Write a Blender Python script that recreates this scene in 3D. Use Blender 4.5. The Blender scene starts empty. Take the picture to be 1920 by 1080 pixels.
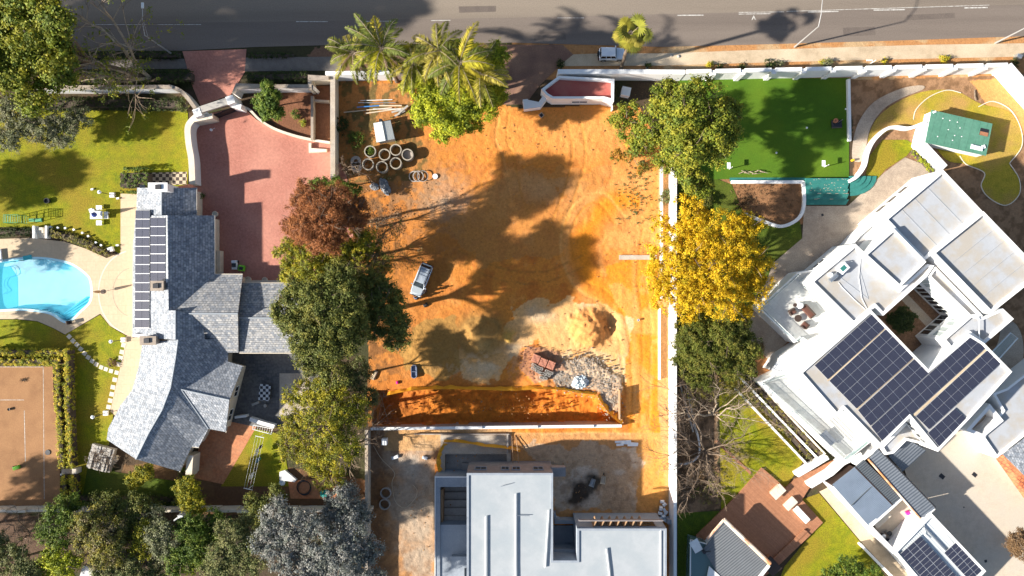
import bpy, math, random
import numpy as np
from mathutils import Vector, Matrix

# ---------------------------------------------------------------- camera, sky, sun, exposure
SC = bpy.context.scene
S = 0.073            # metres of ground per photo pixel (1920 wide)
H = 97.0             # height of the drone
EL = math.radians(26.0); AZ = math.radians(13.0)
cam_d = bpy.data.cameras.new("camera"); cam = bpy.data.objects.new("camera", cam_d)
SC.collection.objects.link(cam); SC.camera = cam
cam.location = (0, 0, H); cam.rotation_euler = (0, 0, 0)
cam_d.sensor_fit = 'HORIZONTAL'; cam_d.angle = 2*math.atan(960*S/H)
cam_d.clip_start = 1.0; cam_d.clip_end = 2500
W = bpy.data.worlds.new("World"); SC.world = W; W.use_nodes = True
wn = W.node_tree; bgn = wn.nodes['Background']
sky = wn.nodes.new('ShaderNodeTexSky'); sky.sky_type = 'NISHITA'; sky.sun_disc = False
sky.sun_elevation = EL
sky.sun_rotation = math.atan2(-math.cos(AZ), -math.sin(AZ))
wn.links.new(sky.outputs[0], bgn.inputs[0]); bgn.inputs[1].default_value = 0.068
ld = bpy.data.lights.new("sun", 'SUN'); ld.energy = 5.0; ld.angle = math.radians(1.0); ld.color = (1.0, 0.945, 0.85)
sun = bpy.data.objects.new("sun", ld); SC.collection.objects.link(sun)
sdir = Vector((-math.cos(AZ)*math.cos(EL), -math.sin(AZ)*math.cos(EL), math.sin(EL)))
sun.rotation_euler = sdir.to_track_quat('Z', 'Y').to_euler(); sun.location = (-60, -15, 60)
vs = SC.view_settings; vs.view_transform = 'Standard'; vs.look = 'None'; vs.gamma = 1.0
vs.exposure = 1.28; vs.use_curve_mapping = False
SC.cycles.max_bounces = 6; SC.cycles.diffuse_bounces = 3; SC.cycles.transparent_max_bounces = 8

random.seed(7); RNG = np.random.default_rng(11)
R = math.radians
def P(px, py, z=0.0):
    k = S*(H-z)/H
    return Vector(((px-960)*k, (540-py)*k, z))
def PX(v, z=0.0): return v*S*(H-z)/H

# ---------------------------------------------------------------- materials
MATS = {}
def nodes_of(m):
    m.use_nodes = True; nt = m.node_tree; return nt, nt.nodes['Principled BSDF']
def M(name, c1, c2=None, scale=1.0, rough=0.85, bump=0.0, bscale=8.0, big=None, bigscale=0.08, st=1.0, metal=0.0, detail=5, spec=0.3, fine=0.0):
    """two-colour noise, an optional third colour in large patches, fine grain in value, and a bump"""
    if name in MATS: return MATS[name]
    m = bpy.data.materials.new(name); nt, b = nodes_of(m); N = nt.nodes; L = nt.links
    b.inputs['Roughness'].default_value = rough; b.inputs['Metallic'].default_value = metal
    b.inputs['Specular IOR Level'].default_value = spec
    if c2 is None: c2 = tuple(x*0.82 for x in c1)
    tc = N.new('ShaderNodeNewGeometry')
    if st != 1.0:
        mpp = N.new('ShaderNodeMapping'); mpp.inputs['Scale'].default_value = (st, 1, 1); mpp.inputs['Rotation'].default_value = (0, 0, R(-1)); L.new(tc.outputs['Position'], mpp.inputs['Vector'])
    def noise(sc, det=detail):
        n = N.new('ShaderNodeTexNoise'); n.inputs['Scale'].default_value = sc; n.inputs['Detail'].default_value = det
        n.inputs['Roughness'].default_value = 0.62; L.new(mpp.outputs[0] if st != 1.0 and det != 2 else tc.outputs['Position'], n.inputs['Vector']); return n
    def ramp(n, lo, hi):
        r = N.new('ShaderNodeMapRange'); r.inputs[1].default_value = lo; r.inputs[2].default_value = hi
        L.new(n.outputs[0], r.inputs[0]); return r
    n1 = ramp(noise(scale), 0.36, 0.64)
    mx = N.new('ShaderNodeMix'); mx.data_type = 'RGBA'
    mx.inputs[6].default_value = (*c1, 1); mx.inputs[7].default_value = (*c2, 1); L.new(n1.outputs[0], mx.inputs[0])
    out = mx.outputs[2]
    if big is not None:
        n2 = ramp(noise(bigscale, 3), 0.42, 0.62)
        m2 = N.new('ShaderNodeMix'); m2.data_type = 'RGBA'; L.new(out, m2.inputs[6]); m2.inputs[7].default_value = (*big, 1)
        L.new(n2.outputs[0], m2.inputs[0]); out = m2.outputs[2]
    if fine > 0:
        n3 = ramp(noise(7.0, 2), 0.3, 0.7)
        mr = N.new('ShaderNodeMapRange'); mr.inputs[3].default_value = 1-fine; mr.inputs[4].default_value = 1+fine*0.6
        L.new(n3.outputs[0], mr.inputs[0])
        vm = N.new('ShaderNodeVectorMath'); vm.operation = 'SCALE'; L.new(out, vm.inputs[0]); L.new(mr.outputs[0], vm.inputs['Scale']); out = vm.outputs[0]
    L.new(out, b.inputs['Base Color'])
    if bump > 0:
        nb = noise(bscale, 4); bp = N.new('ShaderNodeBump'); bp.inputs['Strength'].default_value = 1.0; bp.inputs['Distance'].default_value = bump
        L.new(nb.outputs[0], bp.inputs['Height']); L.new(bp.outputs[0], b.inputs['Normal'])
    MATS[name] = m; return m

def brickmat(name, c1, c2, mortar, bw, bh, rot=0.0, rough=0.8, bump=0.02, msize=0.02, big=None, bigscale=0.15, spot=0.0, offset=0.5):
    """rows of small units (pavers, shingles, tiles, modules); bw, bh in metres, rot turns the rows"""
    if name in MATS: return MATS[name]
    m = bpy.data.materials.new(name); nt, b = nodes_of(m); N = nt.nodes; L = nt.links
    b.inputs['Roughness'].default_value = rough; b.inputs['Specular IOR Level'].default_value = 0.3
    g = N.new('ShaderNodeNewGeometry'); mp = N.new('ShaderNodeMapping'); mp.inputs['Rotation'].default_value = (0, 0, rot)
    L.new(g.outputs['Position'], mp.inputs['Vector'])
    bt = N.new('ShaderNodeTexBrick'); bt.inputs['Scale'].default_value = 1.0; bt.offset = offset
    bt.inputs['Brick Width'].default_value = bw; bt.inputs['Row Height'].default_value = bh
    bt.inputs['Mortar Size'].default_value = msize; bt.inputs['Mortar Smooth'].default_value = 0.1; bt.inputs['Bias'].default_value = 0.0
    bt.inputs['Color1'].default_value = (*c1, 1); bt.inputs['Color2'].default_value = (*c2, 1); bt.inputs['Mortar'].default_value = (*mortar, 1)
    L.new(mp.outputs[0], bt.inputs['Vector']); out = bt.outputs['Color']
    if big is not None:
        n = N.new('ShaderNodeTexNoise'); n.inputs['Scale'].default_value = bigscale; n.inputs['Detail'].default_value = 5
        L.new(g.outputs['Position'], n.inputs['Vector'])
        r = N.new('ShaderNodeMapRange'); r.inputs[1].default_value = .38; r.inputs[2].default_value = .66; r.inputs[4].default_value = .75; L.new(n.outputs[0], r.inputs[0])
        x = N.new('ShaderNodeMix'); x.data_type = 'RGBA'; L.new(r.outputs[0], x.inputs[0]); L.new(out, x.inputs[6]); x.inputs[7].default_value = (*big, 1); out = x.outputs[2]
    if spot > 0:
        n = N.new('ShaderNodeTexNoise'); n.inputs['Scale'].default_value = 3.0; n.inputs['Detail'].default_value = 3
        L.new(g.outputs['Position'], n.inputs['Vector'])
        r = N.new('ShaderNodeMapRange'); r.inputs[1].default_value = .3; r.inputs[2].default_value = .7; r.inputs[3].default_value = 1-spot; r.inputs[4].default_value = 1+spot
        L.new(n.outputs[0], r.inputs[0])
        vm = N.new('ShaderNodeVectorMath'); vm.operation = 'SCALE'; L.new(out, vm.inputs[0]); L.new(r.outputs[0], vm.inputs['Scale']); out = vm.outputs[0]
    L.new(out, b.inputs['Base Color'])
    if bump > 0:
        bp = N.new('ShaderNodeBump'); bp.inputs['Distance'].default_value = bump; bp.invert = True
        L.new(bt.outputs['Fac'], bp.inputs['Height']); L.new(bp.outputs[0], b.inputs['Normal'])
    MATS[name] = m; return m

def ribmat(name, c, ang, pitch=0.2, rough=0.45, metal=0.3, depth=0.05, c2=None):
    """sheet metal with ribs; ang = direction across the ribs"""
    if name in MATS: return MATS[name]
    m = bpy.data.materials.new(name); nt, b = nodes_of(m); N = nt.nodes; L = nt.links
    b.inputs['Roughness'].default_value = rough; b.inputs['Metallic'].default_value = metal
    g = N.new('ShaderNodeNewGeometry'); mp = N.new('ShaderNodeMapping'); mp.vector_type = 'POINT'; mp.inputs['Rotation'].default_value = (0, 0, -ang)
    L.new(g.outputs['Position'], mp.inputs['Vector'])
    w = N.new('ShaderNodeTexWave'); w.wave_type = 'BANDS'; w.bands_direction = 'X'; w.wave_profile = 'SIN'
    w.inputs['Scale'].default_value = 0.314/pitch; w.inputs['Distortion'].default_value = 0
    L.new(mp.outputs[0], w.inputs['Vector'])
    bp = N.new('ShaderNodeBump'); bp.inputs['Distance'].default_value = depth; L.new(w.outputs['Fac'], bp.inputs['Height']); L.new(bp.outputs[0], b.inputs['Normal'])
    n = N.new('ShaderNodeTexNoise'); n.inputs['Scale'].default_value = 0.8; n.inputs['Detail'].default_value = 5; L.new(g.outputs['Position'], n.inputs['Vector'])
    x = N.new('ShaderNodeMix'); x.data_type = 'RGBA'; L.new(n.outputs[0], x.inputs[0])
    x.inputs[6].default_value = (*c, 1); x.inputs[7].default_value = (*(c2 or tuple(v*.7 for v in c)), 1); L.new(x.outputs[2], b.inputs['Base Color'])
    MATS[name] = m; return m

def plain(name, c, rough=0.5, metal=0.0, alpha=1.0, trans=0.0, spec=0.5):
    if name in MATS: return MATS[name]
    m = bpy.data.materials.new(name); nt, b = nodes_of(m)
    n = nt.nodes.new('ShaderNodeTexNoise'); n.inputs['Scale'].default_value = 2.5; n.inputs['Detail'].default_value = 4
    r = nt.nodes.new('ShaderNodeMapRange'); r.inputs[3].default_value = .86; r.inputs[4].default_value = 1.1; nt.links.new(n.outputs[0], r.inputs[0])
    rgb = nt.nodes.new('ShaderNodeRGB'); rgb.outputs[0].default_value = (*c, 1)
    vm = nt.nodes.new('ShaderNodeVectorMath'); vm.operation = 'SCALE'; nt.links.new(rgb.outputs[0], vm.inputs[0]); nt.links.new(r.outputs[0], vm.inputs['Scale'])
    nt.links.new(vm.outputs[0], b.inputs['Base Color'])
    b.inputs['Roughness'].default_value = rough; b.inputs['Metallic'].default_value = metal
    b.inputs['Specular IOR Level'].default_value = spec; b.inputs['Alpha'].default_value = alpha
    b.inputs['Transmission Weight'].default_value = trans
    MATS[name] = m; return m

def colattr_mat(name, rough=0.75, translucent=0.0, grain=0.0, bump=0.0, bscale=6.0):
    if name in MATS: return MATS[name]
    m = bpy.data.materials.new(name); nt, b = nodes_of(m); N = nt.nodes; L = nt.links
    a = N.new('ShaderNodeAttribute'); a.attribute_name = 'Col'; out = a.outputs['Color']
    b.inputs['Roughness'].default_value = rough; b.inputs['Specular IOR Level'].default_value = 0.25
    g = N.new('ShaderNodeNewGeometry')
    if grain > 0:
        n = N.new('ShaderNodeTexNoise'); n.inputs['Scale'].default_value = 2.6; n.inputs['Detail'].default_value = 6; n.inputs['Roughness'].default_value = .75
        L.new(g.outputs['Position'], n.inputs['Vector'])
        r = N.new('ShaderNodeMapRange'); r.inputs[1].default_value = .3; r.inputs[2].default_value = .7; r.inputs[3].default_value = 1-grain; r.inputs[4].default_value = 1+grain
        L.new(n.outputs[0], r.inputs[0])
        vm = N.new('ShaderNodeVectorMath'); vm.operation = 'SCALE'; L.new(out, vm.inputs[0]); L.new(r.outputs[0], vm.inputs['Scale']); out = vm.outputs[0]
        vo = N.new('ShaderNodeTexVoronoi'); vo.inputs['Scale'].default_value = 1.7; L.new(g.outputs['Position'], vo.inputs['Vector'])
        r2 = N.new('ShaderNodeMapRange'); r2.inputs[1].default_value = .05; r2.inputs[2].default_value = .16; r2.inputs[3].default_value = .62; r2.inputs[4].default_value = 1.0; L.new(vo.outputs['Distance'], r2.inputs[0])
        v3 = N.new('ShaderNodeVectorMath'); v3.operation = 'SCALE'; L.new(out, v3.inputs[0]); L.new(r2.outputs[0], v3.inputs['Scale']); out = v3.outputs[0]
    L.new(out, b.inputs['Base Color'])
    if bump > 0:
        nb = N.new('ShaderNodeTexNoise'); nb.inputs['Scale'].default_value = bscale; nb.inputs['Detail'].default_value = 5
        L.new(g.outputs['Position'], nb.inputs['Vector'])
        bp = N.new('ShaderNodeBump'); bp.inputs['Distance'].default_value = bump; L.new(nb.outputs[0], bp.inputs['Height']); L.new(bp.outputs[0], b.inputs['Normal'])
    if translucent > 0:
        t = N.new('ShaderNodeBsdfTranslucent'); L.new(out, t.inputs[0]); ms = N.new('ShaderNodeMixShader'); ms.inputs[0].default_value = translucent
        L.new(b.outputs[0], ms.inputs[1]); L.new(t.outputs[0], ms.inputs[2]); L.new(ms.outputs[0], N['Material Output'].inputs[0])
    MATS[name] = m; return m

# ---------------------------------------------------------------- mesh helpers
def ccw(p):
    a = sum(p[i][0]*p[(i+1) % len(p)][1]-p[(i+1) % len(p)][0]*p[i][1] for i in range(len(p)))
    return list(p) if a > 0 else list(p)[::-1]
def offset_poly(p, d):
    """inset a CCW polygon by d"""
    n = len(p); o = []
    for i in range(n):
        a = Vector(p[i-1][:2]); b = Vector(p[i][:2]); c = Vector(p[(i+1) % n][:2])
        e1 = (b-a).normalized(); e2 = (c-b).normalized()
        n1 = Vector((-e1.y, e1.x)); n2 = Vector((-e2.y, e2.x)); m = n1+n2
        k = m.length_squared
        v = m*(2/k) if k > .15 else n1
        o.append(b+v*d)
    return o
def smooth(pts, n=8, closed=True):
    out = []; m = len(pts); rng = range(m if closed else m-1)
    for i in rng:
        if closed: p0, p1, p2, p3 = (pts[(i+k) % m] for k in (-1, 0, 1, 2))
        else: p0, p1, p2, p3 = pts[max(i-1, 0)], pts[i], pts[i+1], pts[min(i+2, m-1)]
        for j in range(n):
            t = j/n
            out.append(tuple(0.5*((2*p1[k])+(-p0[k]+p2[k])*t+(2*p0[k]-5*p1[k]+4*p2[k]-p3[k])*t*t+(-p0[k]+3*p1[k]-3*p2[k]+p3[k])*t**3) for k in range(2)))
    if not closed: out.append(tuple(pts[-1][:2]))
    return out

class MB:
    def __init__(s): s.v = []; s.f = []
    def face(s, pts):
        n = len(s.v); s.v += [tuple(p) for p in pts]; s.f.append(tuple(range(n, n+len(pts)))); return s
    def prism(s, poly, z0, z1, bottom=False):
        p = ccw([(q[0], q[1]) for q in poly]); n = len(s.v); k = len(p)
        s.v += [(x, y, z0) for x, y in p]+[(x, y, z1) for x, y in p]
        s.f.append(tuple(range(n+k, n+2*k)))
        if bottom: s.f.append(tuple(range(n+k-1, n-1, -1)))
        for i in range(k):
            j = (i+1) % k; s.f.append((n+i, n+j, n+k+j, n+k+i))
        return s
    def frustum(s, p0, p1, z0, z1):
        n = len(s.v); k = len(p0)
        s.v += [(x[0], x[1], z0) for x in p0]+[(x[0], x[1], z1) for x in p1]
        s.f.append(tuple(range(n+k, n+2*k)))
        for i in range(k):
            j = (i+1) % k; s.f.append((n+i, n+j, n+k+j, n+k+i))
        return s
    def box(s, cx, cy, w, l, z0, z1, a=0.0, bev=0.0):
        c, q = math.cos(a), math.sin(a)
        def cor(w, l): return [(cx+x*c-y*q, cy+x*q+y*c) for x, y in ((-w/2, -l/2), (w/2, -l/2), (w/2, l/2), (-w/2, l/2))]
        if bev > 0:
            s.prism(cor(w, l), z0, z1-bev, True); s.frustum(cor(w, l), cor(w-2*bev, l-2*bev), z1-bev, z1)
        else: s.prism(cor(w, l), z0, z1, True)
        return s
    def tube(s, pts, rad, n=6, cap=True):
        pts = [Vector(p) for p in pts]
        if not hasattr(rad, '__len__'): rad = [rad]*len(pts)
        base = len(s.v)
        for i, p in enumerate(pts):
            d = (pts[min(i+1, len(pts)-1)]-pts[max(i-1, 0)])
            d = d.normalized() if d.length > 1e-6 else Vector((0, 0, 1))
            a = d.cross(Vector((0, 0, 1)) if abs(d.z) < .9 else Vector((1, 0, 0))).normalized(); b = d.cross(a)
            for k in range(n):
                t = 2*math.pi*k/n; s.v.append(tuple(p+(a*math.cos(t)+b*math.sin(t))*rad[i]))
        for i in range(len(pts)-1):
            for k in range(n):
                q = (k+1) % n; s.f.append((base+i*n+k, base+i*n+q, base+(i+1)*n+q, base+(i+1)*n+k))
        if cap:
            s.f.append(tuple(base+k for k in range(n))[::-1]); e = base+(len(pts)-1)*n; s.f.append(tuple(e+k for k in range(n)))
        return s
    def lathe(s, cx, cy, prof, n=24, closed=False):
        """prof: (radius, z) list"""
        base = len(s.v); m = len(prof)
        for i in range(n):
            t = 2*math.pi*i/n
            for r, z in prof: s.v.append((cx+r*math.cos(t), cy+r*math.sin(t), z))
        for i in range(n):
            j = (i+1) % n
            for k in range(m if closed else m-1):
                q = (k+1) % m; s.f.append((base+i*m+k, base+j*m+k, base+j*m+q, base+i*m+q))
        return s
    def ring(s, cx, cy, ro, ri, z0, z1, n=24):
        return s.lathe(cx, cy, [(ro, z0), (ro, z1), (ri, z1), (ri, z0)], n, True)
    def cyl(s, cx, cy, r, z0, z1, n=16):
        return s.lathe(cx, cy, [(0.0005, z0), (r, z0), (r, z1), (0.0005, z1)], n)

def props(o, label=None, cat=None, group=None, kind=None):
    if label: o['label'] = label
    if cat: o['category'] = cat
    if group: o['group'] = group
    if kind: o['kind'] = kind
    return o
ROOT = {}
def origin_of(o): return ROOT.get(o.name, Vector((0, 0, 0)))
def mesh_obj(name, mb, mat, parent=None, smooth_=False, col=None):
    if isinstance(mb, MB): v = np.array(mb.v, dtype=np.float64); faces = mb.f
    else: v, faces = mb
    if parent is None:
        c = Vector(((v[:, 0].min()+v[:, 0].max())/2, (v[:, 1].min()+v[:, 1].max())/2, v[:, 2].min()))
    else: c = origin_of(parent)
    me = bpy.data.meshes.new(name)
    loc = v-np.array(c)
    if isinstance(faces, np.ndarray):
        nf, k = faces.shape
        me.vertices.add(len(loc)); me.vertices.foreach_set('co', loc.ravel())
        me.loops.add(nf*k); me.loops.foreach_set('vertex_index', faces.ravel().astype(np.int32))
        me.polygons.add(nf); me.polygons.foreach_set('loop_start', np.arange(0, nf*k, k, dtype=np.int32))
        me.update(calc_edges=True)
    else:
        me.from_pydata([tuple(x) for x in loc], [], faces); me.update()
    if smooth_: me.polygons.foreach_set('use_smooth', np.ones(len(me.polygons), dtype=bool))
    if col is not None:
        at = me.color_attributes.new('Col', 'FLOAT_COLOR', 'POINT')
        at.data.foreach_set('color', np.hstack([col, np.ones((len(col), 1))]).astype(np.float32).ravel())
    if isinstance(mat, str): mat = MATS[mat]
    me.materials.append(mat)
    o = bpy.data.objects.new(name, me); SC.collection.objects.link(o); ROOT[o.name] = c
    if parent is None: o.location = c
    else: o.parent = parent
    return o
def thing(name, label, cat, loc, group=None):
    o = bpy.data.objects.new(name, None); o.empty_display_size = .5
    SC.collection.objects.link(o); o.location = loc; ROOT[o.name] = Vector(loc); props(o, label, cat, group); return o
def sheet(name, pts, z, mat, label, cat=None, smooth_n=0, closed=True):
    """a flat piece of the setting; pts in photo pixels"""
    if smooth_n: pts = smooth(pts, smooth_n)
    p = ccw([tuple(P(x, y, z)) for x, y in pts])
    mb = MB(); mb.face([(a[0], a[1], z) for a in p])
    return props(mesh_obj(name, mb, mat), label, cat or name.replace('_', ' '), None, 'structure')
def strip_poly(pts, w):
    """polyline (world) -> left and right points"""
    L_, R_ = [], []
    for i, p in enumerate(pts):
        a = Vector(pts[max(i-1, 0)][:2]); c = Vector(pts[min(i+1, len(pts)-1)][:2]); d = (c-a).normalized(); n = Vector((-d.y, d.x))
        q = Vector(p[:2])
        if 0 < i < len(pts)-1:
            d1 = (q-a).normalized(); k = max(.5, abs(n.dot(Vector((-d1.y, d1.x)))))
        else: k = 1
        L_.append(q+n*w/2/k); R_.append(q-n*w/2/k)
    return L_, R_
def wall_mb(mb, pts, z0, z1, w):
    L_, R_ = strip_poly(pts, w)
    for i in range(len(pts)-1):
        mb.prism([L_[i], R_[i], R_[i+1], L_[i+1]], z0, z1)
    return mb
def wall(name, label, pts, h, w, mat, cat='wall', z0=-0.3, group=None, cap=None, smooth_n=0, at_top=True, parent=None):
    """free-standing wall; pts in photo pixels of its top edge"""
    if smooth_n: pts = smooth(pts, smooth_n, False)
    wp = [P(x, y, h if at_top else 0) for x, y in pts]
    mb = wall_mb(MB(), wp, z0, h, w)
    if cap:
        t = thing(name, label, cat, (wp[0].x, wp[0].y, 0), group)
        mesh_obj('wall_body', mb, mat, t); mesh_obj('coping', wall_mb(MB(), wp, h+.002, h+.07, w+.1), cap, t); return t
    return props(mesh_obj(name, mb, mat), label, cat, group)

# ---------------------------------------------------------------- numpy noise
def vnoise(x, y, seed=0):
    r = np.random.default_rng(seed).random((256, 256))
    xi = np.floor(x).astype(int); yi = np.floor(y).astype(int); fx = x-xi; fy = y-yi
    fx = fx*fx*(3-2*fx); fy = fy*fy*(3-2*fy)
    g = lambda i, j: r[i & 255, j & 255]
    return (g(xi, yi)*(1-fx)+g(xi+1, yi)*fx)*(1-fy)+(g(xi, yi+1)*(1-fx)+g(xi+1, yi+1)*fx)*fy
def fbm(x, y, sc, oct=4, seed=0):
    t = 0; a = 1; n = 0
    for i in range(oct):
        t = t+a*vnoise(x*sc, y*sc, seed+i); n += a; a *= .55; sc *= 2.03
    return t/n
def inpoly(x, y, pts):
    c = np.zeros(x.shape, bool); n = len(pts)
    for i in range(n):
        x1, y1 = pts[i]; x2, y2 = pts[i-1]
        if y1 == y2: continue
        c ^= ((y1 > y) != (y2 > y)) & (x < (x2-x1)*(y-y1)/(y2-y1)+x1)
    return c
def blob(x, y, cx, cy, rx, ry, a=0, p=2):
    c, s = math.cos(R(a)), math.sin(R(a)); u = ((x-cx)*c+(y-cy)*s)/rx; v = (-(x-cx)*s+(y-cy)*c)/ry
    return np.exp(-(u*u+v*v)**(p/2))
def sstep(a, b, x):
    t = np.clip((x-a)/(b-a), 0, 1); return t*t*(3-2*t)

# ================================================================ THE SETTING
# ---------------------------------------------------------------- ground: one sheet, coloured soils, mounds and pits
SITE = [(632, 150), (760, 150), (930, 195), (985, 205), (1125, 195), (1200, 200), (1262, 330), (1262, 1100), (690, 1100), (690, 560), (640, 330)]
TRENCH = [(706, 731), (800, 729), (960, 727), (1112, 736), (1142, 764), (1163, 796), (706, 798)]
def build_ground():
    step = .165
    xs = np.arange(-74, 74.01, step); ys = np.arange(-43, 43.01, step)
    ex = np.array([8, 25, 80, 250, 700.]); xs = np.concatenate([(-74-ex)[::-1], xs, xs[-1]+ex]); ys = np.concatenate([(-43-ex)[::-1], ys, ys[-1]+ex])
    X, Y = np.meshgrid(xs, ys); px = 960+X/S; py = 540-Y/S
    wx = (fbm(px, py, .03, 4, 3)-.5)*44; wy = (fbm(px, py, .03, 4, 23)-.5)*44
    qx, qy = px+wx, py+wy                       # ragged edges
    sx, sy = px+wx*.25, py+wy*.25
    f1 = fbm(px, py, .02, 5, 40); f2 = fbm(px, py, .09, 4, 50); f3 = fbm(px, py, .006, 3, 60)
    z = np.zeros_like(X); C = np.empty(X.shape+(3,))
    def setc(mask, c): 
        k = np.clip(mask, 0, 1)[..., None].astype(float); C[:] = C*(1-k)+np.array(c)*k
    C[:] = (.075, .05, .03)                     # garden soil outside the plots
    setc(sstep(.45, .6, f1), (.05, .05, .02)); 
    # verges beside the road
    setc(((py < 150) & (px > 950)), (.42, .2, .075)); setc(((py < 150) & (px > 950))*sstep(.5, .65, f1), (.45, .3, .16))
    setc(((py < 140) & (px < 960)), (.05, .045, .02))
    setc(inpoly(qx, qy, [(580, 95), (1060, 85), (1060, 130), (940, 150), (620, 135)])*.9, (.2, .11, .07))
    # right garden soil
    setc(inpoly(sx, sy, [(1595, 150), (1930, 140), (1930, 900), (1850, 700), (1700, 560), (1600, 330)]), (.30, .17, .09))
    setc(inpoly(sx, sy, [(1595, 150), (1930, 140), (1930, 900), (1850, 700), (1700, 560), (1600, 330)])*sstep(.45, .6, f2), (.20, .11, .055))
    setc(inpoly(sx, sy, [(1820, 150), (1930, 150), (1930, 260), (1850, 200)]), (.55, .27, .09))
    setc(inpoly(sx, sy, [(1350, 330), (1510, 330), (1510, 420), (1400, 430)]), (.26, .13, .06))
    setc(inpoly(sx, sy, [(1390, 600), (1530, 600), (1480, 700), (1500, 850), (1420, 720)]), (.33, .15, .06))
    # the cleared plot
    s = inpoly(px+wx*.1, py+wy*.1, SITE)
    O = (.60, .215, .034); PALE = (.66, .30, .09); BR = (.43, .16, .035); GR = (.40, .34, .26); DK = (.17, .08, .03); SAT = (.68, .225, .014)
    setc(s, O)
    setc(s*sstep(.48, .66, f1)*.6, PALE)
    setc(s*sstep(.5, .66, f2)*.6, (.50, .15, .028)); setc(s*sstep(.54, .68, fbm(px, py, .035, 4, 121))*.6, (.46, .13, .022))
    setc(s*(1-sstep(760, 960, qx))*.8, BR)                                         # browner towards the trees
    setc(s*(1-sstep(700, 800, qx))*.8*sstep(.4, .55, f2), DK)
    setc(s*np.clip(blob(qx, qy, 800, 370, 90, 75)*1.0, 0, 1)*(sstep(.45, .55, f2))*.8, (.30, .165, .08))    # grey rubble dust
    setc(s*blob(qx, qy, 835, 375, 45, 35)*.7, (.42, .30, .2))
    setc(s*inpoly(qx, qy, [(960, 320), (1150, 310), (1100, 400), (1040, 480), (900, 500), (830, 420)])*.6, (.46, .2, .055))  # browner, ragged edged patch of earth
    setc(s*blob(qx, qy, 1020, 350, 60, 30)*.5*(f1 > .5), (.5, .3, .14))
    setc(s*np.clip(blob(qx, qy, 1010, 240, 190, 55)*1.3, 0, 1)*.8, (.63, .24, .05)); 
    setc(s*blob(qx, qy, 1100, 250, 80, 50)*.5, PALE)
    setc(s*blob(qx, qy, 1190, 380, 45, 120)*.6, (.64, .31, .10))
    tr = np.abs(np.hypot(px-1190, (py-470))-95+wx*.5)                               # sweeping wheel tracks
    setc(s*(px < 1200)*np.exp(-(tr/18)**2)*.9, SAT); setc(s*(px < 1200)*np.exp(-((tr-32)/7)**2)*.45, PALE)
    lane = inpoly(px+wx*.35, py, [(1130, 500), (1245, 470), (1250, 830), (1180, 820), (1172, 700), (1160, 590)])
    setc(lane*.9, SAT); setc(lane*np.exp(-((px+wx*.3-1190)/6)**2)*.5, PALE); setc(lane*sstep(.5, .65, f2)*.4, (.55, .2, .03))
    setc(lane*sstep(.48, .6, f1)*.35, (.7, .4, .15))
    setc(inpoly(px, py, [(1234, 300), (1262, 300), (1262, 1080), (1234, 760)])*.7, (.5, .29, .13))
    pal = inpoly(qx, qy, [(955, 570), (1080, 560), (1190, 600), (1170, 720), (1060, 690), (1000, 640), (930, 720), (860, 720), (855, 660), (950, 640)])
    setc(s*pal*.85, (.66, .38, .15)); setc(s*pal*sstep(.5, .62, f1)*.6, (.62, .46, .27))
    setc(s*blob(qx, qy, 1010, 590, 28, 14)*.6, (.45, .38, .27)); setc(s*blob(qx, qy, 965, 655, 18, 22)*.8, (.36, .31, .22)); hb = blob(qx, qy, 957, 630, 11, 10); z += s*hb*.8; setc(s*np.clip(hb*1.5, 0, 1), (.5, .31, .07))
    setc(s*inpoly(qx, qy, [(770, 610), (860, 590), (865, 680), (840, 715), (770, 700), (750, 650)])*.85, (.33, .185, .05))  # olive-brown damp patch
    setc(s*np.clip(blob(sx, sy, 900, 630, 46, 42, 0, 3)*1.8, 0, 1), (.30, .16, .045)); 
    setc(s*blob(qx, qy, 915, 645, 22, 16)*.8, (.55, .33, .11))
    setc(s*blob(qx, qy, 905, 690, 60, 22)*.6*sstep(.46, .56, f2), (.6, .45, .28))
    for arc, wd, cc_, am in [([(935, 215), (930, 260), (945, 300), (960, 380)], 2.2, PALE, .5), ([(955, 210), (951, 258), (965, 298), (980, 380)], 2.2, (.5, .2, .03), .5), ([(1060, 215), (1075, 280), (1060, 350), (1030, 430)], 2.2, (.5, .2, .03), .5), ([(1083, 213), (1098, 278), (1083, 352), (1052, 436)], 2.2, (.5, .2, .03), .5),
        ([(1152, 420), (1120, 380), (1085, 400), (1070, 450), (1090, 520), (1150, 560), (1180, 640), (1185, 800)], 2.6, (.5, .17, .015), .6), ([(1172, 412), (1130, 362), (1072, 388), (1050, 452), (1075, 535), (1135, 578), (1163, 650), (1168, 740)], 2.6, (.7, .35, .1), .6),
        ([(1205, 430), (1195, 520), (1205, 620), (1200, 800)], 2.4, (.5, .18, .02), .55), ([(1222, 430), (1212, 520), (1222, 620), (1217, 800)], 2.4, (.7, .35, .1), .5), ([(860, 470), (930, 500), (1010, 510), (1090, 480)], 2.2, (.3, .13, .03), .5), ([(855, 490), (930, 522), (1012, 531), (1095, 500)], 2.2, (.3, .13, .03), .5),
        ([(1180, 815), (1100, 812), (1000, 815), (930, 808)], 2.5, (.75, .45, .15), .6)]:
        ar = smooth(arc, 5, False); dm = np.full(X.shape, 1e9)
        bx_ = (px > min(a[0] for a in ar)-20) & (px < max(a[0] for a in ar)+20) & (py > min(a[1] for a in ar)-20) & (py < max(a[1] for a in ar)+20)
        ux, uy = (px+wx*.12)[bx_], (py+wy*.12)[bx_]; d_ = np.full(ux.shape, 1e9)
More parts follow.
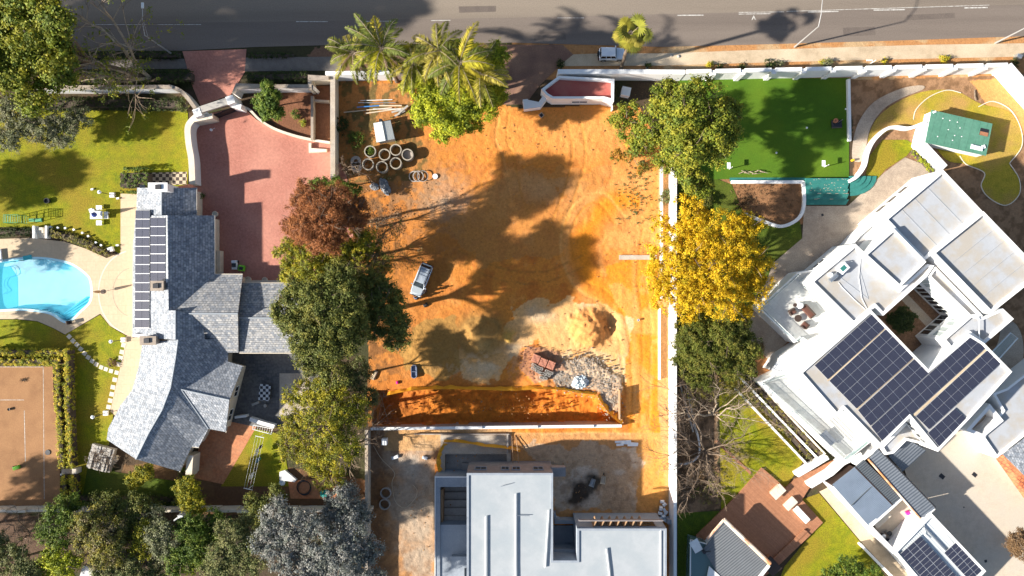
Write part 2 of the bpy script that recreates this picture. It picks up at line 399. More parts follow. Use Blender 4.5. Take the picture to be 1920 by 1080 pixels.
        for (x1, y1), (x2, y2) in zip(ar[:-1], ar[1:]):
            L2_ = (x2-x1)**2+(y2-y1)**2; t_ = np.clip(((ux-x1)*(x2-x1)+(uy-y1)*(y2-y1))/L2_, 0, 1); d_ = np.minimum(d_, np.hypot(ux-x1-t_*(x2-x1), uy-y1-t_*(y2-y1)))
        dm[bx_] = d_; setc(s*np.exp(-(dm/wd)**2)*am*sstep(.3, .6, f2+.1), cc_); z -= s*.06*np.exp(-(dm/wd)**2)
    # spoil heap
    d = np.hypot((px-1108)/52, (py-615)/46)
    hp = np.clip(1-d+(f2-.5)*.35+(f1-.5)*.4, 0, 1); z += 1.15*sstep(0, .95, hp)*s
    z -= .9*blob(px, py, 1142, 612, 13, 24)*1.0
    setc(s*sstep(0, .35, hp), (.62, .27, .08)); z += s*sstep(0, .3, hp)*(fbm(px, py, .12, 3, 96)-.5)*.55; setc(s*blob(qx, qy, 1125, 610, 14, 28)*.9, (.45, .2, .06))
    d = np.hypot((px-900)/42, (py-625)/38); hp = np.clip(1-d+(f2-.5)*.3+(f1-.5)*.3, 0, 1); z += 1.1*sstep(0, .8, hp)*s
    z -= .8*blob(px, py, 915, 640, 14, 12)
    d = np.hypot((px-800)/55, (py-655)/50); z += .5*sstep(0, 1, np.clip(1-d+(f2-.5)*.5, 0, 1))*s
    # broken concrete spread
    rub = inpoly(px+wx*.4, py+wy*.4, [(1062, 672), (1100, 668), (1165, 705), (1163, 770), (1125, 750), (1060, 720), (1020, 735), (1000, 705)])
    setc(rub*.85, (.50, .37, .25)); setc(rub*sstep(.5, .6, fbm(px, py, .25, 3, 90))*.7, (.28, .2, .14)); z += rub*(.1+fbm(px, py, .22, 3, 91)*.35)
    rb2 = inpoly(px+wx*.4, py+wy*.4, [(990, 650), (1045, 655), (1060, 690), (1000, 720), (975, 690)])
    setc(rb2*.8, (.34, .17, .10)); z += rb2*(fbm(px, py, .25, 3, 93)*.25)
    # excavated trench
    t = inpoly(px+wx*.15, py+wy*.15, TRENCH); t2 = inpoly(px+wx*.1, py+wy*.12, [(700, 738), (960, 733), (1108, 743), (1140, 772), (1155, 797), (700, 797)])
    setc(inpoly(qx, qy, [(700, 705), (960, 718), (1120, 728), (1165, 795), (700, 798)])*s*.85, (.48, .165, .03))
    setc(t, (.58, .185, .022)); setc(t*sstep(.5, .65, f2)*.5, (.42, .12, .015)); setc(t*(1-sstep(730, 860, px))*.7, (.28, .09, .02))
    z -= t*.9; z -= t2*.9; z += t*(f2-.5)*.5; z += t*(fbm(px, py, .2, 3, 95)-.5)*.22
    # courtyard beside the grey house, and the yard left of it
    yard = inpoly(px, py, [(962, 812), (1262, 812), (1262, 975), (962, 975)])
    setc(yard*.6, (.5, .29, .13)); inner = inpoly(qx, qy, [(985, 840), (1195, 835), (1205, 960), (1040, 965)])
    setc(inner*.9, (.47, .32, .2)); setc(inner*sstep(.47, .6, f1)*.9, (.56, .44, .33)); setc(inner*sstep(.55, .7, f2)*.5, (.3, .18, .1))
    setc(yard*np.clip(blob(qx, qy, 1088, 928, 24, 18, -20, 3)*1.5, 0, 1), (.07, .05, .035)); setc(yard*np.clip(blob(qx, qy, 1110, 912, 10, 18, 20, 3)*1.3, 0, 1), (.1, .08, .06))
    setc(yard*blob(qx, qy, 1225, 880, 26, 90)*.9, (.62, .27, .05))
    ly = inpoly(px, py, [(690, 805), (960, 805), (960, 870), (816, 870), (816, 1100), (690, 1100)])
    setc(ly, (.42, .2, .075)); setc(ly*sstep(.45, .6, f1)*.9, (.36, .26, .18)); setc(ly*sstep(.5, .65, f2)*.6, (.2, .1, .045))
    setc(ly*blob(qx, qy, 770, 885, 35, 30)*.9, (.46, .38, .3)); setc(ly*blob(qx, qy, 780, 985, 40, 60)*.8, (.4, .33, .25))
    setc(ly*(1-sstep(700, 745, qx))*.7, (.16, .08, .04)); setc(ly*(py < 845)*(px > 720)*.6, (.6, .36, .16))
    # near the shed and the rings
    nw = inpoly(sx, sy, [(632, 150), (760, 160), (800, 300), (800, 340), (640, 340)])
    setc(nw*.85, (.36, .16, .05)); setc(nw*sstep(.48, .6, f2)*.9, (.12, .09, .03)); setc(blob(qx, qy, 720, 300, 60, 30)*s*.6, (.45, .2, .05))
    # holes cut for the pool, the concrete pits
    def hole(poly, d): z[inpoly(px, py, poly)] = -d
    hole(smooth(POOL, 6), 2.2); hole([(828, 846), (954, 846), (954, 905), (828, 905)], 2.2); hole([(815, 896), (880, 896), (880, 992), (815, 992)], 2.2)
    # planter beds inside the walls, lower left garden
    setc(inpoly(px, py, [(465, 165), (618, 160), (618, 290), (520, 240)])*.9, (.2, .085, .045))
    bed = inpoly(px, py, [(350, 905), (500, 870), (690, 900), (690, 965), (350, 965)]); setc(bed*.9, (.16, .08, .04))
    setc(inpoly(sx, sy, [(230, 870), (400, 870), (400, 930), (220, 925)])*.9, (.17, .095, .045))
    setc(inpoly(sx, sy, [(-20, 965), (150, 965), (110, 1100), (-20, 1100)])*.8, (.12, .07, .045))
    z += (fbm(px, py, .12, 4, 70)-.5)*.10*s*(1-t)*1.6 + (f2-.5)*.05
    far = (np.abs(X) > 74.5) | (np.abs(Y) > 43.5); C[far] = (.06, .07, .025)
    tang = inpoly(sx, sy, [(1270, 700), (1345, 705), (1350, 955), (1270, 965)]); setc(tang, (.13, .08, .045)); setc(tang*sstep(.45, .6, f2), (.26, .16, .09))
    z = z-.03
    ny, nx = X.shape; idx = np.arange(nx*ny).reshape(ny, nx)
    F = np.stack([idx[:-1, :-1], idx[:-1, 1:], idx[1:, 1:], idx[1:, :-1]], -1).reshape(-1, 4)
    V = np.stack([X, Y, z], -1).reshape(-1, 3)
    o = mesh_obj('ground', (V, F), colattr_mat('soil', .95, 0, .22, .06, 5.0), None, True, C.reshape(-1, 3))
    props(o, 'orange and brown bare earth of the cleared plot and the gardens', 'ground', None, 'structure')
POOL = [(-40, 498), (0, 492), (45, 486), (90, 487), (130, 496), (158, 514), (168, 530), (168, 562), (150, 582), (125, 602), (95, 586), (50, 579), (0, 580), (-40, 582)]
build_ground()

# ---------------------------------------------------------------- materials of the setting
M('asphalt', (.215, .175, .14), (.18, .145, .115), .5, .9, .01, 12, (.245, .20, .155), .12, st=.05, fine=.15)
M('asphalt_dark', (.18, .145, .12), (.15, .12, .10), .5, .9, .01, 12, (.215, .175, .145), .12, st=.05, fine=.15)
M('asphalt_patch', (.15, .12, .10), (.125, .10, .085), .8, .9, .01, 12, fine=.15)
M('road_paint', (.62, .6, .55), (.3, .27, .24), 2.5, .7)
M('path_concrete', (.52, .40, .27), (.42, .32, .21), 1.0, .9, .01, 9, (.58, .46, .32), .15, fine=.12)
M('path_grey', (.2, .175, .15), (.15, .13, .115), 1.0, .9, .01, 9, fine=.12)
brickmat('red_pavers', (.49, .20, .145), (.41, .16, .115), (.30, .125, .09), .22, .11, R(45), .85, .008, .006, (.52, .235, .17), .25, .1)
brickmat('orange_tiles', (.52, .2, .09), (.45, .165, .075), (.3, .15, .09), .6, .6, R(28), .8, .008, .012, (.5, .24, .12), .5, .15)
brickmat('travertine', (.58, .45, .30), (.54, .415, .275), (.40, .30, .2), 1.2, 1.2, 0, .8, .004, .012, (.53, .41, .28), .35, .06)
M('lawn', (.27, .26, .006), (.165, .19, .005), 1.1, .95, .05, 7, (.27, .20, .015), .14, fine=.4)
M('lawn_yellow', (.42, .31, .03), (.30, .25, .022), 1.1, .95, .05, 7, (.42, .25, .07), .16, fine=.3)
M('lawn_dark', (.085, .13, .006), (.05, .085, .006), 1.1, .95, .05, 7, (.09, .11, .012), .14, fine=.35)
M('turf', (.068, .15, .006), (.058, .13, .006), .8, .9, .02, 9, (.09, .16, .006), .1, fine=.15)
M('entrance_earth', (.24, .13, .09), (.17, .095, .07), 1.2, .95, .02, 6, (.3, .17, .11), .3, fine=.2)
M('clay', (.33, .175, .08), (.26, .13, .06), .6, .95, .01, 8, (.37, .195, .09), .1, fine=.15)
M('white_plaster', (.82, .81, .79), (.78, .77, .75), .8, .8, .004, 10, fine=.04)
M('cream_plaster', (.70, .62, .50), (.62, .54, .43), .8, .85, .004, 10, fine=.06)
M('coping_brown', (.40, .33, .26), (.31, .25, .2), 1.2, .9, .01, 8, fine=.15)
M('raw_concrete', (.50, .43, .35), (.40, .34, .28), .9, .9, .01, 8, (.44, .35, .26), .3, fine=.15)
M('grey_render', (.30, .33, .37), (.25, .28, .32), .9, .9, .005, 8, fine=.08)
M('blockwork', (.40, .36, .32), (.33, .29, .26), 1.5, .95, .01, 8, fine=.15)
M('stone_paving', (.42, .33, .25), (.32, .25, .19), 1.3, .9, .01, 9, (.47, .38, .29), .18, fine=.22)
M('drive_paving', (.56, .47, .36), (.48, .40, .31), 1.2, .9, .005, 9, (.50, .44, .36), .12, fine=.08)
M('teal_paint', (.035, .19, .165), (.025, .15, .13), 1.2, .7, .003, 9, fine=.1)
brickmat('timber_deck', (.42, .19, .10), (.35, .155, .08), (.2, .09, .05), 3.5, .14, R(43), .7, .01, .01, None, .15, .1)
M('mulch', (.2, .11, .06), (.3, .17, .1), 2.5, .95, .05, 5, fine=.3)
M('orange_edge', (.55, .2, .07), (.62, .3, .14), 1.5, .7, .01, 5, (.75, .62, .5), .4)
plain('black_metal', (.03, .03, .035), .5, .3); plain('dark_bronze', (.07, .045, .035), .5, .3); plain('white_paint', (.8, .8, .78), .5); plain('steel', (.5, .52, .54), .35, .8)
plain('galvanised', (.46, .45, .44), .5, .5); plain('green_paint', (.05, .28, .12), .5); plain('wood', (.36, .22, .12), .8); plain('pale_wood', (.62, .5, .36), .8)
plain('plastic_blue', (.05, .22, .55), .4); plain('plastic_green', (.2, .6, .02), .4); plain('pink', (.8, .01, .25), .4); plain('rubber', (.02, .02, .02), .8)
plain('dark_glass', (.02, .025, .03), .08, 0, 1, 0, .8); plain('white_plastic', (.78, .8, .82), .4); plain('terracotta', (.45, .17, .08), .8)
plain('cushion_brown', (.12, .05, .035), .9); plain('grey_stone', (.4, .37, .33), .9); plain('teal_cloth', (.02, .33, .3), .8)

def checkmat(name, c1, c2, size, rot=0):
    m = bpy.data.materials.new(name); nt, b = nodes_of(m); N = nt.nodes; L = nt.links
    g = N.new('ShaderNodeNewGeometry'); mp = N.new('ShaderNodeMapping'); mp.inputs['Rotation'].default_value = (0, 0, rot)
    ck = N.new('ShaderNodeTexChecker'); ck.inputs['Scale'].default_value = 1/size; ck.inputs[1].default_value = (*c1, 1); ck.inputs[2].default_value = (*c2, 1)
    mp.inputs['Location'].default_value = (.01, .02, .37)
    L.new(g.outputs['Position'], mp.inputs['Vector']); L.new(mp.outputs[0], ck.inputs[0]); L.new(ck.outputs[0], b.inputs['Base Color']); b.inputs['Roughness'].default_value = .8
    MATS[name] = m; return m
checkmat('chess_paving', (.5, .4, .28), (.06, .04, .03), .46); checkmat('chess_cloth', (.6, .6, .6), (.03, .03, .04), .38)

def holed_sheet(name, outer, holes, z, mat, label, cat=None):
    from mathutils.geometry import tessellate_polygon
    loops = [[Vector((*P(x, y, z)[:2], 0)) for x, y in l] for l in [outer]+holes]
    tri = tessellate_polygon(loops); flat = [v for l in loops for v in l]
    mb = MB(); mb.v = [(v.x, v.y, z) for v in flat]
    for t in tri:
        a, b, c = (flat[i] for i in t); s = (b-a).cross(c-a).z
        mb.f.append(tuple(t) if s > 0 else tuple(t)[::-1])
    return props(mesh_obj(name, mb, mat), label, cat or name.replace('_', ' '), None, 'structure')

# ---------------------------------------------------------------- road, paths, paving, lawns
sheet('road', [(-400, -200), (2300, -230), (2300, 2), (1855, 10), (1440, 22), (960, 33), (480, 41), (-400, 50)], .012, 'asphalt', 'pale worn asphalt of the far lane along the top edge', 'road')
sheet('road', [(-400, 50), (480, 41), (960, 33), (1440, 22), (1855, 10), (2300, 2), (2300, 56), (1980, 66), (1680, 76), (1440, 83), (1240, 88), (1100, 84), (960, 80), (640, 84), (480, 88), (340, 95), (-400, 99)], .012, 'asphalt_dark', 'darker asphalt of the near lane beside the kerb verge', 'road')
for a in [(170, 46, 377, 46, 1, 'long thin centre line in the tree shade'), (555, 40.5, 615, 40.5, 1.3, 'faint dash level with the tall palm fronds'), (678, 40, 742, 39.5, 1.2, 'faint dash behind the palms'),
          (808, 38.5, 845, 38, 1.2, 'dash where the tree shade ends'), (1045, 33.5, 1095, 33.5, 1, 'worn dash above the parked white car'), (1270, 28.7, 1319, 28.4, 1.8, 'short dash just beyond the fan palm'),
          (1385, 23.2, 1470, 22.2, 1.1, 'upper bar of the first double dash'), (1385, 26.4, 1445, 25.6, 1.3, 'lower bar of the first double dash'), (1475, 21.4, 1855, 9.5, 1, 'thin continuous line under the palm shadow'),
          (1515, 22.5, 1572, 21.4, 1.8, 'dash inside the palm shadow'), (1638, 19, 1697, 18, 2, 'bright dash crossed by the lamp shadow'), (1808, 14.8, 1852, 14, 2, 'bright short dash near the far right of the road')]:
    x0, y0, x1, y1, w, lb = a
    sheet('road_marking', [(x0, y0-w/2), (x1, y1-w/2), (x1, y1+w/2), (x0, y0+w/2)], .017, 'road_paint', 'white painted road marking, '+lb, 'road marking')
sheet('road_marking', [(1409, 38), (1413, 28), (1418, 38), (1414.5, 36), (1413.5, 32), (1411.5, 36)], .017, 'road_paint', 'small worn white arrow painted on the near lane', 'road marking')
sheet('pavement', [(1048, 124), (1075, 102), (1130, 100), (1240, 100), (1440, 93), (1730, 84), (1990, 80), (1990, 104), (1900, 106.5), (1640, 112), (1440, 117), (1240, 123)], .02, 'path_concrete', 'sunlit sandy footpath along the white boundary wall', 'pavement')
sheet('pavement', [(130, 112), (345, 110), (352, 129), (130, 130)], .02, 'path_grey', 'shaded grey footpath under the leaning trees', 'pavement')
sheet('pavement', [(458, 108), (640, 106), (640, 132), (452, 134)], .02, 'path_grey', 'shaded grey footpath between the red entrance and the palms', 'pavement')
sheet('driveway', [(930, 84), (1055, 84), (1075, 102), (1045, 128), (1012, 160), (985, 196), (945, 196), (935, 150), (925, 110)], .012, 'entrance_earth', 'shaded earth and asphalt entrance between palms and guard house', 'driveway')
sheet('driveway', [(342, 96), (462, 92), (459, 135), (445, 158), (432, 178), (376, 198), (362, 165)], .024, 'red_pavers', 'shaded red brick entrance outside the gate', 'driveway')
sheet('forecourt', [(366, 247), (380, 215), (455, 200), (480, 224), (506, 240), (542, 254), (582, 263), (617, 268), (650, 330), (665, 420), (650, 535), (330, 535), (330, 350), (356, 345), (358, 300)], .03, 'red_pavers', 'large red brick paved forecourt beside the slate roofed house', 'forecourt')
sheet('lawn', [(-120, 200), (60, 206), (352, 208), (355, 300), (350, 362), (258, 366), (228, 366), (228, 477), (214, 470), (195, 464), (165, 447), (130, 436), (88, 427), (-120, 424)], .018, 'lawn', 'bright yellow green lawn with the climbing frame, north of the pool')
sheet('lawn', [(-120, 601), (0, 600), (30, 599), (70, 603), (100, 616), (121, 628), (188, 590), (206, 612), (238, 631), (240, 660), (230, 710), (212, 780), (204, 835), (170, 840), (150, 960), (134, 960), (134, 655), (-120, 655)], .018, 'lawn', 'green lawn crossed by the curved stepping stones', smooth_n=0)
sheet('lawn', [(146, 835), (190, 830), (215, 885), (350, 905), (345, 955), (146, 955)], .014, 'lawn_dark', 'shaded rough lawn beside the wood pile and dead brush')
sheet('lawn', [(414, 912), (478, 804), (528, 815), (545, 912)], .014, 'lawn', 'small lawn under the washing line')
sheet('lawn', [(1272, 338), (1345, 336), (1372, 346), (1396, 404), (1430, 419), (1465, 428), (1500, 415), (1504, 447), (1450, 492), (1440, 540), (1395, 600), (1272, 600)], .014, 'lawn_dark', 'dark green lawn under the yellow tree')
sheet('lawn', [(1348, 706), (1380, 700), (1398, 708), (1508, 862), (1496, 880), (1473, 915), (1430, 878), (1383, 928), (1352, 958)], .014, 'lawn', 'lawn beneath the bare branching tree')
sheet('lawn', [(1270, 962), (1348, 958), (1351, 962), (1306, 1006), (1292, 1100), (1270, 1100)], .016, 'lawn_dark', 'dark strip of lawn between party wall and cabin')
sheet('lawn', [(1504, 936), (1543, 980), (1520, 1003), (1471, 1062), (1440, 1140), (1700, 1140), (1618, 1022), (1536, 925)], .014, 'lawn', 'bright lawn between the timber deck and the outbuildings')
sheet('lawn', smooth([(1628, 268), (1640, 228), (1675, 196), (1730, 172), (1790, 170), (1838, 194), (1890, 208), (1914, 240), (1916, 275), (1893, 306), (1911, 335), (1911, 365), (1886, 385), (1854, 370), (1840, 348), (1846, 324), (1812, 308), (1775, 300), (1745, 262), (1730, 236), (1690, 240), (1660, 250)], 5), .014, 'lawn_yellow', 'sun scorched rounded lawn around the green roofed shed')
sheet('lawn', [(1622, 332), (1632, 290), (1655, 262), (1700, 262), (1716, 272), (1700, 292), (1660, 318), (1640, 342)], .014, 'lawn', 'triangular lawn patch inside the white curved wall')
sheet('path', smooth([(1599, 300), (1600, 262), (1612, 225), (1640, 190), (1690, 166), (1728, 160), (1730, 168), (1690, 184), (1655, 206), (1632, 240), (1624, 275), (1620, 300)], 4), .024, 'stone_paving', 'curved crazy paved path beside the mulched bed')
sheet('artificial_turf', [(1272, 148), (1592, 146), (1592, 333), (1272, 337)], .022, 'turf', 'deep green artificial turf court shaded by the pine', 'turf court')
sheet('garden_paving', [(1508, 386), (1590, 386), (1640, 340), (1660, 322), (1697, 295), (1750, 315), (1790, 340), (1700, 450), (1600, 500), (1520, 600), (1560, 700), (1478, 640), (1440, 674), (1395, 625), (1420, 570), (1450, 493), (1504, 447)], .022, 'stone_paving', 'grey brown paving between the lawn and the white house', 'paving')
sheet('driveway', [(1690, 860), (1760, 780), (1960, 740), (2100, 900), (2100, 1200), (1870, 1200), (1720, 960)], .02, 'drive_paving', 'wide pale paved yard east of the outbuildings')
sheet('driveway', smooth([(1850, 690), (1872, 640), (1880, 600), (1905, 608), (1918, 640), (1916, 680), (1890, 710), (1870, 720)], 4), .02, 'stone_paving', 'small curved grey paved apron behind the white house')
sheet('tennis_court', [(-120, 687), (99, 687), (101, 760), (108, 790), (112, 870), (113, 955), (-120, 955)], .02, 'clay', 'brown clay tennis court inside the double hedge', 'tennis court')
for pts, lb in [([(80.6, 688), (81.4, 688), (83.4, 936), (82.6, 936)], 'side line'), ([(-60, 687.6), (81, 687.6), (81, 688.4), (-60, 688.4)], 'base line'), ([(45, 770), (46, 770), (48, 865), (47, 865)], 'centre service line'), ([(-60, 749.5), (45, 749.5), (45, 750.3), (-60, 750.3)], 'faint service line')]:
    sheet('court_line', pts, .026, 'road_paint', 'thin white '+lb+' of the clay tennis court', 'court line')
DECK = [(-120, 446), (0, 448), (60, 446), (120, 453), (160, 466), (200, 484), (214, 478), (226, 476), (226, 363), (258, 364), (262, 640), (236, 628), (206, 611), (188, 588), (122, 627), (100, 615), (70, 602), (30, 598), (-120, 599)]
holed_sheet('pool_deck', DECK, [smooth(POOL, 6)], .03, 'travertine', 'cream stone terrace and surround of the swimming pool', 'terrace')
sheet('terrace', [(237, 630), (285, 630), (290, 700), (262, 760), (230, 790), (207, 772), (213, 740), (222, 705), (231, 662)], .026, 'travertine', 'narrow cream stone terrace curving beside the slate roof')
sheet('path', [(272, 324), (350, 322), (350, 346), (272, 348)], .03, 'chess_paving', 'chequered dark and cream paving by the north chimney')
sheet('patio', [(362, 896), (372, 842), (395, 790), (400, 760), (480, 760), (487, 790), (418, 908)], .028, 'orange_tiles', 'orange tiled patio south of the slate roofed house', 'patio')
brickmat('slate_paving', (.13, .125, .12), (.085, .085, .09), (.05, .05, .05), .6, .45, 0, .7, .01, .01, (.17, .16, .15), .3, .25)
sheet('patio', [(400, 650), (600, 650), (600, 760), (545, 800), (476, 800), (430, 790)], .032, 'slate_paving', 'shaded dark slate patio with the chess table', 'patio')
sheet('patio', [(524, 700), (580, 700), (580, 800), (524, 780)], .038, 'raw_concrete', 'pale corner of the slate patio, sunlight painted into its colour', 'patio')  # sunlit part of the slate floor, its light put into a paler colour
sheet('patio', [(540, 902), (545, 935), (640, 935), (635, 895)], .02, 'orange_tiles', 'small orange tiled corner with the coiled hose', 'patio')
# patched asphalt, drain covers
for q in [[(1580, 52), (1640, 50), (1642, 66), (1582, 68)], [(1000, 60), (1060, 59), (1061, 74), (1001, 76)], [(1700, 28), (1790, 24), (1791, 34), (1701, 38)], [(860, 12), (930, 11), (930, 22), (861, 24)]]:
    sheet('road_patch', q, .0145, 'asphalt_patch', 'slightly darker patch of tar in the road, '+{1580: 'right of the middle lamp', 1000: 'above the shaded entrance', 1700: 'toward the last lamp', 860: 'behind the palms'}[q[0][0]], 'road patch')
# the timber deck
mb = MB(); mb.prism([P(x, y, .3) for x, y in [(1429, 877), (1473, 915), (1492, 898), (1556, 866), (1600, 850), (1625, 850), (1517, 916), (1504, 937), (1543, 980), (1520, 1003), (1508, 994), (1465, 1055), (1400, 1110), (1290, 1110), (1306, 1004), (1351, 960), (1383, 928)]], -.1, .3)
props(mesh_obj('timber_deck', mb, 'timber_deck'), 'broad reddish brown timber deck beside the small cabin', 'deck', None, 'structure')
mb = MB(); mb.prism([P(x, y, .45) for x, y in [(1508, 993), (1520, 1003), (1450, 1070), (1437, 1060)]], .3, .45); mb.prism([P(x, y, .6) for x, y in [(1508, 993), (1514, 997), (1443, 1064), (1437, 1060)]], .452, .6)
props(mesh_obj('deck_steps', mb, 'timber_deck'), 'two brown timber steps along the south edge of the deck', 'steps')
# narrow edging kerb between lawn and soil bed by the bare tree
def kerb(label, pts, w=.12, h=.12, mat='cream_plaster', n=0, cat='kerb', name='kerb'):
    return wall(name, label, pts, h, w, mat, cat, -.1, smooth_n=n)
kerb('straight brick edging below the bare tree', [(1342, 826), (1408, 888)], .35, .08, 'timber_deck')
kerb('thin curved edging inside the scorched lawn', [(1713, 224), (1718, 205), (1742, 182), (1775, 169), (1802, 174)], .1, .06, 'cream_plaster', 6)
kerb('thin edging ring round the far lobe of the scorched lawn', [(1835, 200), (1862, 190), (1895, 206), (1914, 240), (1916, 275), (1893, 306)], .1, .06, 'cream_plaster', 6)
kerb('thin edging round the small lower lobe of the lawn', [(1893, 306), (1911, 335), (1911, 365), (1886, 385), (1854, 370), (1840, 348), (1846, 324), (1812, 308), (1800, 292)], .1, .06, 'cream_plaster', 6)
kerb('pale kerb enclosing the brown mulched bed below the turf', [(1372, 341), (1506, 341)]+smooth([(1507, 342), (1508, 385), (1497, 410), (1468, 424), (1440, 418), (1395, 400)], 5, False), .42, .35, 'white_plaster')
kerb('white grey edge wall on the east side of the turf court', [(1592, 148), (1594, 264)], .38, .5, 'white_plaster')
sheet('turf_edge', [(1368, 333), (1510, 333), (1510, 340), (1368, 340)], .04, 'teal_paint', 'narrow teal painted strip along the turf', 'painted strip')
# teal steps
mb = MB()
for i in range(5):
    y0 = 334+i*10; k = .6-.11*i
    mb.prism([P(x, y, k) for x, y in [(1511, y0), (1592, y0), (1590-i, y0+10), (1511, y0+10)]], 0, k)
t = thing('garden_steps', 'teal painted steps with peeling patches below the turf court', 'steps', tuple(P(1550, 360, 0)))
mesh_obj('step_flight', mb, 'teal_paint', t)
mb = MB()
for i in range(4):
    a = [(1594, 330)]; r = 50-i*10
    arc = [(1594+r*math.cos(R(q)), 330+r*.75*math.sin(R(q))) for q in range(0, 91, 15)]
    mb.prism([P(x, y, .15+.11*i) for x, y in a+arc], 0, .15+.11*i)
mesh_obj('fan_step_flight', mb, 'teal_paint', t)
rr = random.Random(5)
mb = MB()
for i in range(70):
    x = rr.uniform(1515, 1586); y = rr.choice([335, 337, 343, 346, 352, 356, 363, 372])+rr.uniform(-1, 1)
    i5 = min(4, max(0, int((y-334)//10))); zz = .606-.11*i5; 
    w = rr.uniform(.5, 2.8) if y < 360 else rr.uniform(2, 8); h_ = rr.uniform(.5, 1.6)
    if int((y-334)//10) != int((y+h_-334)//10): continue
    mb.face([P(x, y, zz), P(x, y+h_, zz), P(x+w, y+h_*.8, zz), P(x+w*.8, y, zz)])
mesh_obj('worn_paint_patches', mb, 'raw_concrete', t)

# ---------------------------------------------------------------- swimming pool
m = bpy.data.materials.new('pool_water'); nt, b = nodes_of(m)
b.inputs['Base Color'].default_value = (.10, .66, .88, 1); b.inputs['Roughness'].default_value = .08; b.inputs['Alpha'].default_value = .36
nz = nt.nodes.new('ShaderNodeTexNoise'); nz.inputs['Scale'].default_value = 1.2; bp = nt.nodes.new('ShaderNodeBump'); bp.inputs['Distance'].default_value = .01
nt.links.new(nz.outputs[0], bp.inputs['Height']); nt.links.new(bp.outputs[0], b.inputs['Normal']); MATS['pool_water'] = m
M('pool_blue', (.55, .84, .91), (.50, .81, .89), .6, .6); M('pool_deep', (.06, .50, .66), (.05, .44, .60), .6, .6)
pw = [tuple(P(x, y)[:2]) for x, y in smooth(POOL, 6)]; pw = ccw(pw)
t = thing('swimming_pool', 'bright blue free form swimming pool with corner steps', 'pool', (*pw[0][:2], -1.6))
mb = MB(); k = len(pw); mb.v = [(x, y, -1.3) for x, y in pw]+[(x, y, .035) for x, y in pw]+[(p.x, p.y, .035) for p in offset_poly(pw, -.3)]
for i in range(k):
    j = (i+1) % k; mb.f += [(i, j, k+j, k+i), (k+i, k+j, 2*k+j, 2*k+i)]
mesh_obj('pool_wall', MB().__class__() if False else mb, 'pool_blue', t)
mb = MB(); mb.face([(x, y, -1.3) for x, y in pw]); mesh_obj('pool_floor', mb, 'pool_blue', t)
mb = MB(); mb.face([P(x, y, -1.28) for x, y in [(-60, 500), (20, 500), (33, 520), (34, 575), (30, 579), (-60, 579)][::-1]]); mesh_obj('deep_end_floor', mb, 'pool_deep', t)
mb = MB(); mb.face([(x, y, -.1) for x, y in pw]); w_ = mesh_obj('pool_water', mb, 'pool_water', t)
mb = MB()
for i in range(4):
    a, b_ = (112+i*3.2, 590+i*2.2), (160+i*2.0, 556+i*5.5)
    mb.prism([P(*p, 0) for p in [a, b_, (b_[0]+2, b_[1]+2), (a[0]+2, a[1]+2)]], -.95, -.35+.06*i)
mesh_obj('step', mb, 'pool_deep', t)
mb = MB(); mb.tube([tuple(P(x, y, -1.1)) for x, y in smooth([(2, 502), (25, 500), (30, 515), (12, 522), (8, 535), (15, 545), (5, 552)], 6, False)], .03, 5)
props(mesh_obj('pool_hose', mb, 'plastic_blue'), 'blue cleaning hose lying in the deep end of the pool', 'hose')
mb = MB(); mb.box(*P(52, 483)[:2], 1.2, .6, .05, .1, R(12), .02)
props(mesh_obj('skimmer_lid', mb, plain('skimmer_teal', (.03, .45, .5), .5)), 'turquoise skimmer board at the top edge of the pool', 'pool fitting')
# arcs in the terrace paving
for i, (r, lb) in enumerate([(58, 'outer'), (34, 'inner')]):
    pts = [(250-r*math.cos(R(q))*1.12, 548+r*1.35*math.sin(R(q))) for q in range(-78, 79, 8)]
    mb = wall_mb(MB(), [P(x, y) for x, y in pts], .031, .036, .16 if r > 50 else .07)
    props(mesh_obj('paving_arc', mb, 'coping_brown' if r < 50 else 'cream_plaster'), f'{lb} curved joint line in the round terrace by the pool', 'paving joint', None, 'structure')

# ---------------------------------------------------------------- walls
wall('boundary_wall', 'white roadside wall with brown coping left of the gate', [(60, 164), (200, 164), (322, 163)], 2.2, .45, 'white_plaster', cap='coping_brown')
wall('boundary_wall', 'curved brown topped wall sweeping down to the gate', [(322, 163), (338, 170), (352, 184), (366, 203)], 2.0, .4, 'cream_plaster', smooth_n=5, cap='coping_brown')
wall('boundary_wall', 'roadside wall with brown coping above the planting bed', [(438, 176), (444, 162), (500, 162), (584, 162), (590, 166)], 2.2, .4, 'white_plaster', cap='coping_brown')
wall('meter_niche', 'stepped wall niche with brown coping beside the palms', [(581, 168), (581, 146), (616, 146)], 2.3, .4, 'cream_plaster', cap='coping_brown')
wall('boundary_wall', 'white wall behind the palm trees', [(610, 137), (700, 136), (762, 135)], 2.8, .5, 'white_plaster', cap=None)
wall('boundary_wall', 'long grey topped wall between the forecourt and the cleared plot', [(624, 140), (624, 335)], 2.0, .55, 'cream_plaster', cap='raw_concrete')
wall('garden_wall', 'white wall curving from the gate down the west side of the forecourt', [(374, 214), (358, 228), (352, 242), (354, 270), (359, 300), (361, 345)], 1.9, .7, 'white_plaster', smooth_n=4, cap='cream_plaster')
wall('retaining_wall', 'low curved cream wall between the planting bed and forecourt', [(452, 198), (468, 206), (486, 224), (512, 240), (548, 253), (586, 262), (618, 267)], .5, .3, 'cream_plaster', smooth_n=4)
wall('garden_wall', 'thin brown wall dividing the two planting beds', [(585, 180), (585, 262)], 1.0, .35, 'coping_brown')
wall('garden_wall', 'short cross wall inside the narrow planting bed', [(585, 188), (617, 190)], .7, .3, 'coping_brown')
wall('garden_wall', 'low cream wall closing the south side of the forecourt', [(402, 527), (560, 528)], .8, .3, 'cream_plaster')
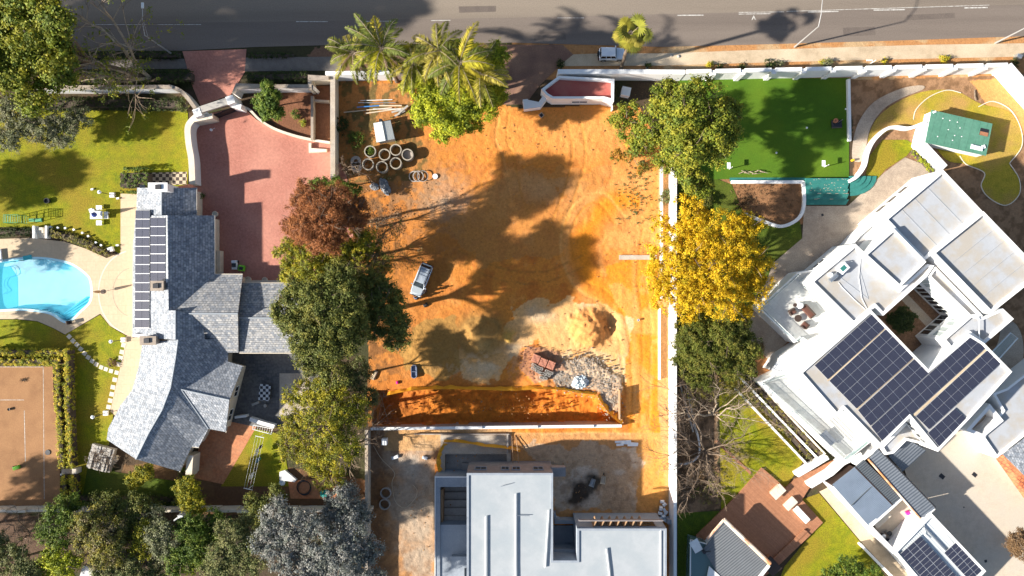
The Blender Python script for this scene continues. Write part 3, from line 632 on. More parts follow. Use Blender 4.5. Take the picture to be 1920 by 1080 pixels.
wall('garden_wall', 'cream wall beside the east face of the house', [(409, 470), (409, 512)], 1.2, .5, 'cream_plaster')
wall('garden_wall', 'low cream angled wall stub at the lower corner of the planting bed', [(581, 268), (581, 282), (612, 282)], .5, .35, 'cream_plaster')
# east: party wall, low wall, stub
wall('boundary_wall', 'long straight white party wall in the middle of the picture', [(1266, 296), (1266, 1140)], 2.9, .42, 'white_plaster')
wall('low_wall', 'low thin white wall parallel to the party wall', [(1241, 300), (1241, 560)], .5, .3, 'white_plaster')
wall('low_wall', 'southern stretch of the low thin white wall beside the wheel tracks', [(1237, 578), (1237, 712)], .5, .22, 'white_plaster')
wall('foundation_strip', 'short pale concrete strip reaching the yellow tree', [(1161, 482.5), (1232, 482.5)], .15, .62, 'raw_concrete')
# panelled trench wall
t = thing('retaining_wall', 'pale stepped block wall along the excavated trench', 'wall', tuple(P(930, 797, 0)))
nP = 9
for i in range(nP):
    x0 = 695+i*52.3; x1 = x0+52.3; y = 804-(x0-695)*.012; zt = .9+(.22 if i % 2 else 0)
    mesh_obj('wall_panel', wall_mb(MB(), [P(x0, y, zt), P(x1-.3, y-.5, zt)], -2.1, zt, .34), 'blockwork', t)
    mesh_obj('coping', wall_mb(MB(), [P(x0, y, zt), P(x1-.3, y-.5, zt)], zt+.003, zt+.06, .38), 'white_plaster', t)
# white panel wall along the road, right
t = thing('boundary_wall', 'white wall of stepped panels between the footpath and the turf', 'wall', tuple(P(1290, 133, 0)))
xs_ = [1282, 1337, 1392, 1450, 1507, 1562, 1620, 1675, 1732, 1790, 1847, 1893]
for i in range(len(xs_)-1):
    x0, x1 = xs_[i], xs_[i+1]; y0 = 134-(x0-1282)*.021; zt = 3.2
    mesh_obj('wall_panel', wall_mb(MB(), [P(x0+5, y0, zt), P(x1-3, y0-1.1, zt)], -.2, zt, .5), 'white_plaster', t)
    mesh_obj('pier', MB().box(*P(x1+1, y0+2.2, zt-.12)[:2], .62, .62, -.2, zt-.12), 'white_plaster', t)
wall('boundary_wall', 'white wall running past the guard house to the pine', [(1046, 134), (1150, 134), (1284, 135)], 3.0, .6, 'white_plaster')
wall('boundary_wall', 'white wall slanting down from the far corner of the right garden', [(1894, 120), (1918, 148), (1945, 178), (2010, 250)], 3.3, .5, 'white_plaster')
wall('garden_wall', 'white curving low wall winding to the green roofed shed', [(1592, 340), (1608, 330), (1622, 310), (1628, 285), (1640, 262), (1662, 242), (1682, 238), (1706, 240), (1736, 229)], .8, .42, 'white_plaster', smooth_n=5)
wall('garden_wall', 'tall white wall linking the shed to the white house', [(1738, 230), (1728, 268), (1772, 314)], 1.6, .9, 'white_plaster')
wall('retaining_wall', 'upper white strip wall edging the planted terrace', [(1388, 708), (1532, 858)], .5, .25, 'white_plaster')
wall('retaining_wall', 'lower white strip wall between the terrace beds', [(1378, 728), (1515, 872)], .4, .25, 'white_plaster')
wall('retaining_wall', 'thin white wall nearest the balcony', [(1412, 708), (1548, 852)], .6, .2, 'cream_plaster')
wall('garden_wall', 'thick white stepped wall end beside the deck path', [(1496, 892), (1530, 872), (1553, 858)], 1.6, .5, 'white_plaster')
wall('garden_wall', 'thick white wall from the deck to the outbuildings', [(1520, 912), (1560, 888), (1582, 868), (1616, 852)], 2.0, .6, 'white_plaster')
wall('garden_wall', 'white wall along the raised path south of the outbuildings', [(1614, 1021), (1740, 1150)], .8, .3, 'white_plaster')
sheet('path', [(1536, 922), (1552, 914), (1700, 1050), (1800, 1150), (1740, 1150), (1618, 1020)], .03, 'path_concrete', 'pale paved strip path south of the outbuildings')
# south walls
t = thing('boundary_wall', 'stepped cream garden wall along the wooded south edge', 'wall', tuple(P(200, 955, 0)))
for i in range(21):
    x0 = -60+i*36; mesh_obj('wall_panel', wall_mb(MB(), [P(x0, 958+(i % 3)*.8, 1.7+.12*(i % 3)), P(x0+35.5, 957+(i % 3)*.8, 1.7+.12*(i % 3))], -.2, 1.7+.12*(i % 3), .35), 'cream_plaster', t)
wall('boundary_wall', 'grey concrete wall on the west side of the building yard', [(687, 806), (687, 1000), (686, 1140)], 1.9, .4, 'raw_concrete')

# ================================================================ BUILDINGS
def roof_mb(faces, th=.14):
    """faces: lists of (px, py, z) in the photo; gives the skin a thickness"""
    key = {}; vt = []; fs = []
    for f in faces:
        idx = []
        for x, y, z in f:
            k = (round(x), round(y))
            if k not in key: key[k] = len(vt); vt.append(tuple(P(x, y, z)))
            idx.append(key[k])
        a = sum(vt[idx[i]][0]*vt[idx[(i+1) % len(idx)]][1]-vt[idx[(i+1) % len(idx)]][0]*vt[idx[i]][1] for i in range(len(idx)))
        fs.append(idx if a > 0 else idx[::-1])
    n = len(vt); mb = MB(); mb.v = vt+[(x, y, z-th) for x, y, z in vt]; edges = {}
    for f in fs:
        mb.f.append(tuple(f)); mb.f.append(tuple(i+n for i in f[::-1]))
        for i in range(len(f)): edges[(f[i], f[(i+1) % len(f)])] = 1
    for a, b in edges:
        if (b, a) not in edges: mb.f.append((b, a, a+n, b+n))
    return mb
def flat_block(parent, pts, z1, z0=-.1, par=.35, ph=.35, wallm='white_plaster', deckm='roof_deck'):
    o = ccw([tuple(P(x, y, z1)[:2]) for x, y in pts]); i_ = [tuple(p) for p in offset_poly(o, par)]; k = len(o)
    mb = MB(); mb.v = [(x, y, z0) for x, y in o]+[(x, y, z1) for x, y in o]+[(x, y, z1) for x, y in i_]+[(x, y, z1-ph-.05) for x, y in i_]
    for i in range(k):
        j = (i+1) % k
        for a in range(3): mb.f.append((a*k+i, a*k+j, (a+1)*k+j, (a+1)*k+i))
    w = mesh_obj('wall', mb, wallm, parent)
    mb = MB(); mb.face([(x, y, z1-ph) for x, y in i_]); mesh_obj('roof', mb, deckm, parent)
    return w, o
def window_on(parent, a, b, t0, t1, z0, z1, mat='dark_glass', frame='white_paint', out=.03, mull=1):
    """window on the wall from a to b (world xy), spanning fractions t0..t1; outward is to the right of a->b"""
    a = Vector(a[:2]); b = Vector(b[:2]); d = (b-a); L_ = d.length; d.normalize(); n = Vector((d.y, -d.x))
    p = a+d*L_*t0; q = a+d*L_*t1; w = (q-p).length
    def pt(s, z, o): v = p+d*s+n*o; return (v.x, v.y, z)
    def bx(mb, s0, s1, za, zb, o0, o1):
        k = len(mb.v); mb.v += [pt(s0, za, o0), pt(s1, za, o0), pt(s1, za, o1), pt(s0, za, o1), pt(s0, zb, o0), pt(s1, zb, o0), pt(s1, zb, o1), pt(s0, zb, o1)]
        for f in ((0, 1, 2, 3), (4, 5, 6, 7), (0, 1, 5, 4), (1, 2, 6, 5), (2, 3, 7, 6), (3, 0, 4, 7)): mb.f.append(tuple(k+i for i in f))
    g = MB(); bx(g, 0, w, z0, z1, -.02, out); o = mesh_obj('window', g, mat, parent)
    f = MB(); T = .09
    for s0, s1, za, zb in [(-T, 0, z0-T, z1+T), (w, w+T, z0-T, z1+T), (0, w, z1, z1+T), (0, w, z0-T, z0)]+[(w*i/(mull+1)-.03, w*i/(mull+1)+.03, z0, z1) for i in range(1, mull+1)]: bx(f, s0, s1, za, zb, -.02, out+.06)
    mesh_obj('window_frame', f, frame, o); return o
def solar_array(label, A, B, C, D, nu, nv, parent_z=0, gap=.05, skip=(), mid='v'):
    """A,B,C,D photo corners (px,py,z); nu columns from A to B, nv rows from A to D"""
    A, B, C, D = (P(*q) for q in (A, B, C, D))
    t = thing('solar_array', label, 'solar array', tuple((A+C)/2)); n = (B-A).cross(D-A).normalized()
    if n.z < 0: n = -n
    def at(u, v): return (A*(1-u)+B*u)*(1-v)+(D*(1-u)+C*u)*v
    fr = MB()
    def slab(mb, ps, off, th):
        k = len(mb.v); mb.v += [tuple(p+n*off) for p in ps]+[tuple(p+n*(off+th)) for p in ps]
        for f in ((3, 2, 1, 0), (4, 5, 6, 7), (0, 1, 5, 4), (1, 2, 6, 5), (2, 3, 7, 6), (3, 0, 4, 7)): mb.f.append(tuple(k+i for i in f))
    lu = (B-A).length/nu; lv = (D-A).length/nv; gu = gap/lu/nu/2; gv = gap/lv/nv/2
    for i in range(nu):
        for j in range(nv):
            if (i, j) in skip: continue
            u0, u1, v0, v1 = i/nu, (i+1)/nu, j/nv, (j+1)/nv
            mb = MB(); e = .022/lu/nu if mid == 'u' else .022/lv/nv
            if mid == 'v':
                vm = (v0+v1)/2; cells = [(u0+gu, u1-gu, v0+gv, vm-e), (u0+gu, u1-gu, vm+e, v1-gv)]
            else:
                um = (u0+u1)/2; cells = [(u0+gu, um-e, v0+gv, v1-gv), (um+e, u1-gu, v0+gv, v1-gv)]
            for a, b, c, d in cells: slab(mb, [at(a, c), at(b, c), at(b, d), at(a, d)], .10, .035)
            p_ = mesh_obj('panel', mb, 'solar_cell', t)
            slab(fr, [at(u0, v0), at(u1, v0), at(u1, v1), at(u0, v1)], .05, .06)
    mesh_obj('mounting_frame', fr, 'panel_frame', t); return t
M('roof_deck', (.39, .40, .42), (.36, .37, .39), .7, .85, .003, 6, (.38, .345, .30), .35, fine=.04)
M('roof_membrane', (.375, .395, .41), (.35, .37, .385), .6, .8, .002, 6, (.325, .355, .375), .3, fine=.04)
plain('panel_frame', (.62, .62, .62), .4, .4)
m = plain('solar_cell', (.022, .026, .048), .12, 0, 1, 0, .6)
m2 = brickmat('cells_tmp', (.02, .024, .045), (.028, .032, .055), (.06, .06, .08), .16, .16, R(-43), .12, 0, .012, None, .1, 0, 0)
m2.node_tree.nodes['Principled BSDF'].inputs['Specular IOR Level'].default_value = .6; MATS['solar_cell'] = m2
brickmat('terrace_tile', (.56, .56, .54), (.52, .52, .50), (.40, .40, .38), .9, .9, R(43), .6, .002, .015, (.50, .48, .44), .5, .06)
SH = dict(rough=.7, bump=.03, msize=.02)
brickmat('slate_rows_north', (.40, .41, .43), (.20, .222, .255), (.15, .165, .19), .42, .29, R(90), spot=.3, **SH)
brickmat('slate_rows_east', (.41, .39, .365), (.205, .22, .245), (.15, .16, .18), .42, .29, 0, spot=.3, **SH)
brickmat('slate_rows_slant', (.40, .41, .43), (.20, .222, .255), (.15, .165, .19), .42, .29, R(62), spot=.3, **SH)
plain('ridge_tile', (.34, .37, .40), .8)

# ---------------------------------------------------------------- slate roofed house
t = thing('slate_house', 'sprawling cream house under grey slate roofs between pool and red forecourt', 'house', tuple(P(330, 620, 0)))
SH_T = t
def body(pts, z, name='wall', inset=.35, mat='cream_plaster'):
    o = offset_poly(ccw([tuple(P(x, y, z)[:2]) for x, y in pts]), inset)
    return mesh_obj(name, MB().prism([tuple(p) for p in o], -.1, z), mat, t)
body([(257, 352), (369, 352), (369, 408), (257, 408)], 2.55)
body([(252, 404), (402, 404), (402, 514), (402, 582), (250, 632)], 2.5)
body([(330, 514), (455, 515), (455, 661), (330, 661)], 2.45)
body([(446, 531), (560, 531), (560, 661), (446, 661)], 2.1)
body([(267, 640), (429, 636), (427, 678), (455, 686), (423, 810), (391, 804), (372, 839), (359, 837), (337, 884), (254, 861), (200, 824), (203, 803), (226, 760), (248, 731), (261, 684)], 2.4)
def roofp(faces, mat, name='roof'): return mesh_obj(name, roof_mb(faces), mat, t)
n_ = 'slate_rows_north'; e_ = 'slate_rows_east'; s_ = 'slate_rows_slant'
r1 = roofp([[(257, 352, 2.9), (303, 352, 4.4), (303, 408, 4.4), (256, 408, 2.9)], [(303, 352, 4.4), (369, 352, 2.7), (369, 408, 2.7), (303, 408, 4.4)]], n_)
r2 = roofp([[(250, 455, 2.8), (254, 404, 2.85), (314, 404, 5.25), (316, 582, 5.25), (249, 582, 2.8)], [(314, 404, 5.25), (402, 404, 2.7), (402, 514, 2.7), (327, 582, 4.9), (316, 582, 5.25)]], n_)
r2b = roofp([[(249, 582, 2.8), (315, 582, 5.23), (329, 582, 5.65), (329, 637, 5.65), (249, 632, 2.8)], [(329, 582, 5.65), (354, 588, 4.95), (380, 611, 4.1), (384, 637, 4.0), (329, 637, 5.65)]], n_)
r3 = roofp([[(327, 582, 4.9), (402, 514, 2.7), (455, 515, 2.7), (446, 588, 4.95), (354, 588, 4.95)], [(354, 588, 4.95), (446, 588, 4.95), (447, 661, 2.7), (386, 661, 2.7), (380, 611, 4.1)]], e_)
r3b = roofp([[(451, 531, 2.3), (560, 531, 2.3), (560, 596, 3.9), (447, 596, 3.9)], [(447, 596, 3.9), (560, 596, 3.9), (560, 661, 2.3), (449, 661, 2.3)]], e_)
rd = [(334, 637, 5.45), (329, 674, 5.45), (320, 727, 5.45), (304, 769, 5.35), (279, 812, 5.2), (255, 861, 4.95)]
ev = [(267, 642, 2.9), (261, 684, 2.9), (248, 731, 2.85), (226, 760, 2.8), (203, 803, 2.8), (200, 824, 2.8)]
r4 = roofp([[rd[i], ev[i], ev[i+1], rd[i+1]] for i in range(5)]+[[rd[0], (429, 636, 2.6), (427, 678, 2.65), (340, 730, 4.8), rd[2], rd[1]],
           [rd[2], (340, 730, 4.8), (391, 804, 2.7), (372, 839, 2.55), (359, 837, 2.6), (337, 884, 2.6), rd[5], rd[4], rd[3]]], s_)
r5 = roofp([[(340, 730, 4.82), (427, 678, 2.68), (455, 686, 2.7), (430, 750, 4.4)], [(340, 730, 4.82), (430, 750, 4.4), (423, 810, 2.7), (391, 804, 2.72)]], 'slate_rows_slant')
# ridges
def ridge(pts, parent): 
    mb = MB(); mb.tube([tuple(P(x, y, z+.03)) for x, y, z in pts], .1, 6); return mesh_obj('ridge', mb, 'ridge_tile', parent)
ridge([(303, 352, 4.4), (303, 408, 4.4)], r1); ridge([(314, 404, 5), (316, 582, 5)], r2); ridge([(329, 582, 5.65), (329, 637, 5.65)], r2b)
ridge([(354, 588, 4.95), (446, 588, 4.95)], r3); ridge([(447, 596, 3.9), (560, 596, 3.9)], r3b); ridge(rd, r4); ridge([(340, 730, 4.82), (430, 750, 4.4)], r5)
ridge([(340, 730, 4.8), (391, 804, 2.72)], r4)
# gutters as thin lines along the east eaves
for pts in [[(369, 352, 2.65), (369, 408, 2.65)], [(403, 404, 2.65), (403, 514, 2.65)], [(403, 514, 2.65), (455, 514, 2.65)], [(449, 662, 2.25), (556, 662, 2.25)], [(250, 455, 2.75), (248.5, 632, 2.75)], [(451, 530.5, 2.25), (556, 530.5, 2.25)], [(456, 686, 2.65), (431, 750, 2.65), (424, 811, 2.65)], [(373, 839, 2.5), (359, 838, 2.5), (337, 885, 2.5)]]:
    mesh_obj('gutter', MB().tube([tuple(P(*p)) for p in pts], .07, 6), 'cream_plaster', t)
# gable between the ridge end and the wall, windows on the visible cream wall
ga, gb = P(452, 690, 2.4), P(424, 806, 2.4)
o4 = [tuple(p) for p in offset_poly(ccw([tuple(P(x, y, 2.4)[:2]) for x, y in [(455, 686), (423, 810), (391, 804), (427, 678)]]), .35)]
a_, b_ = P(452.5, 691, 2.4), P(421.5, 806, 2.4)
mb = MB(); mb.face([P(452, 689, 2.5), P(428, 750, 4.2), P(421, 807, 2.5)]); mesh_obj('gable', mb, 'cream_plaster', t)
def face_out(a, b, c0):
    """order a,b so that outward (right of a->b) points away from c0"""
    a = Vector(a[:2]); b = Vector(b[:2]); n = Vector(((b-a).y, -(b-a).x)); return (a, b) if n.dot((a+b)/2-Vector(c0[:2])) > 0 else (b, a)
q = sorted(o4, key=lambda p: -p[0])[:1][0]
i0 = o4.index(q); A0, B0 = None, None
P455 = min(o4, key=lambda p: (Vector(p)-P(455, 686, 2.4).xy).length); P423 = min(o4, key=lambda p: (Vector(p)-P(423, 810, 2.4).xy).length)
A0, B0 = face_out(P455, P423, P(350, 740, 0))
window_on(t, A0, B0, .12, .3, .9, 2.0, out=.05); window_on(t, A0, B0, .52, .68, .9, 2.0, out=.05)
# chimneys
for (x, y, w, l, z1, lb) in [(296.5, 351, 2.3, .95, 5.6, 'n'), (295, 536, 1.5, 1.1, 5.7, 'm'), (278, 638.5, 1.9, .95, 5.2, 's')]:
    c = P(x, y, z1); ch = MB().box(c.x, c.y, w, l, 2.5, z1); ch.box(c.x, c.y, w+.2, l+.2, z1+.002, z1+.12)
    co = mesh_obj('chimney', ch, 'white_plaster' if lb == 'n' else 'coping_brown', t)
    mesh_obj('flue', MB().box(c.x+(.1 if lb == 'n' else -.1), c.y, .7, .6, z1+.12, z1+.3), 'black_metal', co)
mesh_obj('solar_heater', MB().box(*P(267, 349.5, 3.4)[:2], .75, .35, 2.9, 3.45), 'dark_glass', t)
# attic cover (pale flat roof strip) at the south west, aerial wires
mb = MB(); mb.box(*P(269, 628.5, 3.3)[:2], 2.6, .4, 3.0, 3.55); mesh_obj('roof_beam', mb, 'galvanised', t)
mb = MB(); mb.tube([tuple(P(308, 544, 5.3)), tuple(P(372, 534, 3.6))], .02, 4); mesh_obj('cable', mb, 'white_paint', t)
mb = MB(); mb.lathe(*P(364, 633.5, 3.0)[:2], [(.001, 3.6), (.28, 3.72), (.3, 3.75), (.001, 3.64)], 14); mb.tube([tuple(P(364, 633.5, 3.0)), tuple(P(364, 633.5, 3.7))], .03, 5); mesh_obj('satellite_dish', mb, 'white_plastic', t)
def zs(x): return 2.83+(x-250)*.0383
solar_array('long single column of solar panels down the west slate slope', (255.5, 394, zs(255.5)), (282, 394, zs(282)), (281, 615, zs(281)), (254, 615, zs(254)), 1, 13, mid='u')
solar_array('shorter inner column of seven solar panels beside the slate ridge', (283.5, 408, zs(283.5)), (311.5, 408, zs(310.5)), (311.5, 527, zs(310.5)), (283.5, 527, zs(283.5)), 1, 7, mid='u')
mb = MB(); mb.tube([tuple(P(313.5, 404, 5.1)), tuple(P(313.5, 530, 5.1))], .12, 6); props(mesh_obj('roof_duct', mb, 'white_paint'), 'white duct running along the slate ridge beside the panels', 'duct')

# ---------------------------------------------------------------- guard house by the entrance
t = thing('guard_house', 'small white guard house with a walled red flat roof', 'guard house', tuple(P(1085, 165, 0)))
M('red_roof', (.40, .085, .075), (.36, .075, .065), .8, .7, .003, 6, (.42, .13, .10), .25, fine=.08)
w, o = flat_block(t, [(1015, 167), (1048, 142), (1152, 148), (1151, 190), (1132, 185), (1036, 185), (1024, 178)], 3.0, -.1, .3, .8, 'white_plaster', 'red_roof')
pa, pb = face_out(P(1036, 185, 3.0), P(1132, 185, 3.0), P(1085, 160, 0)); window_on(t, pa, pb, .4, .7, 1.1, 1.9)
wall('garden_wall', 'low cream wall and planter west of the guard house', [(985, 186), (986, 196), (1012, 196), (1022, 182)], 1.3, .7, 'white_plaster')
wall('fence_rail', 'thin white pole barrier running below the guard house', [(1148, 186), (1148, 206)], .9, .12, 'white_paint', 'fence')

# ---------------------------------------------------------------- green roofed shed
t = thing('garden_shed', 'shed with a flat green boarded roof on the scorched lawn', 'shed', tuple(P(1798, 250, 0)))
brickmat('green_roof', (.085, .225, .155), (.075, .195, .135), (.045, .12, .085), 30, 1.0, R(-75), .7, .01, .02, (.11, .25, .18), .5, .1)
pr = [(1747, 206), (1861, 232), (1849, 292), (1735, 267)]
pr = [(1747+0, 206), (1861, 232), (1849, 292), (1735, 267)]
o = ccw([tuple(P(x, y, 1.9)[:2]) for x, y in pr]); mesh_obj('wall', MB().prism([tuple(p) for p in offset_poly(o, .15)], -.1, 1.8), 'white_plaster', t)
mesh_obj('roof', MB().prism(o, 1.8, 1.9), 'green_roof', t)
mb = MB(); c = P(1845, 248, 1.9); mb.box(c.x, c.y, 1.15, .95, 1.9, 1.94, R(-13)); mesh_obj('hatch', mb, 'black_metal', t)
mb = MB(); c = P(1845, 251, 1.95); mb.box(c.x, c.y, 1.1, .5, 1.945, 1.96, R(-13)); mesh_obj('hatch_board', mb, 'timber_deck', t)
mb = MB(); c = P(1831, 277, 1.9); mb.box(c.x, c.y, 1.6, .6, 1.92, 2.15, R(-13), .12); mb.box(c.x+.9, c.y+.1, .5, .5, 1.92, 2.05, R(20), .05)
props(mesh_obj('water_trough', mb, 'white_plastic'), 'white plastic trough lying on the green shed roof', 'trough')
mb = MB(); c = P(1752, 210, 1.9); mb.box(c.x, c.y, .45, .25, 1.91, 2.0, R(20), .03); props(mesh_obj('paper_sheet', mb, 'white_plastic'), 'small white scrap on the upper corner of the green roof', 'scrap')
mb = MB()
for i, (x, y) in enumerate([(1768, 222), (1781, 226), (1795, 229), (1778, 243), (1790, 254), (1803, 256), (1758, 256), (1786, 263), (1800, 240)]): c = P(x, y, 1.9); mb.box(c.x, c.y, .12, .12, 1.9, 1.94, .3)
mesh_obj('fixing', mb, 'white_paint', t)

# ---------------------------------------------------------------- the big white house
t = thing('white_house', 'large angular white modern house with flat roofs around a courtyard', 'house', tuple(P(1690, 600, 0))); WH = t
flat_block(t, [(1768, 318), (1842, 396), (1733, 489), (1658, 411)], 7.0)
wB, oB = flat_block(t, [(1747, 474), (1844, 396), (1955, 511), (1858, 588)], 7.7, ph=.45)
flat_block(t, [(1676, 428), (1737, 491), (1687, 539), (1620, 478)], 7.6, par=.3)
flat_block(t, [(1604, 457), (1623, 476), (1687, 541), (1739, 495), (1752, 498), (1738, 519), (1656, 592), (1641, 576), (1601, 609), (1519, 528)], 6.6, ph=.3)
flat_block(t, [(1741, 518), (1754, 500), (1843, 592), (1819, 594)], 6.45, ph=.4, par=.25)
flat_block(t, [(1767, 636), (1820, 590), (1844, 594), (1880, 578), (1901, 598), (1846, 645), (1819, 627), (1785, 658)], 6.2)
flat_block(t, [(1633, 581), (1741, 693), (1784, 657), (1819, 627), (1845, 643), (1898, 697), (1817, 786), (1759, 847), (1706, 783), (1651, 837), (1583, 767), (1569, 779), (1499, 699)], 7.0, par=.3, ph=.25)
flat_block(t, [(1422, 577), (1495, 511), (1560, 500), (1625, 600), (1522, 656), (1500, 634), (1490, 643)], 3.1, par=.2, ph=.08, deckm='terrace_tile')
flat_block(t, [(1500, 645), (1625, 585), (1530, 720), (1478, 703), (1446, 694), (1464, 668)], 3.35, par=.2, ph=.1, deckm='white_plaster')
flat_block(t, [(1425, 717), (1476, 692), (1540, 700), (1650, 790), (1627, 827), (1580, 865)], 3.1, par=.2, ph=.08, deckm='terrace_tile')
flat_block(t, [(1560, 500), (1610, 440), (1655, 400), (1700, 420), (1640, 500), (1600, 540)], 3.3, par=.3, ph=.3)
flat_block(t, [(1652, 838), (1706, 785), (1770, 780), (1758, 840), (1700, 826), (1676, 850), (1661, 853)], 4.4, par=.3, ph=.3)
flat_block(t, [(1842, 820), (1869, 859), (1975, 775), (1975, 660), (1888, 728), (1862, 738), (1880, 770)], 3.3, par=.3, ph=.3)
w, o = flat_block(t, [(1811, 807), (1856, 757), (1882, 789), (1843, 821)], 3.6, par=.45, ph=2.3, deckm='stone_paving')
# slatted skylight above the stair
mb = MB()
for i in range(13):
    a = P(1613+i*3.6, 463-i*3.2, 3.6); b = P(1636+i*2.4, 482-i*3.2, 3.6)
    mb.tube([tuple(a), tuple(b)], .05, 4)
mesh_obj('louvre', mb, 'white_paint', t)
for (ax, ay), n, (dx, dy), (lx, ly), z in [((1517, 541), 8, (5.4, -4.6), (28, 30), 3.4)]: pass
mb = MB()
for i in range(9): a = P(1513+i*4, 546+i*-3.2, 3.3); b = P(1537+i*4, 577-i*3.2, 3.3); mb.tube([tuple(P(1513+i*3.0, 548-i*2.6, 3.4)), tuple(P(1540+i*3.0, 580-i*2.6, 3.4))], .035, 4)
mesh_obj('louvre', mb, 'steel', t)
mb = MB()
for i in range(10): mb.tube([tuple(P(1548+i*4.6, 790-i*4.2, 3.4)), tuple(P(1590+i*4.6, 832-i*4.2, 3.4))], .03, 4)
mesh_obj('louvre', mb, 'steel', t)
# windows in the courtyard and outer faces
c0 = P(1700, 590, 0)
def win_edge(p, q, z, inside, n, z0, z1, margin=.06, **k):
    a, b = face_out(P(p[0], p[1], z), P(q[0], q[1], z), inside)
    for i in range(n):
        s = (1-2*margin)/n; window_on(t, a, b, margin+i*s+.08*s, margin+(i+1)*s-.08*s, z0, z1, **k)
plain('pale_glass', (.42, .47, .46), .1, 0, 1, 0, .8)
win_edge((1741, 518), (1819, 594), 6.45, P(1790, 540, 6), 4, 3.6, 5.8, mat='pale_glass'); win_edge((1741, 518), (1819, 594), 6.45, P(1790, 540, 6), 4, .6, 2.8)
win_edge((1767, 636), (1820, 590), 6.2, P(1800, 630, 6), 2, 3.4, 5.3, mat='pale_glass'); win_edge((1767, 636), (1820, 590), 6.2, P(1800, 630, 6), 2, .5, 2.5)
win_edge((1768, 318), (1658, 411), 7.0, P(1750, 410, 7), 3, 1.2, 2.6, .2, mull=0)
win_edge((1499, 699), (1569, 779), 7.0, P(1600, 700, 7), 3, 3.2, 5.6, .06, mat='pale_glass', mull=2); win_edge((1519, 528), (1601, 609), 6.6, P(1600, 520, 7), 3, 3.2, 5.4, .06, mat='pale_glass', mull=2)
win_edge((1604, 457), (1519, 528), 6.6, P(1600, 530, 7), 1, 2.0, 3.0, .35)
win_edge((1706, 783), (1759, 847), 7.0, P(1760, 760, 7), 2, 4.6, 5.8, .15)
# glass balustrades
m = plain('balustrade_glass', (.45, .62, .60), .05, 0, .28, 0, .6)
def balustrade(pts, z0, h=1.0):
    wp = [P(x, y, z0) for x, y in pts]
    g = wall_mb(MB(), wp, z0+.05, z0+h, .03); mesh_obj('balustrade', g, 'balustrade_glass', t)
    mb = MB(); mb.tube([(p.x, p.y, z0+h+.02) for p in wp], .035, 5)
    for p in wp: mb.tube([(p.x, p.y, z0), (p.x, p.y, z0+h)], .03, 4)
    mesh_obj('handrail', mb, 'white_paint', t)
balustrade([(1524, 652), (1501, 632), (1490, 640), (1425, 577), (1495, 514)], 3.1)
balustrade([(1479, 699), (1428, 717), (1580, 861), (1624, 826)], 3.1)
balustrade([(1435, 722), (1582, 852)], 3.1, .5)
# glass canopy at the back door
mb = MB(); mb.prism([P(x, y, 2.9) for x, y in [(1852, 668), (1895, 624), (1908, 634), (1864, 683)]], 2.85, 2.92); mesh_obj('glass_canopy', mb, 'balustrade_glass', t)
mb = MB(); mb.tube([tuple(P(x, y, 2.95)) for x, y in [(1852, 668), (1895, 624), (1908, 634), (1864, 683), (1852, 668)]], .09, 5); mesh_obj('canopy_frame', mb, 'white_paint', t)
# expansion seams on the roofs
mb = MB()
def seam(p, q, z, w=.05): a, b = P(p[0], p[1], z), P(q[0], q[1], z); wall_mb(mb, [a, b], z-.01, z+.02, w)
for i in range(1, 5):
    k = i/5; seam((1757+97*k, 480+104*k), (1851+97*k, 404+104*k), 7.27, .03)
for i in range(1, 4): k = i/4; seam((1762-95*k+0, 330+84*k), (1832-95*k, 402+84*k), 6.67)
seam((1628, 560), (1610, 500), 6.32, .06); seam((1628, 560), (1575, 520), 6.32, .06)
mesh_obj('roof_seam', mb, 'seam_grey' if 'seam_grey' in MATS else plain('seam_grey', (.36, .38, .41), .8), t)
# courtyard floor and paving ring
sheet('courtyard', [(1600, 560), (1730, 500), (1830, 600), (1740, 690)], .024, 'mulch', 'shaded soil floor of the white house courtyard')
sheet('courtyard_path', [(1688, 560), (1700, 550), (1760, 612), (1748, 624)], .04, 'raw_concrete', 'pale paving strip in the courtyard', 'path')
# roof tanks and heaters
def tank(x, y, z, r, l, a, label, mat='white_plastic'):
    c = P(x, y, z); d = Vector((math.cos(a), math.sin(a), 0))*l/2; mb = MB()
    mb.tube([tuple(c-d*1.06), tuple(c-d), tuple(c+d), tuple(c+d*1.06)], [r*.6, r, r, r*.6], 14)
    return props(mesh_obj('water_tank', mb, mat), label, 'tank')
tank(1562, 521, 6.75, .3, 1.2, R(43), 'pale blue cylindrical tank on the terrace roof, beside the white domed pot', 'steel')
mb = MB(); c = P(1556, 515, 6.3); mb.lathe(c.x, c.y, [(.001, 6.95), (.2, 6.9), (.3, 6.7), (.3, 6.32)], 14); props(mesh_obj('vent_cowl', mb, 'white_plastic'), 'white domed cowl between the two roof tanks', 'vent')
c = P(1580, 503, 6.6); tw = thing('heat_pump', 'white box unit with green grille on the terrace roof', 'heat pump', (c.x, c.y, 6.3))
mesh_obj('casing', MB().box(c.x, c.y, 1.3, 1.0, 6.32, 7.0, R(43), .05), 'white_plastic', tw); mesh_obj('grille', MB().box(c.x-.1, c.y, .7, .55, 7.0, 7.03, R(43)), 'teal_paint', tw)
mb = MB(); mb.tube([tuple(P(x, y, 6.5)) for x, y in [(1566, 516), (1570, 508), (1576, 498), (1588, 492), (1598, 490)]], .04, 5); props(mesh_obj('roof_pipe', mb, 'white_paint'), 'thin white pipe linking the roof tank and the box unit', 'pipe')
mb = MB(); mb.tube([tuple(P(x, y, 6.4)) for x, y in [(1572, 530), (1580, 540), (1600, 560), (1622, 580)]], .03, 5); mb.tube([tuple(P(x, y, 6.4)) for x, y in [(1613, 485), (1610, 520), (1616, 560), (1625, 578)]], .03, 5)
props(mesh_obj('roof_cable', mb, 'white_paint'), 'pale cables trailing across the terrace roof', 'cable')
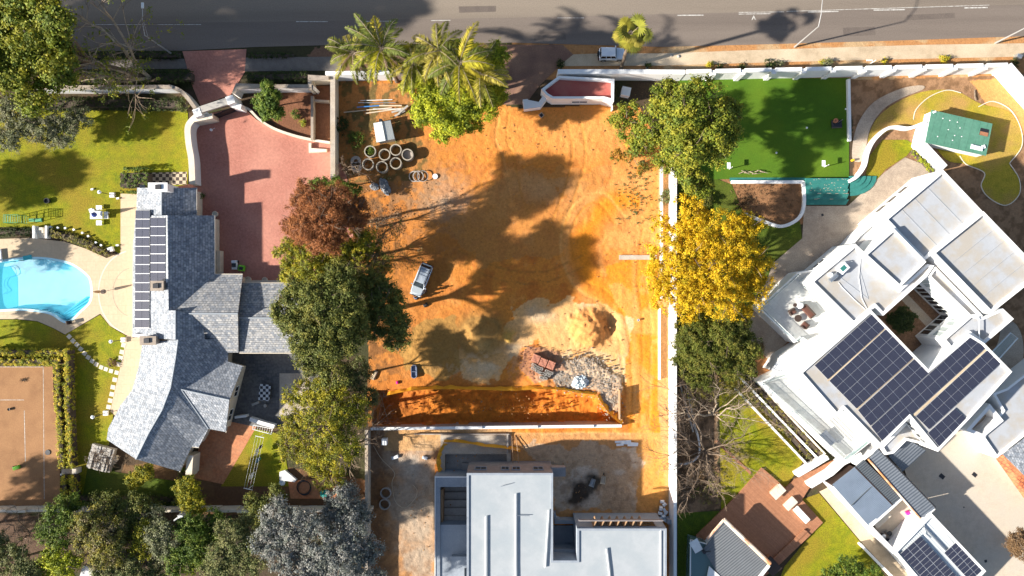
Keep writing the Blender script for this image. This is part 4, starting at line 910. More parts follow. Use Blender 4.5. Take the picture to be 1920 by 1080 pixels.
mb = MB(); mb.tube([tuple(P(x, y, 6.4)) for x, y in smooth([(1825, 575), (1835, 600), (1836, 625), (1838, 642)], 4, False)], .06, 6); props(mesh_obj('roof_cable', mb, 'white_paint'), 'thick white cable hanging over the pale roof by the panels', 'cable')
# solar arrays of the white house
zz = 6.80
def SQ(label, q, nu, nv): return solar_array(label, *[(x, y, zz) for x, y in q], nu, nv)
SQ('top strip of eight solar panels on the white house roof', [(1526.3, 685), (1633.8, 588.8), (1660, 613.8), (1551.3, 711.3)], 8, 1)
SQ('block of sixteen solar panels just below the top strip', [(1553.8, 713.8), (1661, 616), (1713.8, 668.8), (1605, 766)], 8, 2)
SQ('third strip of eight solar panels ending at the inner roof corner', [(1607.5, 768.8), (1713.8, 672.5), (1741, 699), (1631, 798)], 8, 1)
SQ('longest strip of fourteen solar panels crossing the whole white roof', [(1632, 799.5), (1821.5, 628), (1846, 653), (1653.5, 827)], 14, 1)
SQ('strip of ten solar panels beyond the beige walkway', [(1716, 780), (1850, 656), (1875, 681.5), (1741, 805)], 10, 1)
SQ('short strip of four solar panels at the south point of the roof', [(1738.5, 811.5), (1790, 765), (1815, 788), (1762, 840)], 4, 1)
mb = MB(); wall_mb(mb, [P(1713, 780, 6.8), P(1851, 654, 6.8)], 6.72, 6.80, .22); wall_mb(mb, [P(1552, 714, 6.8), P(1661, 615, 6.8)], 6.72, 6.80, .18); wall_mb(mb, [P(1606, 767, 6.8), P(1714, 670, 6.8)], 6.72, 6.80, .18)
props(mesh_obj('roof_walkway', mb, 'path_concrete'), 'beige walkway strips between the solar panels of the white house', 'walkway')

# ---------------------------------------------------------------- outbuildings
ra = math.atan2(-1, 1); rib = R(43)
ribmat('rib_grey', (.16, .18, .21), R(-48), .38, .5, .25, .06); ribmat('rib_dark', (.10, .115, .13), R(-48), .3, .5, .25, .05); ribmat('rib_blue', (.22, .27, .34), R(-48), .2, .25, .2, .02)
ribmat('rib_cabin', (.17, .18, .19), R(-50), .32, .55, .2, .05); ribmat('rib_pale', (.62, .66, .68), R(43), .3, .5, .1, .02)
def lean_to(parent, pts, mat, name='roof', th=.12): return mesh_obj(name, roof_mb([pts], th), mat, parent)
t = thing('outbuilding', 'low outbuilding with ribbed grey metal roofs and an open service yard', 'outbuilding', tuple(P(1680, 930, 0)))
lean_to(t, [(1666, 855, 3.3), (1700, 822, 3.3), (1736, 845, 3.0), (1693, 884, 3.0)], 'rib_grey')
lean_to(t, [(1646, 841, 3.7), (1753, 951, 3.7), (1726, 972, 3.4), (1629, 861, 3.4)], 'rib_grey')
lean_to(t, [(1620, 862, 3.3), (1690, 932, 3.3), (1674, 946, 3.15), (1604, 875, 3.15)], 'rib_dark')
lean_to(t, [(1603, 876, 3.2), (1673, 947, 3.2), (1630, 987, 2.9), (1561, 909, 2.9)], 'rib_blue', 'translucent_roof')
mesh_obj('roof_edge', MB().tube([tuple(P(x, y, 3.45)) for x, y in [(1628, 861), (1726, 973)]], .13, 6), 'orange_edge', t)
mesh_obj('roof_edge', MB().tube([tuple(P(x, y, 3.1)) for x, y in [(1603, 876), (1673, 947)]], .12, 6), 'dark_bronze', t)
mesh_obj('skylight_bar', MB().tube([tuple(P(x, y, 3.15)) for x, y in [(1636, 911), (1596, 948)]], .07, 4), 'rib_dark', t)
mesh_obj('gutter', MB().tube([tuple(P(x, y, 3.7)) for x, y in [(1647, 841), (1754, 951)]], .1, 6), 'black_metal', t)
def wseg(pts, h, w, mat='white_plaster', name='wall'): return mesh_obj(name, wall_mb(MB(), [P(x, y, h) for x, y in pts], -.1, h, w), mat, t)
wseg([(1561, 911), (1632, 988), (1678, 1036)], 2.5, .5); wseg([(1632, 986), (1674, 949), (1690, 934)], 3.0, .5); wseg([(1729, 974), (1752, 953)], 3.1, .4)
wseg([(1606, 872), (1646, 841)], 2.6, .3); wseg([(1690, 930), (1690, 878)], 2.2, .2, 'cream_plaster'); wseg([(1646, 842), (1748, 948)], 2.9, .3); wseg([(1561, 911), (1604, 878)], 2.6, .25, 'dark_bronze')
sheet('service_yard', [(1636, 984), (1690, 930), (1730, 972), (1676, 1034)], .035, 'drive_paving', 'small bright walled service yard with laundry tubs', 'yard')
props(mesh_obj('tub', MB().box(*P(1703, 962, .4)[:2], .45, .45, .03, .55, .5, .05), 'pink'), 'bright pink tub standing in the service yard', 'tub')
props(mesh_obj('storage_box', MB().box(*P(1655, 975, 1.0)[:2], 2.6, .9, .03, 1.0, R(43), .04), 'cream_plaster'), 'long cream lidded box against the yard wall', 'storage box')
for x, y, m_, lb in [(1657, 1006, 'black_metal', 'black bin in the service yard corner'), (1663, 1010, 'terracotta', 'brown bin beside the black bin'), (1668, 1000, 'steel', 'grey metal bin in the service yard')]:
    c = P(x, y, .8); b_ = thing('bin', lb, 'bin', (c.x, c.y, .03)); mesh_obj('container', MB().lathe(c.x, c.y, [(.001, .03), (.25, .03), (.32, .75), (.28, .8), (.001, .82)], 12), m_, b_)
    mesh_obj('lid', MB().lathe(c.x, c.y, [(.34, .8), (.33, .86), (.001, .9)], 12), 'black_metal' if m_ != 'black_metal' else 'steel', b_)
t = thing('garage', 'white parapeted outbuilding with solar panels in a sunken roof', 'outbuilding', tuple(P(1760, 1040, 0)))
w, o = flat_block(t, [(1747, 963), (1849, 1071), (1775, 1150), (1677, 1035)], 3.4, par=.3, ph=.4, deckm='rib_pale')
zz = 3.15
def SB(label, o, nu, nv): 
    lu = (12.6, -11.2); lv = (12.2, 13.4)
    A = (o[0], o[1], zz); B = (o[0]+lu[0]*nu, o[1]+lu[1]*nu, zz); D = (o[0]+lv[0]*nv, o[1]+lv[1]*nv, zz); C = (B[0]+D[0]-A[0], B[1]+D[1]-A[1], zz)
    return solar_array(label, A, B, C, D, nu, nv, mid='v', gap=.07)
SB('three wide block of solar panels on the sunken garage roof', (1687, 1038), 3, 6); SB('two wide block of solar panels right of the roof gutter', (1769, 1036), 2, 4)
mesh_obj('gutter', MB().tube([tuple(P(x, y, 3.15)) for x, y in [(1730, 985), (1822, 1085)]], .12, 6), 'steel', t)
mesh_obj('roof_brace', MB().tube([tuple(P(x, y, 3.2)) for x, y in [(1733, 985), (1734, 1003), (1742, 1010)]], .05, 5), 'white_paint', t)
mesh_obj('roof_brace', MB().tube([tuple(P(x, y, 3.2)) for x, y in [(1747, 975), (1788, 1023)]], .05, 5), 'white_paint', t)
# red tiled roof and the dark roof beyond at the east edge
t = thing('tiled_garage', 'building with an orange red tiled lean to roof at the east edge', 'building', tuple(P(1900, 880, 0)))
brickmat('red_tiles', (.50, .14, .05), (.42, .11, .04), (.14, .05, .03), .5, .42, R(38), .7, .03, .05, (.55, .2, .09), .5, .1)
lean_to(t, [(1868, 860, 2.2), (1880, 852, 2.9), (1990, 960, 2.9), (1960, 990, 2.2)], 'red_tiles')
lean_to(t, [(1881, 852, 3.1), (1990, 770, 3.6), (2080, 880, 3.6), (1990, 960, 3.1)], 'slate_rows_slant')
mesh_obj('wall', MB().prism([tuple(P(x, y, 2.1)) for x, y in [(1882, 857), (1985, 785), (2060, 880), (1985, 955)]], -.1, 2.1), 'white_plaster', t)

# ---------------------------------------------------------------- cabin on the deck
t = thing('garden_cabin', 'small cabin with a ribbed grey roof edged in orange beside the deck', 'cabin', tuple(P(1370, 1050, 0)))
lean_to(t, [(1361, 979, 2.9), (1440, 1056, 2.9), (1380, 1130, 2.6), (1318, 1030, 2.6)], 'rib_cabin')
mesh_obj('roof_edge', MB().tube([tuple(P(x, y, 2.95)) for x, y in [(1357, 974), (1444, 1057)]], .26, 6), 'orange_edge', t)
mesh_obj('roof_edge', MB().tube([tuple(P(x, y, 2.95)) for x, y in [(1357, 975), (1326, 1010)]], .18, 6), 'orange_edge', t)
mesh_obj('parapet', wall_mb(MB(), [P(1442, 1060, 2.9), P(1395, 1120, 2.9)], 0, 2.95, .4), 'white_plaster', t)
mesh_obj('wall', MB().prism([tuple(P(x, y, 2.5)) for x, y in [(1363, 986), (1432, 1056), (1380, 1125), (1325, 1030)]], -.1, 2.5), 'white_plaster', t)
mb = MB(); mb.prism([P(x, y, 2.2) for x, y in [(1296, 1012), (1326, 1020), (1345, 1055), (1325, 1130), (1292, 1130)]], 0, 2.2); mesh_obj('glass_porch', mb, 'porch_glass' if 'porch_glass' in MATS else plain('porch_glass', (.10, .17, .17), .1, 0, 1, 0, .8), t)
mb = MB(); mb.tube([tuple(P(x, y, 2.25)) for x, y in [(1294, 1090), (1295, 1012), (1326, 1020)]], .1, 5); mesh_obj('porch_frame', mb, 'white_paint', t)
mb = MB(); mb.face([P(1292, 1018, 2.5), P(1307, 1009, 2.6), P(1318, 1030, 2.5), P(1304, 1038, 2.4)][::-1]); mb.face([P(1292, 1018, 2.45), P(1307, 1009, 2.55), P(1318, 1030, 2.45), P(1304, 1038, 2.35)]); mesh_obj('awning', mb, 'white_paint', t)
mb = MB(); mb.prism([P(x, y, 2.7) for x, y in [(1330, 1062), (1350, 1080), (1340, 1130), (1316, 1130)]], 2.5, 2.7); mesh_obj('white_canopy', mb, 'white_paint', t)
c = P(1320, 1035, 3.0); mb = MB(); mb.cyl(c.x, c.y, .22, 2.6, 3.2, 12); mb.tube([(c.x, c.y, 3.0), (c.x+.9, c.y+.1, 3.0)], .08, 6); mesh_obj('chimney', mb, 'black_metal', t)
t = thing('deck_cupboard', 'dark timber store at the south corner of the deck', 'store', tuple(P(1445, 1065, 0)))
mesh_obj('body', MB().box(*P(1447, 1062, 1.2)[:2], 1.6, 2.2, .3, 1.2, R(43)), 'timber_deck', t); mesh_obj('lid', MB().box(*P(1447, 1062, 1.3)[:2], 1.7, 2.3, 1.2, 1.27, R(43)), 'dark_bronze', t)

# ---------------------------------------------------------------- grey house under construction
t = thing('unfinished_house', 'large grey rendered two storey house shell with a pale flat roof', 'house', tuple(P(1050, 1000, 0)))
flat_block(t, [(875, 887), (1037, 887), (1037, 1051), (1082, 1051), (1082, 991), (1250, 991), (1250, 1150), (875, 1150)], 6.3, par=.28, ph=.14, wallm='grey_render', deckm='roof_membrane')
mesh_obj('parapet_line', wall_mb(MB(), [P(1239, 994, 6.3), P(1239, 1150, 6.3)], 6.15, 6.32, .1), 'white_plaster', t)
M('mauve_render', (.29, .26, .25), (.24, .215, .21), 1.2, .9, .006, 8, fine=.1)
for x0, x1 in [(872, 1037)]:
    mesh_obj('facade', MB().box(*((P(x0+3, 889, 6.2)+P(x1-1, 889, 6.2))/2)[:2], (P(x1-1, 889, 6.2)-P(x0+3, 889, 6.2)).x, .35, 0, 6.1), 'mauve_render', t)
c = P(1047, 885, 4.2); mesh_obj('balcony', MB().box(c.x, c.y, 1.9, 1.2, 3.0, 4.2), 'mauve_render', t)
for x, w_ in [(900, 1.4), (947, .9), (968, .9), (1010, 1.2)]:
    a, b = face_out(P(877, 887, 6.3), P(1036, 887, 6.3), P(950, 990, 6)); a.y += .06; b.y += .06
    f = (P(x, 0, 6.3).x-a.x)/(b.x-a.x); d = w_/abs(b.x-a.x)/2; window_on(t, a, b, max(.01, f-d), min(.99, f+d), 3.6, 4.9, frame='grey_render')
# sun fins on the north face of the east wing
a, b = face_out(P(1084, 991, 6.3), P(1248, 991, 6.3), P(1160, 1060, 6)); window_on(t, a, b, .1, .8, 3.6, 5.6, frame='mauve_render', mull=0)
for i in range(7):
    x = P(1113+i*14.4, 991, 6.3).x; y = P(0, 991, 6.3).y
    mb = MB(); mb.prism([(x, y), (x+.08, y), (x+.5, y+.75), (x+.42, y+.75)], 3.5, 5.8, True); mesh_obj('sun_fin', mb, 'wood', t)
mb = MB(); y = P(0, 991, 6.3).y; x0 = P(1086, 0, 6.3).x; x1 = P(1245, 0, 6.3).x
mb.box((x0+x1)/2, y+.85, x1-x0, .12, 5.3, 5.9); mesh_obj('screen_beam', mb, 'mauve_render', t)
a_, b_ = P(1030, 1051, .02), P(1090, 985, .02); mesh_obj('yard_slab', MB().box((a_.x+b_.x)/2, (a_.y+b_.y)/2, b_.x-a_.x, b_.y-a_.y, -.2, .12), 'grey_render', t)
# recess shelf
c = P(1059, 1040, 3.4); mesh_obj('ledge', MB().box(c.x, c.y, 2.9, 1.4, 3.0, 3.4), 'grey_render', t)
# annex frame on the west side with the stair void
def strip(px0, py0, px1, py1, z1, mat='grey_render', name='annex_slab', z0=-2.2):
    a, b = P(px0, py0, z1), P(px1, py1, z1); mesh_obj(name, MB().box((a.x+b.x)/2, (a.y+b.y)/2, b.x-a.x, a.y-b.y, z0, z1), mat, t)
strip(815, 893, 880, 913, 2.6); strip(815, 913.2, 825, 1150, 2.6); strip(825.3, 984, 880, 1150, 2.45); strip(825.3, 913.4, 880, 983, -.9, 'blockwork', 'stair_well', -2.2)
for i in range(4): strip(833, 923+i*15, 874, 937+i*15, -.6+.42*i, 'blockwork', 'stair_step', -2.1)
strip(815, 893.5, 880, 895.5, 2.68, 'white_plaster', 'coping', 2.602); strip(815, 895.6, 816.4, 1150, 2.68, 'white_plaster', 'coping', 2.602)
mesh_obj('stair_side', MB().box(*P(829, 950, 1)[:2], .35, 4.8, -2.2, 1.4), 'wood', t)
mesh_obj('annex_roof', MB().box(*P(862, 1068, 3.0)[:2], 2.2, 3.6, 2.46, 3.2), 'grey_render', t); c = P(880, 1075, 3.3); mesh_obj('skylight', MB().box(c.x, c.y, 1.3, 1.3, 3.2, 3.35), 'dark_glass', t)
# low forecourt walls
wall('low_wall', 'low grey wall across the yard beside the fins', [(1040, 979), (1085, 979)], 1.4, .5, 'grey_render'); wall('low_wall', 'curved grey upstand at the corner of the grey house', [(1040, 962), (1042, 972), (1052, 977)], 1.1, .3, 'grey_render', smooth_n=4)
wall('low_wall', 'short grey wall linking the fins to the party wall', [(1252, 979), (1262, 979)], 1.6, .6, 'grey_render')
# pipes on the flat roof
for pts, r, m_, lb in [([(967, 926), (967, 1060), (968, 1120)], .11, 'white_paint', 'longest white pipe lying on the pale flat roof'), ([(911, 968), (911, 1120)], .1, 'white_paint', 'white pipe near the west edge of the flat roof'),
                       ([(1029, 956), (1022, 1064)], .1, 'white_paint', 'white pipe lying aslant beside the roof recess'), ([(1137, 1029), (1142, 1070), (1146, 1120)], .1, 'white_paint', 'white pipe on the roof of the east wing'),
                       ([(968, 966.5), (993, 967)], .05, 'steel', 'short grey crossbar joined to the longest roof pipe'), ([(939, 912), (959, 907)], .04, 'steel', 'thin grey rod near the north edge of the flat roof')]:
    mb = MB(); mb.tube([tuple(P(x, y, 6.35)) for x, y in pts], r, 8); props(mesh_obj('roof_pipe', mb, m_), lb, 'pipe')
# concrete slab and tank pit north west of the house
mb = MB()
t = thing('plunge_pool_shell', 'unfinished concrete pool shell beside the grey house', 'concrete shell', tuple(P(892, 860, 0)))
def cbox(px0, py0, px1, py1, z0, z1, mat, name):
    a, b = P(px0, py0, max(z1, 0)), P(px1, py1, max(z1, 0)); mesh_obj(name, MB().box((a.x+b.x)/2, (a.y+b.y)/2, b.x-a.x, a.y-b.y, z0, z1), mat, t)
cbox(826, 816, 958, 850, -.2, .05, 'raw_concrete', 'apron'); cbox(826, 850.3, 834, 905, -1.7, .05, 'raw_concrete', 'rim'); cbox(950, 850.3, 958, 905, -1.7, .05, 'raw_concrete', 'rim')
cbox(834.3, 850.3, 949.7, 905, -1.8, -1.2, 'blockwork', 'basin_floor'); cbox(834, 850.2, 950, 851.6, -1.7, .045, 'raw_concrete', 'rim'); cbox(865, 871, 949, 905, -1.19, -.7, 'blockwork', 'basin_step')
cbox(777, 813.5, 955, 815, -.2, .35, 'blockwork', 'edge_wall'); cbox(950, 815.2, 953, 850, -.2, .35, 'blockwork', 'edge_wall')

# ================================================================ TREES AND PLANTS
colattr_mat('leaves', .65, .28)
M('bark', (.22, .16, .11), (.13, .095, .07), 2.5, .95, .02, 6, fine=.2)
M('pale_bark', (.40, .32, .23), (.26, .2, .14), 2.5, .95, .02, 6, fine=.2)
M('twig', (.25, .185, .13), (.17, .12, .085), 2.5, .95, 0)
M('twig_dark', (.10, .075, .055), (.06, .045, .035), 2.5, .95, 0)
def unit(v): return v/np.maximum(np.linalg.norm(v, axis=1, keepdims=True), 1e-9)
def leaf_mesh(centers, cdirs, rc, k, leaf, cols, rng, aspect=1.0, flat=.75, up=.45, sparse=1.0):
    """k leaf quads round each clump centre"""
    leaf = leaf*.68; k = int(k*1.9)
    n = len(centers)
    if n == 0: return None
    ci = np.repeat(np.arange(n), k); m = n*k
    d = unit(rng.normal(size=(m, 3))); rr = rc*np.repeat(rng.uniform(.5, 1.35, n), k)[:, None]*np.abs(rng.normal(size=(m, 1))*.45+.62)
    dd = d*rr; dd[:, 2] *= flat
    p = centers[ci]+dd
    nrm = unit(d*.8+cdirs[ci]*.5+rng.normal(size=(m, 3))*.55+np.array([0, 0, up]))
    a = unit(np.cross(nrm, rng.normal(size=(m, 3)))); b = np.cross(nrm, a)
    s = leaf*rng.uniform(.55, 1.25, (m, 1)); a = a*s*.5; b = b*s*.5*aspect
    V = np.stack([p-a-b*.4, p-b*1.0+a*.3, p+a+b*.4, p+b*1.0-a*.3], 1).reshape(-1, 3)
    F = np.arange(m*4, dtype=np.int32).reshape(-1, 4)
    cols = np.array(cols); pick = cols[rng.integers(0, len(cols), n)]; pick2 = cols[rng.integers(0, len(cols), m)]
    c = pick[ci]*.75+pick2*.25; c = c*rng.uniform(.72, 1.28, (m, 1)); c = np.repeat(c, 4, axis=0)
    return V, F, c
def lobe_clumps(c, r, rc, rng, dens=1.0, fill=.25, lump=.18):
    c = np.array(c); r = np.array(r); area = 2*math.pi*(r[0]*r[1]+r[0]*r[2]+r[1]*r[2])/1.5
    n = max(5, int(dens*area/(rc*rc*2.2)))
    d = unit(rng.normal(size=(n, 3))); d[:, 2] = np.where(d[:, 2] < -.25, -d[:, 2]*.6, d[:, 2]); d = unit(d)
    ph = rng.uniform(0, 6.28, 6)
    f = 1+lump*(np.sin(3*d[:, 0]+ph[0]+2*d[:, 1])+np.sin(4*d[:, 1]+ph[1]+3*d[:, 2])+.7*np.sin(7*d[:, 0]+ph[2])*np.sin(6*d[:, 1]+ph[3]))*.7
    q = np.where(rng.random(n) < fill, rng.uniform(.35, .85, n), rng.uniform(.82, 1.03, n))
    return c+d*r*(f*q)[:, None], d
PAL = dict(
    pine=[(.10, .125, .012), (.14, .145, .015), (.06, .085, .012), (.18, .165, .015)],
    dark=[(.062, .075, .016), (.085, .092, .018), (.042, .05, .012), (.125, .115, .022)],
    olive=[(.08, .095, .03), (.12, .12, .04), (.055, .07, .022), (.15, .14, .055)],
    yellow=[(.68, .43, .012), (.74, .50, .016), (.62, .40, .012), (.40, .32, .014), (.66, .40, .01), (.56, .38, .016)],
    lime=[(.26, .28, .012), (.33, .33, .02), (.16, .19, .012), (.12, .15, .02)],
    citron=[(.27, .24, .012), (.33, .27, .02), (.16, .17, .015), (.1, .12, .02)],
    rust=[(.30, .11, .035), (.38, .15, .05), (.19, .07, .025), (.24, .10, .04)],
    blue=[(.17, .17, .155), (.25, .235, .21), (.10, .11, .105), (.14, .15, .12)],
    green=[(.06, .10, .012), (.09, .13, .015), (.04, .07, .012), (.12, .145, .02)],
    hedge=[(.17, .17, .012), (.25, .21, .015), (.10, .12, .012), (.32, .23, .02)],
    shrub=[(.045, .07, .015), (.07, .09, .02), (.03, .045, .012)],
    greygreen=[(.16, .165, .09), (.22, .21, .13), (.10, .115, .055), (.13, .14, .05)],
    mixed=[(.17, .16, .03), (.26, .22, .03), (.10, .11, .03), (.2, .16, .09)],
    palm=[(.20, .20, .02), (.28, .25, .03), (.14, .15, .02), (.36, .30, .05)],
    brown=[(.22, .13, .06), (.3, .19, .1), (.14, .08, .04)],
    orange=[(.6, .24, .03), (.5, .2, .03), (.35, .25, .03)])
for k_, g_ in dict(pine=1.75, green=1.5, lime=1.5, citron=1.35, dark=1.9, olive=1.7, hedge=2.2, yellow=1.0, mixed=1.25, greygreen=1.35, rust=1.2, blue=1.45).items(): PAL[k_] = [tuple(min(.8, x*g_) for x in c) for c in PAL[k_]]
TN = [0]
def merge(L):
    V = []; F = []; C = []; n = 0
    for v, f, c in L: V.append(v); F.append(f+n); C.append(c); n += len(v)
    return np.concatenate(V), np.concatenate(F), np.concatenate(C)
def limb_pts(a, b, rng, n=5, wob=.12):
    a = np.array(a, float); b = np.array(b, float); L_ = np.linalg.norm(b-a); out = []
    for i in range(n+1):
        t = i/n; p = a*(1-t)+b*t; p[2] += math.sin(t*math.pi)*L_*.06
        if 0 < i < n: p += rng.normal(size=3)*wob*L_/n
        out.append(tuple(p))
    return out
def tree(label, lobes, base, pal, leaf=.30, rc=.55, k=26, dens=1.0, trunk=.22, cat='tree', name='tree', group=None, aspect=1.0, bark='bark', fill=.3, twigs=0, lump=.18, flat=.75, up=.45, translate=None):
    """lobes: (px, py, z, r_px, squash); base: photo pixel of the foot"""
    TN[0] += 1; rng = np.random.default_rng(100+TN[0]); g = P(*base, 0)
    t = thing(name, label, cat, (g.x, g.y, -.05), group); parts = []; tb = MB(); lob = []
    for (x, y, z, r, sq) in lobes:
        c = P(x, y, z); r = PX(r, z); lob.append((c, r)); sub_ = [(c, r*.80, 1.0)]; ns = 5 if r > 1.6 else 3; a0 = rng.uniform(0, 6.28)
        for q in range(ns):
            a = a0+q*6.283/ns+rng.uniform(-.4, .4); e = rng.uniform(.5, .8)*r; sub_.append((c+Vector((math.cos(a)*e, math.sin(a)*e, rng.uniform(-.25, .35)*r*sq)), r*rng.uniform(.26, .48), .8))
        for c_, r_, dn in sub_:
            cc, dd = lobe_clumps(c_, (r_, r_*rng.uniform(.85, 1.1), r_*sq), rc*rng.uniform(.75, 1.0), rng, dens*dn, fill, lump*1.3); cc[:, 2] = np.maximum(cc[:, 2], .25)
            parts.append(leaf_mesh(cc, dd, rc*.9, k, leaf, PAL[pal] if isinstance(pal, str) else pal, rng, aspect, flat, up))
    V, F, C = merge(parts); mesh_obj('crown', (V, F), 'leaves', t, False, C)
    zc = sorted(l[0].z for l in lob)[len(lob)//2]; cx = sum(l[0].x for l in lob)/len(lob); cy = sum(l[0].y for l in lob)/len(lob)
    top = np.array([g.x*.4+cx*.6, g.y*.4+cy*.6, zc*.55]); tp = limb_pts((g.x, g.y, -.1), top, rng, 5, .06); tb.tube(tp, [trunk*(1-.1*i) for i in range(6)], 8)
    for c, r in lob:
        tb.tube(limb_pts(top, c, rng, 4), [trunk*.5, trunk*.42, trunk*.34, trunk*.25, trunk*.12], 6)
        for _ in range(twigs):
            d = rng.normal(size=3); d[2] = abs(d[2])*.7; d /= np.linalg.norm(d); e = np.array(c)+d*r*rng.uniform(.85, 1.15)
            m_ = np.array(c)*.6+e*.4+rng.normal(size=3)*.15; tb.tube([tuple(c), tuple(m_), tuple(e)], [.06, .04, .012], 4)
            for _ in range(3):
                e2 = m_+(e-m_)*rng.uniform(.3, .9)+rng.normal(size=3)*r*.18; tb.tube([tuple(m_+(e-m_)*rng.uniform(0, .6)), tuple(e2)], [.025, .008], 3)
    mesh_obj('trunk', tb, bark, t); return t
def bare_tree(label, base, tips, pal=None, r0=.22, levels=4, spread=.5, seed=1, name='bare_tree', bark='twig', group=None, nb=3, cat='tree', fork_z=1.5, leaf=None, limbmat=None):
    """tips: photo (px,py,z) ends of the main limbs; twigs grow from them"""
    rng = np.random.default_rng(seed); g = P(*base, 0); t = thing(name, label, cat, (g.x, g.y, -.05), group)
    tb = MB(); tw = MB(); cl = []
    f = np.array([g.x, g.y, fork_z]); tb.tube(limb_pts((g.x, g.y, -.1), f, rng, 3, .03), [r0*1.15, r0, r0*.95, r0*.9], 9)
    def grow(p, d, L_, r, lv):
        q = p; pts = [tuple(p)]; dd = d.copy()
        for i in range(3):
            dd = dd+rng.normal(size=3)*.16; dd /= np.linalg.norm(dd); q = q+dd*L_/3; pts.append(tuple(q))
        (tb if r > .045 else tw).tube(pts, [r, r*.85, r*.7, r*.55], 5 if r > .045 else 3, False)
        if lv == 0: cl.append(q); return
        for i in range(nb if lv > 1 else nb+1):
            k = rng.integers(1, 4); e = dd+rng.normal(size=3)*spread; e[2] = e[2]*.7+.05; e /= np.linalg.norm(e)
            grow(np.array(pts[k]), e, L_*rng.uniform(.5, .72), r*.55, lv-1)
    for (x, y, z, r) in tips:
        e = np.array(P(x, y, z)); pts = limb_pts(f, e, rng, 5, .16); tb.tube(pts, [r*(1-.13*i) for i in range(6)], 7)
        L_ = np.linalg.norm(e-f)
        for i in range(1, 6):
            for _ in range(2 if i > 1 else 1):
                d = (e-f)/L_+rng.normal(size=3)*.65; d[2] = d[2]*.7+.1; d /= np.linalg.norm(d); grow(np.array(pts[i]), d, L_*.36*(1-.06*i), r*.38, levels-2)
    mesh_obj('trunk', tb, limbmat or bark, t); mesh_obj('twigs', tw, bark, t)
    if leaf:
        cc = np.array(cl); k_, lf, p_ = leaf; cc = cc[rng.random(len(cc)) < .7]
        V, F, C = leaf_mesh(cc, np.tile([0, 0, 1.], (len(cc), 1)), .35, k_, lf, PAL[p_], rng); mesh_obj('foliage', (V, F), 'leaves', t, False, C)
    return t
def shrub(label, x, y, r, h, pal, name='shrub', cat='shrub', group=None, leaf=.16, rc=.28, k=18, dens=1.1, aspect=1.0):
    TN[0] += 1; rng = np.random.default_rng(100+TN[0]); c = P(x, y, h*.5); rr = PX(r, h*.5)
    cc, dd = lobe_clumps((c.x, c.y, h*.45), (rr, rr, h*.5), rc, rng, dens, .35); cc[:, 2] = np.maximum(cc[:, 2], .1)
    V, F, C = leaf_mesh(cc, dd, rc, k, leaf, PAL[pal], rng, aspect)
    t = thing(name, label, cat, (c.x, c.y, -.02), group); mesh_obj('foliage', (V, F), 'leaves', t, False, C)
    mb = MB()
    for a in range(4): mb.tube([(c.x, c.y, -.05), (c.x+math.cos(a*1.6)*rr*.4, c.y+math.sin(a*1.6)*rr*.4, h*.55)], [.05, .02], 5)
    mesh_obj('stem', mb, 'bark', t); return t
def hedge(label, pts, w, h, pal, leaf=.15, k=14, rc=.2, dens=9):
    """clipped hedge along photo points of its top"""
    TN[0] += 1; rng = np.random.default_rng(300+TN[0]); wp = [np.array(P(x, y, h)[:2]) for x, y in pts]; C_ = []; D_ = []
    for a, b in zip(wp[:-1], wp[1:]):
        L_ = np.linalg.norm(b-a); d = (b-a)/L_; nn = np.array([-d[1], d[0]]); n = int(L_*(w+1.2*h)*dens)
        s = rng.uniform(0, L_, n); which = rng.random(n); o = np.where(which < .5, rng.uniform(-w/2, w/2, n), np.where(which < .75, -w/2, w/2))+rng.normal(size=n)*.04
        z = np.where(which < .5, h+rng.normal(size=n)*.05, rng.uniform(.1, h, n))
        xy = a+d*s[:, None]+nn*o[:, None]; C_.append(np.hstack([xy, z[:, None]])); dv = np.zeros((n, 3)); dv[:, 2] = which < .5; dv[:, :2] = nn*np.where(which < .5, 0, np.sign(o))[:, None]; D_.append(dv)
    V, F, C = leaf_mesh(np.concatenate(C_), np.concatenate(D_), rc, k, leaf, PAL[pal], rng, up=1.1)
    t = thing('hedge', label, 'hedge', (wp[0][0], wp[0][1], -.02)); mesh_obj('foliage', (V, F), 'leaves', t, False, C)
    mesh_obj('branches', wall_mb(MB(), [Vector((*p, 0)) for p in wp], -.05, h-.2, w*.6), 'twig_dark', t); return t
